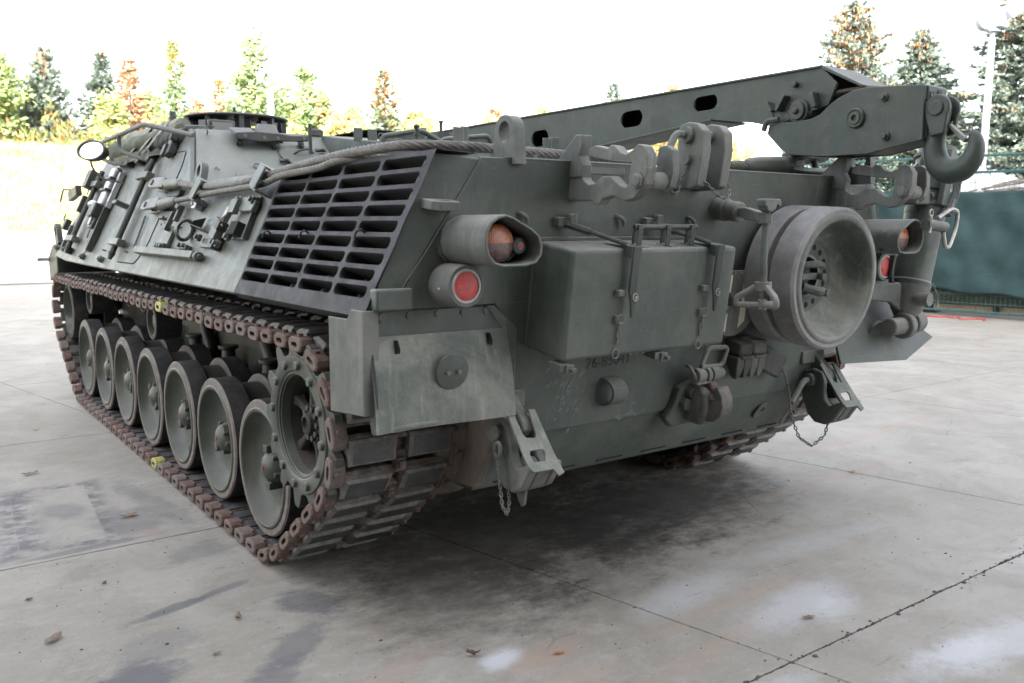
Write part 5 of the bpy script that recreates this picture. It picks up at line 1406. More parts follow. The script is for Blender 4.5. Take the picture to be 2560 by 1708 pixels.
    m = MB(); m.prism([Rr(L0-.004, 1.512, .03), Rr(L1+.004, 1.512, .03), Rr(L1+.004, 1.512, .012), Rr(L0-.004, 1.512, .012)], UR*-.425); m.build('flange', 'paint', t, bevel=.003)
    m = MB(); m.box(Rr((L0+L1)/2, 1.502, .048), (.90, .004, .004), R3); m.build('lid_seam', 'black', t)
    for x0, len_ in ((-.655, 0), (-.185, 0)):
        l = part('latch', V)
        m = MB(); m.prism([Rr(x0-.020, 1.518, .285), Rr(x0+.022, 1.518, .285), Rr(x0+.024, 1.345, .282), Rr(x0+.018, 1.29, .287), Rr(x0+.013, 1.245, .290), Rr(x0+.002, 1.245, .290), Rr(x0-.006, 1.30, .287), Rr(x0-.017, 1.345, .282)], NR*.010)
        m.build('latch_strap', 'paint_clean', l, bevel=.003)
        m = MB(); m.prism([Rr(x0-.028, 1.518, .29), Rr(x0-.028, 1.470, .29), Rr(x0-.028, 1.495, .13), Rr(x0-.028, 1.505, .13)], (.012, 0, 0)); m.build('latch_wedge', 'paint_clean', l, bevel=.003)
        m = MB(); m.tube([Rr(x0-.03, 1.520, .26), Rr(x0-.10, 1.548, .13)], .009, 8); m.tube([Rr(x0-.10, 1.548, .13), Rr(x0-.15, 1.565, .04)], .015, 8); m.build('latch_link', 'paint_dark', l)
        m = MB(); m.box(Rr(x0-.165, 1.572, .02), (.05, .035, .045), R3); m.box(Rr(x0-.14, 1.580, .05), (.018, .05, .03), R3); m.box(Rr(x0-.11, 1.580, .035), (.018, .05, .03), R3); m.build('latch_hinge', 'paint_dusty', l, bevel=.004)
        m = MB(); cc = Rr(x0+.012, 1.325, .298); m.tube([cc+Vector((.012*cos(a), 0, .014*sin(a))) for a in [2*pi*k/16 for k in range(16)]], .0028, 6, closed=True); m.cyl(cc+NR*-.004, cc+NR*.006, .006, n=10); m.build('latch_ring', 'bare', l)
        m = MB(); m.box(Rr(x0+.008, 1.345, .2935), (.006, .035, .002), R3); m.build('latch_slot', 'black', l)
        m = MB(); m.box(Rr(x0-.042, 1.338, .268), (.03, .022, .022), R3); m.build('latch_stop', 'paint_dusty', l, bevel=.002)
        xs = x0-.028+.0 if x0 < -.4 else x0-.03
        m = MB(); m.box(Rr(xs-.012, 1.235, .262), (.014, .03, .016), R3); q = Rr(xs+.004, 1.236, .272); m.tube([q+Vector((.016*cos(a), 0, .017*sin(a))) for a in [2*pi*k/16 for k in range(16)]], .0025, 6, closed=True)
        m.chain([Rr(xs+.006, 1.222, .266), Rr(xs+.006, 1.17, .264), Rr(xs+.005, 1.118, .262)], .036, .0026, .34); q = Rr(xs+.004, 1.098, .264); m.tube([q+Vector((.0165*cos(a), 0, .018*sin(a))) for a in [2*pi*k/16 for k in range(16)]], .0026, 6, closed=True); m.build('pin_and_chain', 'paint_dusty', l)
    # carrying rail on the lid
    m = MB(); m.cyl(Rr(-.600, 1.577, .205), Rr(-.255, 1.577, .205), .0105, n=14); m.build('lid_rail', 'paint_clean', t)
    for x in (-.580, -.425, -.285):
        m = MB(); m.box(Rr(x, 1.542, .220), (.026, .078, .005), R3); m.box(Rr(x, 1.585, .206), (.026, .006, .032), R3); m.box(Rr(x, 1.545, .192), (.026, .07, .005), R3); m.build('rail_bracket', 'paint_clean', t, bevel=.003)
        m = MB(); m.box(Rr(x+.03, 1.5035, .19), (.03, .003, .09), R3); m.build('rail_foot', 'paint', t)
    for x, z in ((-.915, 1.058), (-.415, 1.062)):
        m = MB(); m.box(Rr(x, z, .212), (.05, .03, .07), R3); m.build('box_bracket', 'paint_dusty', t, bevel=.003)
        m = MB(); m.box(Rr(x+.02, z-.005, .252), (.035, .036, .012), R3); m.cyl(Rr(x+.028, z-.005, .256), Rr(x+.028, z-.005, .276), .011, n=6); m.build('bolt', 'paint_dusty', t, bevel=.002)
    m = MB()
    for x in (-.57, -.54, -.50, -.15, -.12): m.ball(Rr(x, 1.082, .235), .006, 6)
    m.build('rivet', 'bare', t)
    # stencilled number under the box
    def stencil(txt, x, z, size):
        cu = bpy.data.curves.new('stencil_number', 'FONT'); cu.body = txt; cu.size = size; cu.extrude = .0004
        tmp = bpy.data.objects.new('stencil_number', cu); col.objects.link(tmp)
        me = bpy.data.meshes.new_from_object(tmp.evaluated_get(bpy.context.evaluated_depsgraph_get()))
        bpy.data.objects.remove(tmp); bpy.data.curves.remove(cu)
        me.transform(Matrix.Translation(Rr(x, z, .0128)) @ MR.to_4x4() @ Matrix.Rotation(.03, 4, 'Z')); me.materials.clear(); me.materials.append(M['ink'])
        o = bpy.data.objects.new('stencil_number', me); col.objects.link(o); o.parent = V
    stencil('76-85041', -.600, .958, .068)
    # half ring guide
    m = MB(); ctr = Vector((-.50, -1.222, .848)); 
    outer = [(.0, .062)]+[(-.085*sin(a), .062*cos(a)) for a in [pi*k/12 for k in range(1, 12)]]+[(.0, -.062)]
    inner = [(y*.86, z*.86) for y, z in outer]
    lo = [Vector((0, y-.005, z)) for y, z in outer]; li = [Vector((0, y-.005, z)) for y, z in inner]
    m.loft([[ctr+p for p in lo], [ctr+p for p in li], [ctr+p+Vector((.085, 0, 0)) for p in li], [ctr+p+Vector((.085, 0, 0)) for p in lo], [ctr+p for p in lo]], caps=False, closed=False); m.build('half_ring', 'paint_dusty', V, bevel=.004)
    rs_ = random.Random(77); m = MB()
    for cx, cz, w, hh, n_ in ((-.70, .905, .11, .07, 26), (-.665, .80, .09, .05, 18), (-.30, .735, .16, .03, 8)):
        for k in range(n_):
            x = cx+rs_.gauss(0, w*.45); z = cz+rs_.gauss(0, hh*.5); L = rs_.uniform(.007, .018); wd = rs_.uniform(.003, .007); an = rs_.uniform(.7, 1.25) if n_ > 10 else rs_.uniform(.1, .35)
            q = Rr(x, z, .0124); u_ = Vector((1, 0, 0))*cos(an)+UR*sin(an); p_ = Vector((1, 0, 0))*-sin(an)+UR*cos(an)
            m.prism([q-u_*L-p_*wd*.3, q+p_*-wd, q+u_*L-p_*wd*.2, q+u_*L*.6+p_*wd, q-u_*L*.7+p_*wd*.8], NR*.0005)
    tag(m.build('scrape_marks', 'scrape', V, smooth=0), kind='stuff')
    # spare wheel retaining arm
    a = part('wheel_clamp', V)
    m = MB(); m.cyl(Rr(.085, 1.632, 0), Rr(.085, 1.632, .075), .050, n=22); m.cyl(Rr(.085, 1.632, .075), Rr(.085, 1.632, .145), .044, n=6 if False else 22); m.build('boss', 'paint_dusty', a, bevel=.008)
    TB = Vector((-.047, -1.70, 0))
    e = TB+Vector((0, 0, 1.588)); st = Rr(.10, 1.632, .12)
    dd = (e-st); 
    m = MB(); x = dd.normalized(); zz = Vector((0, 0, 1)); yy = zz.cross(x).normalized()
    m.loft([[p+yy*s*.014+zz*q*w for s, q in ((-1, -1), (1, -1), (1, 1), (-1, 1))] for p, w in ((st, .014), (st+dd*.35, .026), (st+dd*.8, .020), (e+x*.02, .020))]); m.build('arm', 'paint_dusty', a, bevel=.004)
    m = MB(); m.prism([TB+Vector((dx, .012, 1.636+dz)) for dx, dz in ((-.050, .018), (-.045, .026), (.048, .026), (.055, .018), (.056, -.006), (.045, -.006), (.038, .002), (.028, .002), (.02, -.02), (-.006, -.028), (-.03, -.02), (-.036, -.004), (-.045, -.004))], (0, -.045, 0)); m.build('claw', 'paint_dusty', a, bevel=.004)
    m = MB(); m.cyl(TB+Vector((0, 0, 1.62)), TB+Vector((0, 0, 1.30)), .014, n=12); m.cyl(TB+Vector((0, 0, 1.595)), TB+Vector((0, 0, 1.565)), .028, n=8)
    for k in range(22): m.cyl(TB+Vector((0, 0, 1.395-k*.004)), TB+Vector((0, 0, 1.393-k*.004)), .0162, n=10)
    m.build('screw_rod', 'paint_dusty', a)
    m = MB(); h = TB+Vector((0, 0, 1.315)); m.cyl(h+Vector((0, 0, .012)), h-Vector((0, 0, .022)), .036, n=12)
    for ang in (.15, .15+2*pi/3, .15+4*pi/3):
        d = Vector((cos(ang), sin(ang), 0))
        m.tube(bend([h+d*.015, h+d*.105+Vector((0, 0, -.055)), h+d*.105+Vector((0, 0, -.082)), h+d*.005+Vector((0, 0, -.082))], .022), .013, 8)
    m.cyl(h-Vector((0, 0, .06)), h-Vector((0, 0, .10)), .018, n=10); m.build('tri_handle', 'paint_dusty', a)
    # marker panel half hidden behind the spare wheel
    p = part('sign_panel', V)
    arc = [(.17+.165*cos(t), 1.20+.19*sin(t)) for t in [-pi+pi*k/16 for k in range(17)]]
    m = MB(); m.prism([Rr(x+.07, z, .06) for x, z in [(.005, 1.36), (.335, 1.36)]+[(.17+.165*cos(t), 1.235+.185*sin(t)) for t in [-pi*k/16 for k in range(17)]]], NR*.008); m.build('panel', 'paint_dusty', p, bevel=.003)
    m = MB(); m.prism([Rr(x, z, .0685) for x, z in ((.085, 1.34), (.19, 1.34), (.19, 1.075), (.11, 1.12))], NR*.0015); m.prism([Rr(x-.03, z, .0685) for x, z in ((.305, 1.33), (.345, 1.33), (.345, 1.12), (.305, 1.09))], NR*.0015); m.build('cream_stripe', 'cream', p)
    m = MB()
    for k in range(6): m.cyl(Rr(.11+k*.045, 1.348, .068), Rr(.11+k*.045, 1.348, .074), .006, n=8)
    m.build('rivet', 'bare', p)
    m = MB(); m.cyl(Rr(.19, 1.225, .068), Rr(.19, 1.225, .115), .030, n=16); m.tube([Rr(.19, 1.225, .11), Rr(.26, 1.27, .10)], .007, 6); m.tube([Rr(.19, 1.225, .11), Rr(.13, 1.17, .10)], .007, 6); m.tube([Rr(.19, 1.225, .11), Rr(.14, 1.265, .10)], .007, 6); m.build('knob', 'paint_dark', p)
    # stowed grousers and a folded rubber pad
    for k, x in enumerate((.315, .418)):
        g = thing('grouser', ('ice grouser hung on the rear plate, nearer the tool box', 'ice grouser hung on the rear plate, nearer the folded rubber pad')[k], 'grouser', Rr(x, .92), 'grousers hung on the rear plate')
        m = MB(); m.box(Rr(x, .995, .06), (.095, .065, .11), R3); m.box(Rr(x+.008, .955, .075), (.085, .03, .09), R3); m.build('block', 'paint_dark' if k == 0 else 'paint_dusty', g, bevel=.012)
        for s in (-.026, .026):
            m = MB(); m.loft([[Rr(x+s+q*w, z, o+r2*d) for q, r2 in ((-1, -1), (1, -1), (1, 1), (-1, 1))] for z, w, o, d in ((.955, .024, .075, .035), (.91, .026, .08, .032), (.865, .018, .085, .022), (.845, .008, .088, .012))]); m.build('claw', 'paint_dark' if k == 0 else 'paint_dusty', g, bevel=.005)
        m = MB(); m.tube([Rr(x-.06, .965, .118), Rr(x, .962, .119), Rr(x+.06, .965, .118)], .003, 5); m.build('wire', 'black', g)
    m = MB(); o0 = []
    W0, W1 = Rr(.47, .945, .03), Rr(.655, .872, .03)
    axl = (W1-W0); up = UR.copy(); up = (up-axl.normalized()*up.dot(axl.normalized())).normalized()
    sec = [(.0, .06), (.022, .055), (.03, .03), (.018, -.04), (.022, -.055), (.012, -.068), (-.012, -.068), (-.022, -.055), (-.014, -.04), (-.012, .03), (-.006, .05)]
    m.loft([[p+NR*(.035+a)+up*b for a, b in sec] for p in (W0, W1)])
    tag(m.build('rubber_pad', 'rubber', bevel=.006), 'folded black rubber pad stuck on the rear plate under the spare wheel', 'rubber pad')
    m = MB(); m.loft([[W1+axl.normalized()*.001+NR*(.035+a)+up*b for a, b in [(.004, .03), (.010, .028), (.004, -.03), (.008, -.05), (0, -.058), (-.008, -.05), (-.002, -.03)]], [W1+axl.normalized()*.0015+NR*(.035+a)+up*b for a, b in [(.004, .03), (.010, .028), (.004, -.03), (.008, -.05), (0, -.058), (-.008, -.05), (-.002, -.03)]]])
    m.build('pad_fold', 'black', None).parent = bpy.data.objects['rubber_pad']
    # tow hitch
    h = part('tow_hitch', V)
    m = MB(); m.prism([Rr(x, z, .008) for x, z in ((-.04, .825), (.05, .85), (.13, .82), (.15, .72), (.12, .64), (-.07, .64), (-.115, .685), (-.065, .74))], NR*.045); m.build('hitch_plate', 'paint', h, bevel=.012)
    for x, z in ((.022, .803), (-.008, .750), (.038, .690)):
        m = MB(); m.cyl(Rr(x, z, .05), Rr(x, z, .085), .030, n=6); m.build('bolt', 'paint', h, bevel=.004)
    m = MB(); m.loft([[Rr(.07+q*w, z, o+r2*d) for q, r2 in ((-1, -1), (1, -1), (1, 1), (-1, 1))] for z, w, o, d in ((.85, .035, .05, .04), (.815, .052, .08, .075), (.74, .058, .085, .085), (.68, .05, .08, .07), (.655, .035, .07, .05))]); m.build('hitch_body', 'paint_dusty', h, bevel=.018, seg=3)
    jw = [(-1.335, .70), (-1.345, .665), (-1.385, .668), (-1.42, .70), (-1.436, .745), (-1.43, .79), (-1.405, .832), (-1.392, .835), (-1.378, .80), (-1.372, .765), (-1.352, .745), (-1.325, .755), (-1.29, .79), (-1.27, .76), (-1.28, .69)]
    m = MB(); m.prism([(.045, y, z) for y, z in jw], (.075, 0, 0)); m.build('jaw', 'hitch_steel', h, bevel=.016, seg=3)
    lv = [(-1.31, .885), (-1.335, .88), (-1.345, .85), (-1.36, .822), (-1.385, .805), (-1.378, .785), (-1.345, .782), (-1.318, .80), (-1.305, .84)]
    m = MB(); m.prism([(.062, y, z) for y, z in lv], (.045, 0, 0)); m.build('lever', 'rust', h, bevel=.012, seg=3)
    A0 = Vector((-.01, -1.325, .880)); 
    m = MB(); m.cyl(A0, A0+Vector((.17, 0, .0)), .028, n=16); m.cyl(A0+Vector((-.012, 0, 0)), A0+Vector((.035, 0, 0)), .036, n=16); m.cyl(A0+Vector((.05, 0, 0)), A0+Vector((.075, 0, 0)), .038, n=16); m.cyl(A0+Vector((.085, 0, 0)), A0+Vector((.13, 0, 0)), .038, n=16); m.build('hinge_pin', 'paint_dusty', h, bevel=.004)
    m = MB(); m.tube(bend([(.02, -1.33, .925), (.06, -1.33, 1.003), (.195, -1.33, .997), (.155, -1.33, .913), (.015, -1.33, .918)], .025), .0115, 8); m.build('release_handle', 'paint_dusty', h)
    m = MB(); m.tube(bend([(-.035, -1.29, .925), (-.055, -1.33, .925), (-.012, -1.34, .855), (-.02, -1.34, .848), (.07, -1.34, .850)], .015), .0085, 8); m.build('guard_wire', 'paint_dusty', h)
    m = MB(); m.cyl((.06, -1.34, .78), (.06, -1.385, .778), .016, n=12); m.build('grease_nipple', 'bare', h)
    m = MB(); m.cyl(Vector((.72, -1.115, .60)), Vector((.722, -1.124, .594)), .055, n=24); m.build('drain_plug', 'paint', V, bevel=.003)
    m = MB(); m.tube([Vector((.73+.014*cos(a2), -1.126-.006*sin(a2), .60+.010*sin(a2))) for a2 in [2*pi*k/12 for k in range(12)]], .003, 5, closed=True); m.build('plug_ring', 'black', V)
rear()

def shackles():
    """towing hooks with spring latch at the two lower corners"""
    for sx in (-1, 1):
        s = part('tow_hook', V)
        X = sx*1.0; D = Vector((X, 0, 0))
        m = MB(); m.prism([D+Vector((.0, y, z)) for y, z in ((-1.18, .90), (-1.23, .90), (-1.265, .86), (-1.33, .80), (-1.345, .765), (-1.31, .735), (-1.2, .73), (-1.16, .78))], (.05, 0, 0)); m.box(D+Vector((-.01, -1.228, .872)), (.19, .03, .07)); m.build('eye_plate', 'paint_dusty', s, bevel=.008)
        body = [(-1.215, .795), (-1.265, .815), (-1.315, .80), (-1.335, .76), (-1.335, .70), (-1.345, .66), (-1.375, .63), (-1.42, .655), (-1.455, .665), (-1.46, .645), (-1.43, .60), (-1.40, .555), (-1.35, .53), (-1.29, .535), (-1.245, .575), (-1.21, .66), (-1.195, .74)]
        for dx in (-.055, .062):
            m = MB(); m.prism([D+Vector((dx, y, z)) for y, z in body], (.042, 0, 0)); m.build('hook_body', 'paint_dusty' if sx < 0 else 'paint', s, bevel=.012, seg=3)
        m = MB(); m.prism([D+Vector((-.013, y, z)) for y, z in [(-1.345, .66), (-1.375, .63), (-1.42, .655), (-1.455, .665), (-1.46, .645), (-1.43, .60), (-1.40, .555), (-1.35, .53), (-1.29, .535), (-1.25, .575), (-1.24, .64)]], (.075, 0, 0)); m.build('hook_floor', 'paint_dusty' if sx < 0 else 'paint', s, bevel=.010)
        # H shaped latch plate with two windows
        tb = Vector((0, -1.325, .83)); bt = Vector((0, -1.468, .645)); 
        def Lp(u, v): return D+tb.lerp(bt, v)+Vector((u, -.012*sin(v*pi), 0))
        up_ = (tb-bt).normalized(); ux_ = Vector((1, 0, 0)); nn_ = ux_.cross(up_)
        M4 = Matrix((ux_, up_, nn_)).transposed().to_4x4(); M4.translation = D+bt-nn_*.002
        flat_plate('spring_latch', [[(-.046, -.006), (-.058, .02), (-.062, .06), (-.060, .25), (-.030, .262), (-.027, .15), (-.018, .135), (.022, .128), (.032, .14), (.044, .25), (.074, .246), (.079, .06), (.090, -.03), (.060, -.038), (.044, -.008)], [(-.028, .034), (.026, .030), (.040, .066), (.032, .078), (-.024, .080), (-.032, .066)]], 'paint_flap', s, M4, .009, .002)
        pc = D+Vector((-.075, -1.262, .757))
        m = MB(); m.cyl(pc, pc+Vector((.20, 0, 0)), .022, n=14)
        if sx < 0: m.ball(pc+Vector((-.01, 0, 0)), (.022, .036, .036), 14)
        else:
            m.cyl(pc-Vector((.008, 0, 0)), pc+Vector((.02, 0, 0)), .034, n=18); m.tube(bend([pc, pc+Vector((-.05, -.005, -.0)), pc+Vector((-.15, -.01, -.10))], .04), .016, 8)
        m.build('hook_pin', 'paint_dusty', s)
        m = MB()
        if sx < 0:
            q = pc+Vector((-.012, -.035, -.06)); m.tube([q+Vector((0, .018*cos(a), .028*sin(a))) for a in [2*pi*k/14 for k in range(14)]], .009, 6, closed=True)
            m.chain([q+Vector((0, 0, -.03)), q+Vector((-.005, -.02, -.13)), q+Vector((0, -.03, -.22)), q+Vector((.03, -.02, -.262)), q+Vector((.055, .0, -.22)), q+Vector((.07, .03, -.10))], .024, .0034)
        else:
            q = pc+Vector((-.16, -.0, .03)); m.chain([q+Vector((-.02, .04, .06)), q+Vector((-.01, 0, -.05)), q+Vector((0, -.02, -.20)), q+Vector((.03, -.05, -.31)), q+Vector((.10, -.08, -.36)), q+Vector((.18, -.10, -.31)), q+Vector((.215, -.10, -.20))], .028, .0034)
        m.build('hook_chain', 'paint_dusty', s)
        if sx < 0:
            m = MB(); m.prism([D+Vector((.0, y, z)) for y, z in ((-1.29, .60), (-1.36, .56), (-1.345, .47), (-1.33, .46), (-1.30, .50))], (.016, 0, 0)); m.prism([D+Vector((.022, y, z)) for y, z in ((-1.27, .60), (-1.30, .56), (-1.30, .48), (-1.285, .47), (-1.25, .52))], (.012, 0, 0)); m.build('prongs', 'paint_dusty', s, bevel=.004)
shackles()

def flaps():
    # left: side return plate, upper plate and bent rubber flap
    m = MB(); m.prism([(-1.643, y, z) for y, z in ((-1.005, 1.222), (-1.16, 1.225), (-1.195, 1.262), (-1.285, 1.262), (-1.285, .895), (-1.005, .868))], (.008, 0, 0))
    m.prism([(-1.643, y, z) for y, z in ((-1.277, 1.262), (-1.287, 1.262), (-1.287, .895), (-1.277, .895))], (.06, 0, 0)); m.build('side_return_plate', 'paint_dusty', V, bevel=.003)
    m = MB(); m.prism([(x, -1.262, z) for x, z in ((-1.625, 1.256), (-1.06, 1.250), (-1.03, 1.21), (-1.03, 1.145), (-1.625, 1.145))], (0, .012, 0)); m.build('flap_hanger', 'paint', V, bevel=.003)
    for x in (-1.56, -1.45, -1.33, -1.22, -1.12):
        m = MB(); m.cyl((x, -1.262, 1.235), (x, -1.268, 1.235), .013, n=12); m.build('bolt', 'paint', V)
    m = MB()
    def flap_pt(u, v, o): # u 0..1 across, v 0..1 down
        x = -1.613+u*.585; z = 1.168-.005*u-v*(.335-.005*u)
        y = -1.268-.055*sin(v*1.5)+.012*sin(u*5)*v+.05*max(0, v-.85)*0
        return Vector((x, y-o, z))
    nu, nv = 14, 12
    F = [[m.v(flap_pt(i/nu, j/nv, 0)) for i in range(nu+1)] for j in range(nv+1)]
    B = [[m.v(flap_pt(i/nu, j/nv, -.010)) for i in range(nu+1)] for j in range(nv+1)]
    for G in (F, B):
        for a, b in zip(G, G[1:]):
            for k in range(nu): m.face([a[k], b[k], b[k+1], a[k+1]])
    ring = lambda G: G[0]+[r[-1] for r in G[1:]]+G[-1][-2::-1]+[r[0] for r in G[-2:0:-1]]
    fa, fb = ring(F), ring(B)
    for k in range(len(fa)): m.face([fa[k], fa[(k+1) % len(fa)], fb[(k+1) % len(fa)], fb[k]])
    m.build('mud_flap', 'paint_flap', V, smooth=60)
    # the flap's lower and outer edge curls forward
    m = MB(); m.tube([flap_pt(0.005, 1.0, -.016)+Vector((0, 0, .012)), flap_pt(.5, 1.0, -.014)+Vector((0, 0, .012)), flap_pt(1, 1.0, -.012)+Vector((0, 0, .012))], .0125, 10); m.build('flap_hem', 'paint_flap', V)
    m = MB(); m.prism([(-1.612, y, z) for y, z in ((-1.264, 1.16), (-1.275, 1.16), (-1.315, .99), (-1.318, .86), (-1.30, .825), (-1.275, .83), (-1.262, .87))], (.006, 0, 0)); m.build('flap_side', 'rubber', V)
    m = MB(); c = Vector((-1.302, -1.318, 1.026)); m.lathe([(.012, .068), (.001, .068), (.000, .065), (.000, 0)], c, (0, 1, .12), 32); m.build('flap_disc', 'paint', V)
    for dx in (-.023, .024):
        m = MB(); m.cyl(c+Vector((dx, 0, -.002)), c+Vector((dx, -.012, -.002)), .008, n=6); m.build('bolt', 'paint_dusty', V)
    for x in (-1.513, -1.119):
        m = MB(); m.box((x, -1.279, 1.128), (.010, .008, .048)); m.tube([(x, -1.285, 1.15), (x, -1.300, 1.125), (x+.002, -1.295, 1.108)], .005, 6); m.build('flap_hook', 'black', V)
    # right flap swung out and up
    m = MB(); m.prism([(1.03, -1.27, 1.165), (1.60, -1.30, 1.165), (1.63, -1.36, 1.07), (1.70, -1.50, .95), (1.44, -1.50, .845), (1.03, -1.38, .845)], (.0, .014, .004)); m.build('mud_flap', 'paint', V, bevel=.003)
    m = MB(); m.lathe([(.012, .068), (-.006, .068), (-.007, 0)], (1.33, -1.385, .985), (0, 1, .3), 28); m.build('flap_disc', 'paint', V)
flaps()

# ------------------------------------------------------------------ running gear
SP_C = Vector((0, -.64, .742)); ID_C = Vector((0, 4.96, .757))
def running_gear():
    WSP = .706
    def wheel_meshes(root, mats=None, spare=False):
        out = -1
        m = MB()
        for x0, x1 in ((-.19, -.065), (.065, .19)):
            m.lathe([(x0, .288), (x0, .322), (x0+.008, .33), (x1-.008, .33), (x1, .322), (x1, .288)], (0, 0, 0), (1, 0, 0), 56, closed=True, mats=[1, 1, 0, 0, 0, 0])
        t = m.build('tyre', ['rubber_pale' if spare else 'rubber', 'tyre_side'], root, loc=(0, 0, 0), smooth=40)
        m = MB()
        m.lathe([(-.186, .290), (-.194, .286), (-.194, .272), (-.184, .268), (-.168, .260), (-.135, .240), (-.112, .195), (-.103, .135), (-.100, .085), (-.100, 0)], (0, 0, 0), (1, 0, 0), 56)
        m.lathe([(.186, .290), (.194, .286), (.194, .272), (.165, .262), (.110, .240), (.062, .190), (.040, .135), (.034, .085), (.034, 0)], (0, 0, 0), (1, 0, 0), 40)
        m.lathe([(-.07, .289), (.07, .289)], (0, 0, 0), (1, 0, 0), 40)
        d = m.build('disc', 'wheel_paint', root, loc=(0, 0, 0), smooth=62)
        m = MB(); m.lathe([(-.190, .2935), (-.1945, .291), (-.1965, .286), (-.1965, .276), (-.190, .272)], (0, 0, 0), (1, 0, 0), 56); m.build('rim_ring', 'wheel_paint', root, loc=(0, 0, 0), smooth=60)
        return t
    wheel = part('road_wheel', V, (-1.36, 0, .40))
    wheel_meshes(wheel)
    m = MB(); m.lathe([(-.09, .088), (-.130, .084), (-.160, .070), (-.178, .045), (-.186, .018), (-.186, 0)], (0, 0, 0), (1, 0, 0), 24)
    for k in range(6):
        a = pi*2*k/6+.3; m.cyl((-.095, .080*cos(a), .080*sin(a)), (-.160, .080*cos(a), .080*sin(a)), .013, n=8)
    for a in (1.4, -1.7): m.box((-.135, .07*cos(a), .09*sin(a)), (.07, .05, .035))
    m.build('hub_cap', 'wheel_paint', wheel, loc=(0, 0, 0), bevel=.003)
    m = MB(); m.cyl((-.184, 0, 0), (-.190, 0, 0), .0105, n=12); m.build('hub_plug', 'red_dot', wheel, loc=(0, 0, 0))
    m = MB(); m.cyl((-.115, -.17, -.13), (-.14, -.17, -.13), .015, n=8); m.build('valve', 'paint_dark', wheel, loc=(0, 0, 0))
    rnd = random.Random(12)
    for i in range(7):
        for sx in (-1, 1):
            if i == 0 and sx == -1: continue
            w = dup(wheel, V, (sx*1.36, i*WSP, .40), (rnd.uniform(0, 6.28), 0, 0) if sx < 0 else (rnd.uniform(0, 6), 0, pi))
    # idler
    idl = part('idler_wheel', V, (-1.36, ID_C.y, ID_C.z))
    m = MB()
    for x0, x1 in ((-.19, -.065), (.065, .19)): m.lathe([(x0, .225), (x0, .258), (x0+.006, .263), (x1-.006, .263), (x1, .258), (x1, .225)], (0, 0, 0), (1, 0, 0), 44, closed=True)
    m.build('tyre', 'rubber', idl, loc=(0, 0, 0))
    m = MB(); m.lathe([(-.186, .226), (-.192, .222), (-.192, .21), (-.165, .20), (-.10, .17), (-.05, .12), (-.05, .05), (-.09, .045), (-.10, 0)], (0, 0, 0), (1, 0, 0), 40); m.build('disc', 'wheel_paint', idl, loc=(0, 0, 0))
    dup(idl, V, (1.36, ID_C.y, ID_C.z), (0, 0, pi))
    # sprocket
    sp = part('drive_sprocket', V, (-1.36, SP_C.y, SP_C.z))
    def toothed(x0, x1):
        n = 13; pts = []
        for k in range(n):
            a0 = 2*pi*k/n
            for da, r in ((-.5, .292), (-.36, .292), (-.26, .305), (-.17, .345), (-.10, .362), (.10, .362), (.17, .345), (.26, .305), (.36, .292)):
                a = a0+da*2*pi/n; pts.append((r*cos(a), r*sin(a)))
        return pts
    pts = toothed(0, 0)
    for x in (-.262, .215):
        m = MB(); N = len(pts)
        inner = [(.21*cos(atan2(z, y)), .21*sin(atan2(z, y))) for y, z in pts]
        m.loft([[(x, y, z) for y, z in pts], [(x, y, z) for y, z in inner], [(x+.036, y, z) for y, z in inner], [(x+.036, y, z) for y, z in pts], [(x, y, z) for y, z in pts]], caps=False)
        m.build('toothed_ring', 'wheel_paint', sp, loc=(0, 0, 0), bevel=.003)
    m = MB(); m.lathe([(-.263, .288), (-.270, .284), (-.270, .228), (-.266, .222), (-.258, .218), (-.252, .205), (-.215, .198)], (0, 0, 0), (1, 0, 0), 56); m.build('rim', 'wheel_paint', sp, loc=(0, 0, 0), smooth=35)
    m = MB(); m.lathe([(-.216, .199), (-.12, .192), (.0, .19), (.02, .19), (.02, .0)], (0, 0, 0), (1, 0, 0), 32); m.build('drum', 'spoke_paint', sp, loc=(0, 0, 0))
    m = MB()
    for k in range(6):
        a = 2*pi*k/6+.35; ca, sa = cos(a), sin(a)
        y = Vector((0, ca, sa)); z = Vector((0, -sa, ca)); x = Vector((1, 0, 0))
        m.loft([[y*r+x*(-.180+dx*h)+z*q*w for dx, q in ((-1, -.7), (-1, .7), (1, 1), (1, -1))] for r, w, h in ((.05, .030, .026), (.11, .019, .018), (.16, .021, .018), (.20, .034, .026))])
    m.build('spokes', 'spoke_paint', sp, loc=(0, 0, 0), bevel=.008)
    m = MB(); m.lathe([(-.05, .085), (-.190, .083), (-.200, .078), (-.204, .05), (-.214, .046), (-.229, .044), (-.234, .030), (-.219, .026), (-.219, 0)], (0, 0, 0), (1, 0, 0), 28); m.build('hub', 'spoke_paint', sp, loc=(0, 0, 0))
    for k in range(10):
        a = 2*pi*k/10; m = MB(); m.cyl((-.199, .064*cos(a), .064*sin(a)), (-.217, .064*cos(a), .064*sin(a)), .014, n=6); m.build('hub_bolt', 'paint_dark', sp, loc=(0, 0, 0), bevel=.002)
    m = MB(); m.cyl((-.266, 0, 0), (-.284, 0, 0), .0215, .018, n=8); bolt = m.build('ring_bolt', 'paint', sp, bevel=.003)
    for k in range(12):
        a = 2*pi*(k+.25)/12; loc = (0, .253*cos(a), .253*sin(a))
        if k == 0: bolt.location = loc
        else: dup(bolt, sp, loc, (a*3, 0, 0))
    dup(sp, V, (1.36, SP_C.y, SP_C.z), (0, 0, pi))
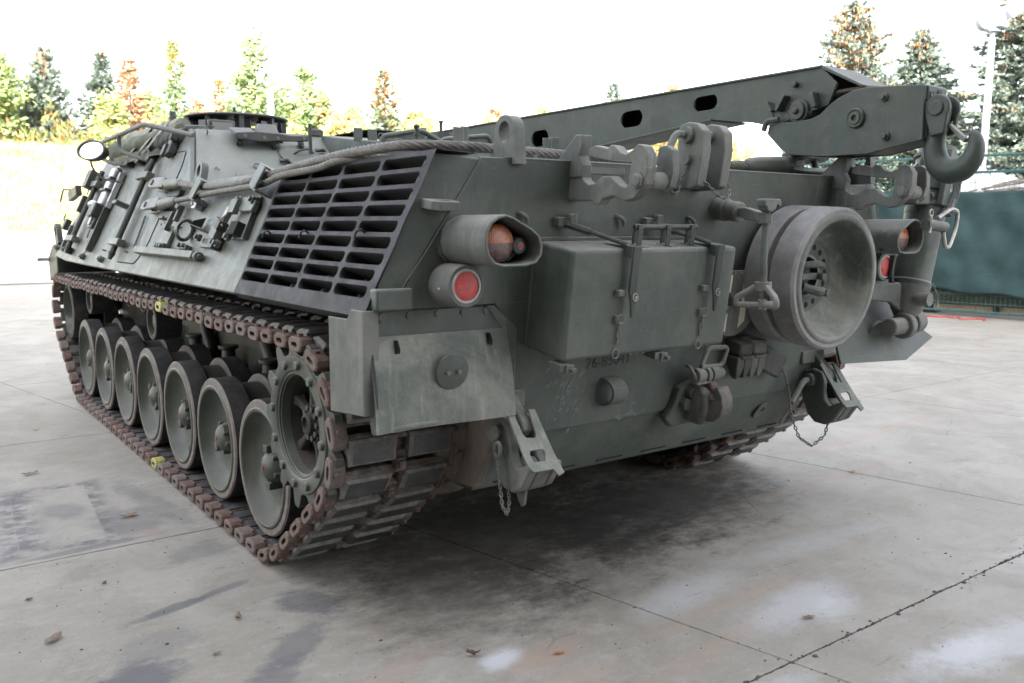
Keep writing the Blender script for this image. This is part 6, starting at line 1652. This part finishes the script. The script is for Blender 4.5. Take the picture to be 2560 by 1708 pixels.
    # final drive housings
    for sx in (-1, 1):
        m = MB(); m.lathe([(-.17, 0), (-.17, .30), (-.15, .35), (0, .40), (.06, .40), (.075, .38), (.075, 0)], (sx*1.0, SP_C.y+.02, .742), (-sx, 0, 0), 40); m.build('final_drive', 'mud_dust', V)
        m = MB(); m.prism([(sx*1.037, y, z) for y, z in ((-1.22, .92), (-1.225, .76), (-1.04, .47), (-.8, .45), (-.5, .92))], (-sx*.05, 0, 0)); m.build('drive_gusset', 'mud_dust', V, bevel=.01)
    # return rollers, bump stops, swing arms
    rol = part('return_roller', V, (-1.42, 2.20, .90))
    m = MB(); m.lathe([(-.07, .10), (-.07, .122), (-.064, .128), (.10, .128), (.10, .10)], (0, 0, 0), (1, 0, 0), 28, closed=True); m.build('tyre', 'rubber', rol, loc=(0, 0, 0))
    m = MB(); m.lathe([(-.068, .102), (-.07, .095), (-.03, .085), (-.02, .05), (-.05, .045), (-.055, 0)], (0, 0, 0), (1, 0, 0), 24); m.build('disc', 'wheel_paint', rol, loc=(0, 0, 0))
    for y in (4.30,): dup(rol, V, (-1.42, y, .90))
    rr = part('return_roller', V, (-1.16, .16, .945))
    m = MB(); m.lathe([(-.05, .105), (-.055, .118), (-.05, .125), (.10, .125), (.10, .105)], (0, 0, 0), (1, 0, 0), 28, closed=True); m.build('tyre', 'rubber', rr, loc=(0, 0, 0))
    m = MB(); m.lathe([(-.052, .120), (-.058, .112), (-.05, .098), (-.045, .100)], (0, 0, 0), (1, 0, 0), 28); m.build('rim', 'rust', rr, loc=(0, 0, 0))
    for y in (2.9, 3.6): dup(rr, V, (-1.16, y, .945))
    st = part('bump_stop', V, (-1.13, .98, .62))
    m = MB(); m.cyl((0, 0, 0), (0, 0, .12), .05, .042, 16); m.cyl((0, 0, .12), (0, 0, .145), .066, n=16); m.box((.04, 0, -.03), (.16, .14, .10)); m.build('post', 'wheel_paint', st, bevel=.006, loc=(0, 0, 0))
    for y in (1.72, 2.45, 3.2): dup(st, V, (-1.13, y, .62))
    arm = part('swing_arm', V, (-1.10, .3, .55))
    m = MB(); m.cyl((.07, 0, 0), (-.06, 0, 0), .08, n=18); m.loft([[(x, y, z) for x, y, z in ((-.05, .05, .06), (-.05, .05, -.06), (.0, .05, -.06), (0, .05, .06))], [(x-.02, y, z) for x, y, z in ((-.05, -.3, -.10), (-.05, -.3, -.19), (0, -.3, -.19), (0, -.3, -.10))]]); m.build('arm', 'paint_dark', arm, bevel=.008, loc=(0, 0, 0))
    for i in range(1, 7): dup(arm, V, (-1.10, .3+i*WSP, .55))
    for i in range(3):
        m = MB(); m.cyl((-1.08, 1.25+i*1.2, .95), (-1.08, .95+i*1.2, .58), .045, n=12); m.build('damper', 'paint_dark', V)
    # axle stubs so the wheels hang together with the arms
    m = MB()
    for i in range(7):
        for sx in (-1, 1): m.cyl((sx*1.02, i*WSP, .40), (sx*1.34, i*WSP, .40), .05, n=10)
    m.build('axle', 'paint_dark', V)
running_gear()

def tracks():
    W = .335; pitch = .16
    circ = [(SP_C.y, SP_C.z, .337), (-.15, .40, .355), (0, .40, .355), (4.236, .40, .355), (ID_C.y, ID_C.z, .292)]
    P = []
    for cy, cz, r in circ:
        for k in range(180): a = 2*pi*k/180; P.append((cy+r*cos(a), cz+r*sin(a)))
    P = sorted(set(P))
    def half(pts):
        h = []
        for p in pts:
            while len(h) >= 2 and (h[-1][0]-h[-2][0])*(p[1]-h[-2][1])-(h[-1][1]-h[-2][1])*(p[0]-h[-2][0]) <= 0: h.pop()
            h.append(p)
        return h
    lo = half(P); up = half(P[::-1]); loop = lo[:-1]+up[:-1]     # counter-clockwise in (y,z)
    loop.append(loop[0]); acc = [0]
    for a, b in zip(loop, loop[1:]): acc.append(acc[-1]+hypot(b[0]-a[0], b[1]-a[1]))
    total = acc[-1]; N = round(total/pitch); step = total/N
    def at(s):
        s %= total
        for i in range(len(loop)-1):
            if acc[i] <= s <= acc[i+1]:
                f = (s-acc[i])/(acc[i+1]-acc[i]+1e-12)
                y = loop[i][0]+(loop[i+1][0]-loop[i][0])*f; z = loop[i][1]+(loop[i+1][1]-loop[i][1])*f
                if z > .9 and -.3 < y < 4.7: z -= .010*sin(y*4.2)**2
                return y, z
        return loop[0]
    def link_mesh(conn):
        m = MB(); h = pitch/2
        m.m = 0   # pins and webs
        for y in (-.043, .043): m.cyl((-.262, y, 0), (.262, y, 0), .021, n=8)
        for x0, x1 in ((-.232, -.022), (.022, .238)):
            m.box(((x0+x1)/2, 0, .0), (x1-x0, .098, .022))
        m.m = 3   # dusty pad rims
        for x0, x1 in ((-.230, -.024), (.026, .240)):
            a, b = x0+.004, x1-.004
            m.loft([[(a, -.053, .010), (b, -.053, .010), (b, .053, .010), (a, .053, .010)], [(a, -.053, .036), (b, -.053, .036), (b, .053, .036), (a, .053, .036)], [(a+.014, -.044, .046), (b-.014, -.044, .046), (b-.014, .044, .046), (a+.014, .044, .046)]])
        m.m = 1   # rubber faces
        for x0, x1 in ((-.230, -.024), (.026, .240)):
            m.box(((x0+x1)/2, 0, .0445), (x1-x0-.042, .082, .008))
            m.box(((x0+x1)/2, 0, -.018), (x1-x0-.02, .100, .016))
        m.m = 0
        m.loft([[(-.018, -.03, -.01), (.018, -.03, -.01), (.018, .03, -.01), (-.018, .03, -.01)], [(-.016, -.022, -.07), (.016, -.022, -.07), (.016, .022, -.07), (-.016, .022, -.07)], [(-.008, -.008, -.10), (.008, -.008, -.10), (.008, .008, -.10), (-.008, .008, -.10)]])
        m.box((0, h, .008), (.036, .055, .05)); m.box((0, h, .036), (.026, .03, .016))
        # end connectors: rounded blocks with a slot, bridging to the next link
        for sx in (-1, 1):
            x0, x1 = sx*.250, sx*.303
            m.m = 2
            ol = []
            for cy, a0 in ((h+.036, -pi/2), (h-.036, pi/2)):
                for k in range(5): a = a0+pi*k/4; ol.append((cy+.030*cos(a), .030*sin(a)))
            il = [(h+(y-h)*.46, z*.34) for y, z in ol]
            fl = [(h+(y-h)*.90, z*.86) for y, z in ol]
            m.loft([[(x0, y, z) for y, z in ol], [(x1-sx*.006, y, z) for y, z in ol], [(x1, y, z) for y, z in fl], [(x1, y, z) for y, z in il]], caps=False)
            m.face([m.v((x0, y, z)) for y, z in ol])
            m.m = 0
            m.loft([[(x1, y, z) for y, z in il], [(x1-sx*.02, y, z) for y, z in il]], caps=False); m.face([m.v((x1-sx*.02, y, z)) for y, z in il])
            m.m = 2
            m.cyl((sx*.276, h, .028), (sx*.276, h, .042), .013, n=6)
            m.box((sx*.244, h, -.004), (.012, .09, .05))
        return m.build('track_link', ['rust_dark', 'pad', conn, 'pad_edge'], None, smooth=30)
    proto = link_mesh('rust'); yel = link_mesh('yellow')
    yel_used = []
    for sx in (-1, 1):
        tr = part('track', V)
        for i in range(N):
            s = i*step+.05
            y0, z0 = at(s-step/2); y1, z1 = at(s+step/2)
            ang = atan2(z1-z0, y1-y0)
            o = proto
            yc, zc = (y0+y1)/2, (z0+z1)/2
            if sx < 0 and ((zc > .9 and abs(yc-1.55) < step*.5) or (zc < .2 and abs(yc-1.58) < step*.5)): o = yel
            c = o.copy(); col.objects.link(c); c.parent = tr
            # loop runs counter-clockwise in (y,z): outward is to the right of the travel direction
            t = Vector((0, cos(ang), sin(ang))); n = Vector((0, sin(ang), -cos(ang)))
            mt = Matrix((Vector((1, 0, 0)), t, n)).transposed().to_4x4(); mt.translation = Vector((sx*W/W*1.336, yc, zc))
            if mt.to_3x3().determinant() < 0:
                mt = Matrix((Vector((-1, 0, 0)), t, n)).transposed().to_4x4(); mt.translation = Vector((sx*1.336, yc, zc))
            c.matrix_local = mt; c.name = 'track_link'
            if o is yel: c['label'] = 'track link with yellow painted end, %s' % ('upper run' if zc > .9 else 'lower run')
    bpy.data.objects.remove(proto); bpy.data.objects.remove(yel)
tracks()

# ------------------------------------------------------------------ crane boom
def crane():
    b = part('crane_boom', V)
    XL, XR = .80, 1.07
    top, bot = 2.305, lambda y: 2.135+(-.66-y)*.075 if y > -.66 else 2.135
    # side web with long slots: built as strips round the holes
    side = [(-1.338, 2.312), (-1.425, 2.233), (-1.382, 2.135), (-1.05, 2.06), (-.947, 2.098), (-.66, 2.137), (.358, 2.050), (1.2, 1.96), (2.9, 1.86), (3.2, 2.0), (3.2, 2.29), (2.0, 2.292)]
    holes = [(-.025, 2.193, .094, .049), (-.607, 2.224, .085, .040), (.877, 2.146, .094, .055), (1.55, 2.11, .095, .058)]
    def web(x, t):
        def slot(hy, hzc, hw, hh):
            out = []
            for k in range(24):
                a = 2*pi*k/24; dy = (hw-hh)*(1 if cos(a) > 0 else -1)+hh*cos(a); out.append((hy+dy, hzc-.034*dy+hh*sin(a)))
            return out
        M4 = Matrix(((0, 0, 1, x+t/2), (1, 0, 0, 0), (0, 1, 0, 0), (0, 0, 0, 1)))
        return flat_plate('boom_web', [side]+[slot(*h) for h in holes], 'paint_clean', b, M4, t)
    web(XL, .014); web(XR-.014, .014)
    m = MB(); m.prism([(XL-.012, 3.2, 2.29), (XL-.012, 2.0, 2.2925), (XL-.012, -1.34, 2.3125), (XL-.012, -1.34, 2.3245), (XL-.012, 2.0, 2.3045), (XL-.012, 3.2, 2.302)], (XR-XL+.024, 0, 0)); m.build('top_flange', 'paint_clean', b, bevel=.003)
    m = MB(); m.prism([(XL-.008, -1.34, 2.3245), (XL-.008, -1.565, 2.205), (XL-.008, -1.558, 2.195), (XL-.008, -1.335, 2.31)], (XR-XL+.016, 0, 0)); m.build('nose_plate', 'paint_clean', b, bevel=.003)
    m = MB(); m.prism([(XL-.010, 2.9, 1.86), (XL-.010, 1.2, 1.96), (XL-.010, .358, 2.048), (XL-.010, -.66, 2.135), (XL-.010, -.66, 2.122), (XL-.010, .358, 2.036), (XL-.010, 1.2, 1.948), (XL-.010, 2.9, 1.848)], (XR-XL+.02, 0, 0)); m.build('bottom_flange', 'paint_clean', b, bevel=.003)
    m = MB(); m.prism([(XL-.006, y, z) for y, z in ((-.80, 2.172), (-1.04, 2.168), (-1.10, 2.05), (-.94, 2.088), (-.66, 2.13))], (.006, 0, 0)); m.build('gusset', 'paint_clean', b)
    m = MB(); m.box((.935, 3.0, 1.95), (.5, .5, .7)); m.build('slew_base', 'paint', V, bevel=.03)
    # pivot of the head
    m = MB(); pc = Vector((XL, -1.225, 2.118)); m.cyl(pc+Vector((.02, 0, 0)), pc+Vector((-.018, 0, 0)), .058, n=24); m.cyl(pc+Vector((-.018, 0, 0)), pc+Vector((-.034, 0, 0)), .044, n=22); m.cyl(pc+Vector((-.034, 0, 0)), pc+Vector((-.05, 0, 0)), .020, .012, n=6); m.build('pivot_pin', 'paint_dark', b, bevel=.004)
    for y, z in ((-1.196, 2.25), ):
        m = MB(); m.cyl((XL, y, z), (XL-.028, y, z), .015, n=12); m.build('bolt', 'paint_clean', b, bevel=.003)
    for c, sz, an in (((XL-.025, -1.135, 2.165), (.05, .018, .085), .55), ((XL-.025, -1.325, 2.160), (.05, .022, .075), -.30), ((XL-.02, -1.06, 2.155), (.035, .014, .06), -.6)):
        m = MB(); m.box(c, sz, Matrix.Rotation(an, 3, 'X')); m.build('stop_plate', 'paint_clean', b, bevel=.003)
    # head
    h = part('boom_head', V)
    XA, XB = .775, .965
    prof = [(-1.09, 2.072), (-1.06, 2.06), (-1.05, 2.02), (-1.14, 1.935), (-1.19, 1.907), (-1.26, 1.899), (-1.40, 1.885), (-1.62, 1.885), (-1.88, 1.93), (-1.875, 2.165), (-1.82, 2.172), (-1.60, 2.188), (-1.53, 2.183), (-1.45, 2.155), (-1.40, 2.125), (-1.355, 2.088), (-1.30, 2.072), (-1.20, 2.068)]
    for x in (XA, XB-.02):
        m = MB(); m.prism([(x, y, z) for y, z in prof], (.02, 0, 0)); m.build('head_cheek', 'paint_clean', h, bevel=.004)
    m = MB(); m.prism([(XA+.02, y, z) for y, z in ((-1.875, 1.932), (-1.885, 1.94), (-1.885, 2.16), (-1.86, 2.172), (-1.70, 2.176), (-1.70, 2.16), (-1.86, 2.15), (-1.86, 1.94))], (XB-XA-.04, 0, 0)); m.build('head_end_plate', 'paint_clean', h, bevel=.004)
    m = MB(); m.prism([(XA+.02, y, z) for y, z in ((-1.14, 1.937), (-1.20, 1.905), (-1.62, 1.888), (-1.87, 1.93), (-1.87, 1.94), (-1.62, 1.90), (-1.20, 1.918))], (XB-XA-.04, 0, 0)); m.build('head_floor', 'paint_dark', h)
    m = MB(); m.lathe([(.035, .12), (.045, .135), (.075, .125), (.105, .125), (.135, .135), (.145, .12)], (XA, -1.55, 2.055), (1, 0, 0), 36, closed=True); m.build('sheave', 'paint_dark', h)
    m = MB()
    for k in range(4): m.tube([(XA+.05+k*.028, -1.36, 2.19), (XA+.05+k*.028, -1.55, 2.196), (XA+.05+k*.028, -1.66, 2.18), (XA+.05+k*.028, -1.70, 2.10)], .009, 6)
    m.build('hoist_rope', 'rope_dark', h)
    m = MB(); m.lathe([(.0, .047), (-.012, .046), (-.018, .040), (-.014, .030), (-.020, .028), (-.020, .015), (-.008, .012), (-.008, 0)], (XA, -1.553, 2.052), (1, 0, 0), 32); m.build('sheave_cap', 'paint_clean', h)
    m = MB(); m.box((XA-.012, -1.568, 2.054), (.006, .016, .005)); m.build('red_mark', 'red_dot', h)
    for y, z in ((-1.690, 2.132), (-1.708, 1.957)):
        m = MB(); m.cyl((XA, y, z), (XA-.012, y, z), .020, n=16); m.cyl((XA-.012, y, z), (XA-.03, y, z), .014, n=6); m.build('bolt', 'paint_clean', h, bevel=.002)
    for x, z in ((.815, 2.125), (.88, 2.135), (.800, 2.05), (.835, 1.975)):
        m = MB(); m.tube([Vector((x+.011*cos(a), -1.888, z+.013*sin(a))) for a in [2*pi*k/12 for k in range(12)]], .003, 5, closed=True); m.cyl((x, -1.884, z), (x, -1.889, z), .009, n=6); m.build('bolt', 'paint_clean', h)
    m = MB(); m.tube(bend([(XA-.015, -1.04, 2.035), (XA-.015, -1.055, 2.085), (XA-.015, -1.13, 2.085)], .035), .014, 8); m.build('head_lip', 'paint_clean', h)
    m = MB(); m.box((.88, -1.12, 1.85), (.12, .10, .09)); m.build('boom_rest', 'paint_dark', V, bevel=.01)
    # hook hung on the head
    k = part('hoist_hook', V)
    HX = .84
    m = MB()
    path = [(-1.925, 2.055, .040), (-1.918, 2.00, .038), (-1.905, 1.94, .042), (-1.905, 1.88, .047), (-1.925, 1.825, .052), (-1.97, 1.793, .055), (-2.03, 1.80, .052), (-2.07, 1.845, .044), (-2.082, 1.895, .035), (-2.072, 1.94, .024), (-2.068, 1.958, .012)]
    pts = spline([(HX, y, z) for y, z, r in path], 5); rs = []
    for i in range(len(path)-1):
        for q in range(5): rs.append(path[i][2]+(path[i+1][2]-path[i][2])*q/5)
    rs.append(path[-1][2])
    m.tube(pts, rs, 16); hk = m.build('hook', 'paint_clean', k, smooth=60)
    m = MB(); pc = Vector((HX, -1.925, 2.062))
    for x in (-.052, .030):
        m.prism([(HX+x, y, z) for y, z in [(pc.y+.058*cos(a), pc.z+.058*sin(a)) for a in [-.5+(pi+1.0)*q/16 for q in range(17)]]+[(pc.y-.04, pc.z-.11), (pc.y+.02, pc.z-.12)]], (.024, 0, 0))
    m.build('hook_yoke', 'paint_clean', k, bevel=.006)
    m = MB(); m.cyl(pc+Vector((-.062, 0, 0)), pc+Vector((.075, 0, 0)), .033, n=20); m.build('yoke_pin', 'paint_clean', k, bevel=.004)
    m = MB(); m.box(pc+Vector((0, .05, 0)), (.05, .12, .06)); m.build('hook_block', 'paint_dark', k, bevel=.01)
    m = MB(); m.prism([(HX-.018, y, z) for y, z in ((-1.958, 1.99), (-1.965, 1.998), (-2.045, 1.925), (-2.035, 1.91))], (.036, 0, 0)); m.tube([(HX, -1.955, 1.995), (HX-.02, -1.985, 1.998)], .005, 6); m.build('safety_latch', 'paint_dusty', k, bevel=.003)
    # support cylinder at the right rear corner
    c = part('support_cylinder', V)
    B = Vector((1.452, -1.46, 1.03)); T = Vector((1.690, -1.46, 1.96)); ax = (T-B).normalized()
    A = lambda s: B+ax*s
    m = MB(); m.lathe([(.20, 0.000), (.20, 0.096), (.215, 0.101), (.235, 0.103), (.245, 0.096), (.56, 0.100), (.60, 0.103)], B, ax, 36); m.build('barrel', 'paint', c)
    m = MB(); m.lathe([(.04, 0.052), (.09, 0.082), (.205, 0.100), (.235, 0.102)], B, ax, 32); m.build('lower_cap', 'paint_dusty', c)
    m = MB(); m.lathe([(.60, 0.090), (.60, 0.105), (.67, 0.105), (.67, 0.093), (.73, 0.091), (.73, 0.101), (.79, 0.101), (.79, 0.086), (.86, 0.086), (.86, 0.096), (.97, 0.096), (.97, 0)], B, ax, 32); m.build('gland', 'paint', c)
    for k in (.64, .82, .90):
        m = MB(); m.lathe([(k, 0.086), (k, 0.110), (k+.022, 0.110), (k+.022, 0.086)], B, ax, 32); m.build('ring_band', 'paint_dusty', c, bevel=.003)
    for an in (2.2, 2.7, 3.3):
        q_ = A(.71)+Vector((.110*cos(an), -.110*abs(sin(an))-.02, 0)); m = MB(); m.cyl(q_, q_+Vector((0, -.014, 0)), .014, n=6); m.build('bolt', 'paint_dusty', c)
    m = MB(); m.box(A(.80)+Vector((-.05, -.108, 0)), (.055, .03, .30), Matrix.Rotation(.25, 3, 'Y')); m.build('strap_plate', 'paint', c, bevel=.004)
    m = MB(); m.cyl(B+Vector((-.17, -.02, .0)), B+Vector((-.03, -.02, 0)), .046, n=24); m.cyl(B+Vector((-.05, -.02, 0)), B+Vector((.0, -.02, 0)), .070, n=26); m.cyl(B+Vector((.03, -.02, .01)), B+Vector((.11, -.02, .02)), .062, n=26); m.build('lower_trunnion', 'paint_dusty', c, bevel=.008)
    m = MB(); m.prism([(1.20, -1.44, 1.255), (1.40, -1.46, 1.26), (1.425, -1.47, 1.24), (1.42, -1.48, 1.11), (1.39, -1.47, 1.115), (1.34, -1.45, 1.155), (1.20, -1.42, 1.17)], (0, .03, 0)); m.build('support_arm', 'paint_dusty', c, bevel=.008)
    m = MB(); q = Vector((1.455, -1.60, 1.175)); m.cyl(q, q+Vector((0, .14, 0)), .035, n=18); m.chain([q+Vector((.0, -.01, .08)), q+Vector((.045, -.012, .02)), q+Vector((.05, -.012, -.03)), q+Vector((.02, -.012, -.05))], .022, .003); m.build('pin', 'paint_dusty', c)
    m = MB(); m.prism([(1.47, -1.50, 1.76), (1.49, -1.50, 1.90), (1.53, -1.50, 1.955), (1.60, -1.50, 1.96), (1.60, -1.50, 1.74)], (0, .03, 0)); m.build('shield_plate', 'paint_dark', c, bevel=.01)
    m = MB(); m.box(A(.70)+Vector((-.17, -.03, 0)), (.14, .08, .085)); m.cyl(A(.70)+Vector((-.20, -.06, .0)), A(.70)+Vector((-.20, -.08, 0)), .03, n=16); m.build('valve_block', 'paint_dusty', c, bevel=.02)
    m = MB(); m.cyl(A(.70)+Vector((-.20, -.079, 0)), A(.70)+Vector((-.20, -.082, 0)), .018, n=14); m.build('valve_bore', 'black', c)
    m = MB(); q = Vector((1.38, -1.62, 1.56)); m.cyl(q+Vector((-.06, 0, .005)), q+Vector((.13, 0, -.01)), .028, n=16); m.build('cross_tube', 'paint_dusty', c)
    m = MB(); m.cyl(q+Vector((.1301, 0, -.01)), q+Vector((.1315, 0, -.01)), .018, n=14); m.build('tube_bore', 'black', c)
    m = MB(); m.tube(bend([q+Vector((-.05, -.02, .05)), q+Vector((-.035, -.02, .02)), q+Vector((-.05, -.02, -.04))], .01), .006, 6); m.tube([q+Vector((-.045+.015*cos(a), -.02, .06+.018*sin(a))) for a in [2*pi*z/12 for z in range(12)]], .004, 6, closed=True); m.build('spring_clip', 'bare', c)
    m = MB(); m.tube(bend([q+Vector((.04, -.01, .035)), q+Vector((.17, -.01, .085)), q+Vector((.24, -.01, .07)), q+Vector((.225, -.01, -.02)), q+Vector((.17, -.01, -.115)), q+Vector((.13, -.01, -.115)), q+Vector((.10, -.01, -.035))], .03), .011, 8); m.build('lock_handle', 'bare', c)
    m = MB(); m.tube([A(.90)+Vector((.03, -.125, 0)), A(.72)+Vector((.02, -.135, 0)), A(.60)+Vector((-.03, -.14, 0))], .02, 6); m.build('side_rod', 'paint', c)
    m = MB(); m.chain([A(.86)+Vector((.02, -.15, 0)), A(.62)+Vector((.0, -.155, 0))], .024, .003); m.build('pin_chain', 'paint_dusty', c)
    m = MB(); m.tube(bend([A(.88)+Vector((.105, 0, 0)), A(.62)+Vector((.125, 0, 0)), A(.45)+Vector((.115, 0, 0))], .03), .012, 6); m.build('hose', 'rubber', c)
    m = MB(); m.tube(bend([(1.36, -1.44, 1.40), (1.34, -1.44, 1.30), (1.37, -1.44, 1.22)], .03), .014, 6); m.build('hose', 'rubber', c)
crane()

# ------------------------------------------------------------------ spare wheel on the rear plate
def spare():
    c = Vector((.603, -1.455, 1.318))
    t = thing('spare_road_wheel', 'spare road wheel with two worn grey rubber tyres on the rear plate', 'wheel', c)
    ax = (NR*.35+Vector((0, -1, 0))*.65).normalized()
    m = MB()
    for x0, x1 in ((.155, .025), (-.010, -.118)):
        m.lathe([(x0, .286), (x0, .318), (x0-.012, .33), (x1+.008, .33), (x1, .322), (x1, .286)], c, ax, 72, closed=True)
    m.build('tyre', 'rubber_pale', t, smooth=40)
    m = MB()
    m.lathe([(.150, .288), (.160, .284), (.160, .272), (.150, .266), (.10, .256), (.055, .243), (.020, .220), (.002, .186), (-.006, .176), (-.012, .172)], c, ax, 64)
    m.lathe([(-.120, .286), (-.125, .27), (-.05, .2), (-.01, .15), (-.01, .09)], c, ax, 40); m.lathe([(-.115, .287), (.15, .287)], c, ax, 48)
    m.build('disc', 'paint_flap', t, smooth=30)
    m = MB(); m.lathe([(.1565, .3), (.161, .296), (.1625, .285), (.1625, .274), (.158, .271)], c, ax, 64); m.build('rim_ring', 'paint_dusty', t, smooth=60)
    m = MB(); m.lathe([(-.014, .176), (-.008, .172), (-.008, .108), (-.012, .100), (-.05, .097), (-.10, .097)], c, ax, 56); m.build('hub_flange', 'paint_dusty', t, smooth=40)
    x = ax.orthogonal().normalized(); y = ax.cross(x)
    for k in range(16):
        a = 2*pi*k/16+.1; p = c-ax*.006+(x*cos(a)+y*sin(a))*.140
        m = MB(); m.cyl(p-ax*.01, p-ax*.0012, .0145, n=12); m.build('bolt_hole', 'black', t)
    # mounting hub seen through the wheel
    hb = part('wheel_mount', V)
    m = MB(); m.cyl(c-ax*.16, c-ax*.04, .075, n=20); m.build('mount_post', 'paint_dark', hb)
    m = MB(); m.box(c+ax*.012, (.16, .03, .03), MR); m.tube([c+ax*.02+Vector((-.075, 0, .055)), c+ax*.05+Vector((0, 0, .062)), c+ax*.02+Vector((.08, 0, .05))], .018, 8); m.build('mount_bar', 'paint_dusty', hb, bevel=.006)
    m = MB(); m.cyl(c+ax*.02+Vector((.045, 0, 0)), c+ax*.06+Vector((.045, 0, 0)), .018, n=6); m.tube([c+ax*.0+Vector((-.04, 0, -.05)), c+ax*.05+Vector((.02, 0, -.07)), c+ax*.05+Vector((.055, 0, -.072))], .022, 8); m.cyl(c+ax*.04+Vector((.055, 0, -.072)), c+ax*.075+Vector((.06, 0, -.074)), .02, n=8); m.build('mount_nut', 'paint_dusty', hb, bevel=.003)
    m = MB(); m.cyl(c-ax*.10, c-ax*.095, .095, n=28); m.build('mount_void', 'black', hb)
spare()

# ------------------------------------------------------------------ wire ropes
def rope(path, r, label, n_str=6, turns_per_m=5.0, name='tow_cable'):
    """laid rope: strands twisted round a core"""
    pts = spline(path, 22)
    P = [Vector(p) for p in pts]
    # resample
    acc = [0]
    for a, b in zip(P, P[1:]): acc.append(acc[-1]+(b-a).length)
    tot = acc[-1]; N = int(tot/.0085)
    Q = []; i = 0
    for k in range(N+1):
        s = tot*k/N
        while i < len(P)-2 and acc[i+1] < s: i += 1
        f = (s-acc[i])/max(1e-9, acc[i+1]-acc[i]); Q.append(P[i].lerp(P[i+1], f))
    t = thing(name, label, 'cable', P[0], 'wire ropes laid over the deck')
    fr = []; x = None
    for k in range(len(Q)):
        tg = (Q[min(k+1, N)]-Q[max(k-1, 0)]).normalized()
        if x is None: x = tg.orthogonal().normalized()
        x = (x-tg*x.dot(tg)).normalized(); fr.append((x.copy(), tg.cross(x)))
    m = MB(); m.tube(Q[::4], r*.45, 8); m.build('core', 'rope_dark', t)
    m = MB(); rs = r*.40; rc = r*.62
    for j in range(n_str):
        st = []
        for k in range(0, N+1):
            a = 2*pi*(j/n_str+turns_per_m*tot*k/N)
            st.append(Q[k]+(fr[k][0]*cos(a)+fr[k][1]*sin(a))*rc)
        m.tube(st, rs, 6)
    m.build('strands', 'rope', t, smooth=60)
    return t, Q
def socket(t, p, d, mat='socket', K=.76, flat=Vector((0, 0, 1))):
    """open spelter socket: barrel opening into two cheeks"""
    p = Vector(p); d = Vector(d).normalized(); s = flat.cross(d).normalized(); f = d.cross(s).normalized()
    m = MB()
    def lp(u, w, h, n=16): return [p+d*u+s*w*.86*K*cos(a)+f*h*.86*K*sin(a) for a in [2*pi*k/n for k in range(n)]]
    m.loft([lp(-.03, .030, .030), lp(0, .042, .042), lp(.06, .046, .046), lp(.20, .054, .050), lp(.26, .060, .050), lp(.30, .064, .044)])
    for k in (-1, 1):
        m.loft([[p+d*u+s*(a*w*K)+f*(k*h0+b*th)*K for a, b in ((-1, -1), (1, -1), (1, 1), (-1, 1))] for u, w, h0, th in ((.27, .046, .026, .015), (.36, .049, .036, .013), (.52, .050, .038, .012), (.60, .038, .038, .011), (.625, .018, .038, .010))])
    m.build('socket', mat, t, bevel=.006, smooth=50)
    m = MB(); m.cyl(p+d*.52-f*.045, p+d*.52+f*.045, .020, n=14); m.build('socket_pin', 'paint_dark', t)
R1 = .0165
deckz = 1.846
tA, QA = rope([S(1.56, 1.772, .06), S(1.10, 1.742, .052), S(.55, 1.738, .052), S(.16, 1.762, .050), S(-.28, 1.805, .034), S(-.67, 1.828, .030), (-1.352, -1.02, 1.848), (-1.26, -1.13, 1.846), (-1.10, -1.16, deckz), (-.80, -1.12, deckz), (-.35, -1.09, deckz), (.10, -1.10, deckz), (.35, -1.11, deckz), (.54, -1.13, deckz)], R1+.004, 'thick grey wire tow rope running from the upper socket across the rear deck')
socket(tA, S(1.56, 1.772, .06), Vector((0, 1, 0))+US*.02, flat=NS)
socket(tA, (.55, -1.13, deckz+.004), (1, -.02, .03), 'paint', 1.05, flat=Vector((0, .3, 1)))
tB, QB = rope([S(1.52, 1.668, .055), S(1.08, 1.690, .052), S(.80, 1.704, .050), S(.17, 1.722, .050), S(-.05, 1.755, .048), S(-.40, 1.780, .032), S(-.58, 1.802, .030), (-1.34, -.72, 1.822), (-1.20, -.80, 1.818), (-.9, -.70, 1.818), (-.4, -.62, 1.818)], R1, 'thinner grey wire tow rope running from the lower socket along the left side')
socket(tB, S(1.52, 1.668, .055), Vector((0, 1, 0))-US*.06, flat=NS)
def rope_clamps():
    for y, z in ((1.085, 1.715), (.135, 1.742)):
        m = MB(); m.box(S(y, z, .085), (.10, .115, .012), MS @ Matrix.Rotation(-.25, 3, 'Z')); m.box(S(y, z+.055, .045), (.10, .012, .085), MS @ Matrix.Rotation(-.25, 3, 'Z')); m.box(S(y-.0, z-.055, .045), (.10, .012, .085), MS @ Matrix.Rotation(-.25, 3, 'Z')); m.build('rope_clamp', 'paint_side', V, bevel=.004)
    m = MB(); m.box((.60, -1.02, 1.84), (.07, .05, .08)); m.build('rope_rest', 'paint', V, bevel=.01)
    for y, z in ((1.75, 1.735), (1.75, 1.60)):
        m = MB(); m.box(S(y, z, .015), (.26, .05, .03), MS); m.build('socket_rest', 'paint_dark', V, bevel=.005)
rope_clamps()
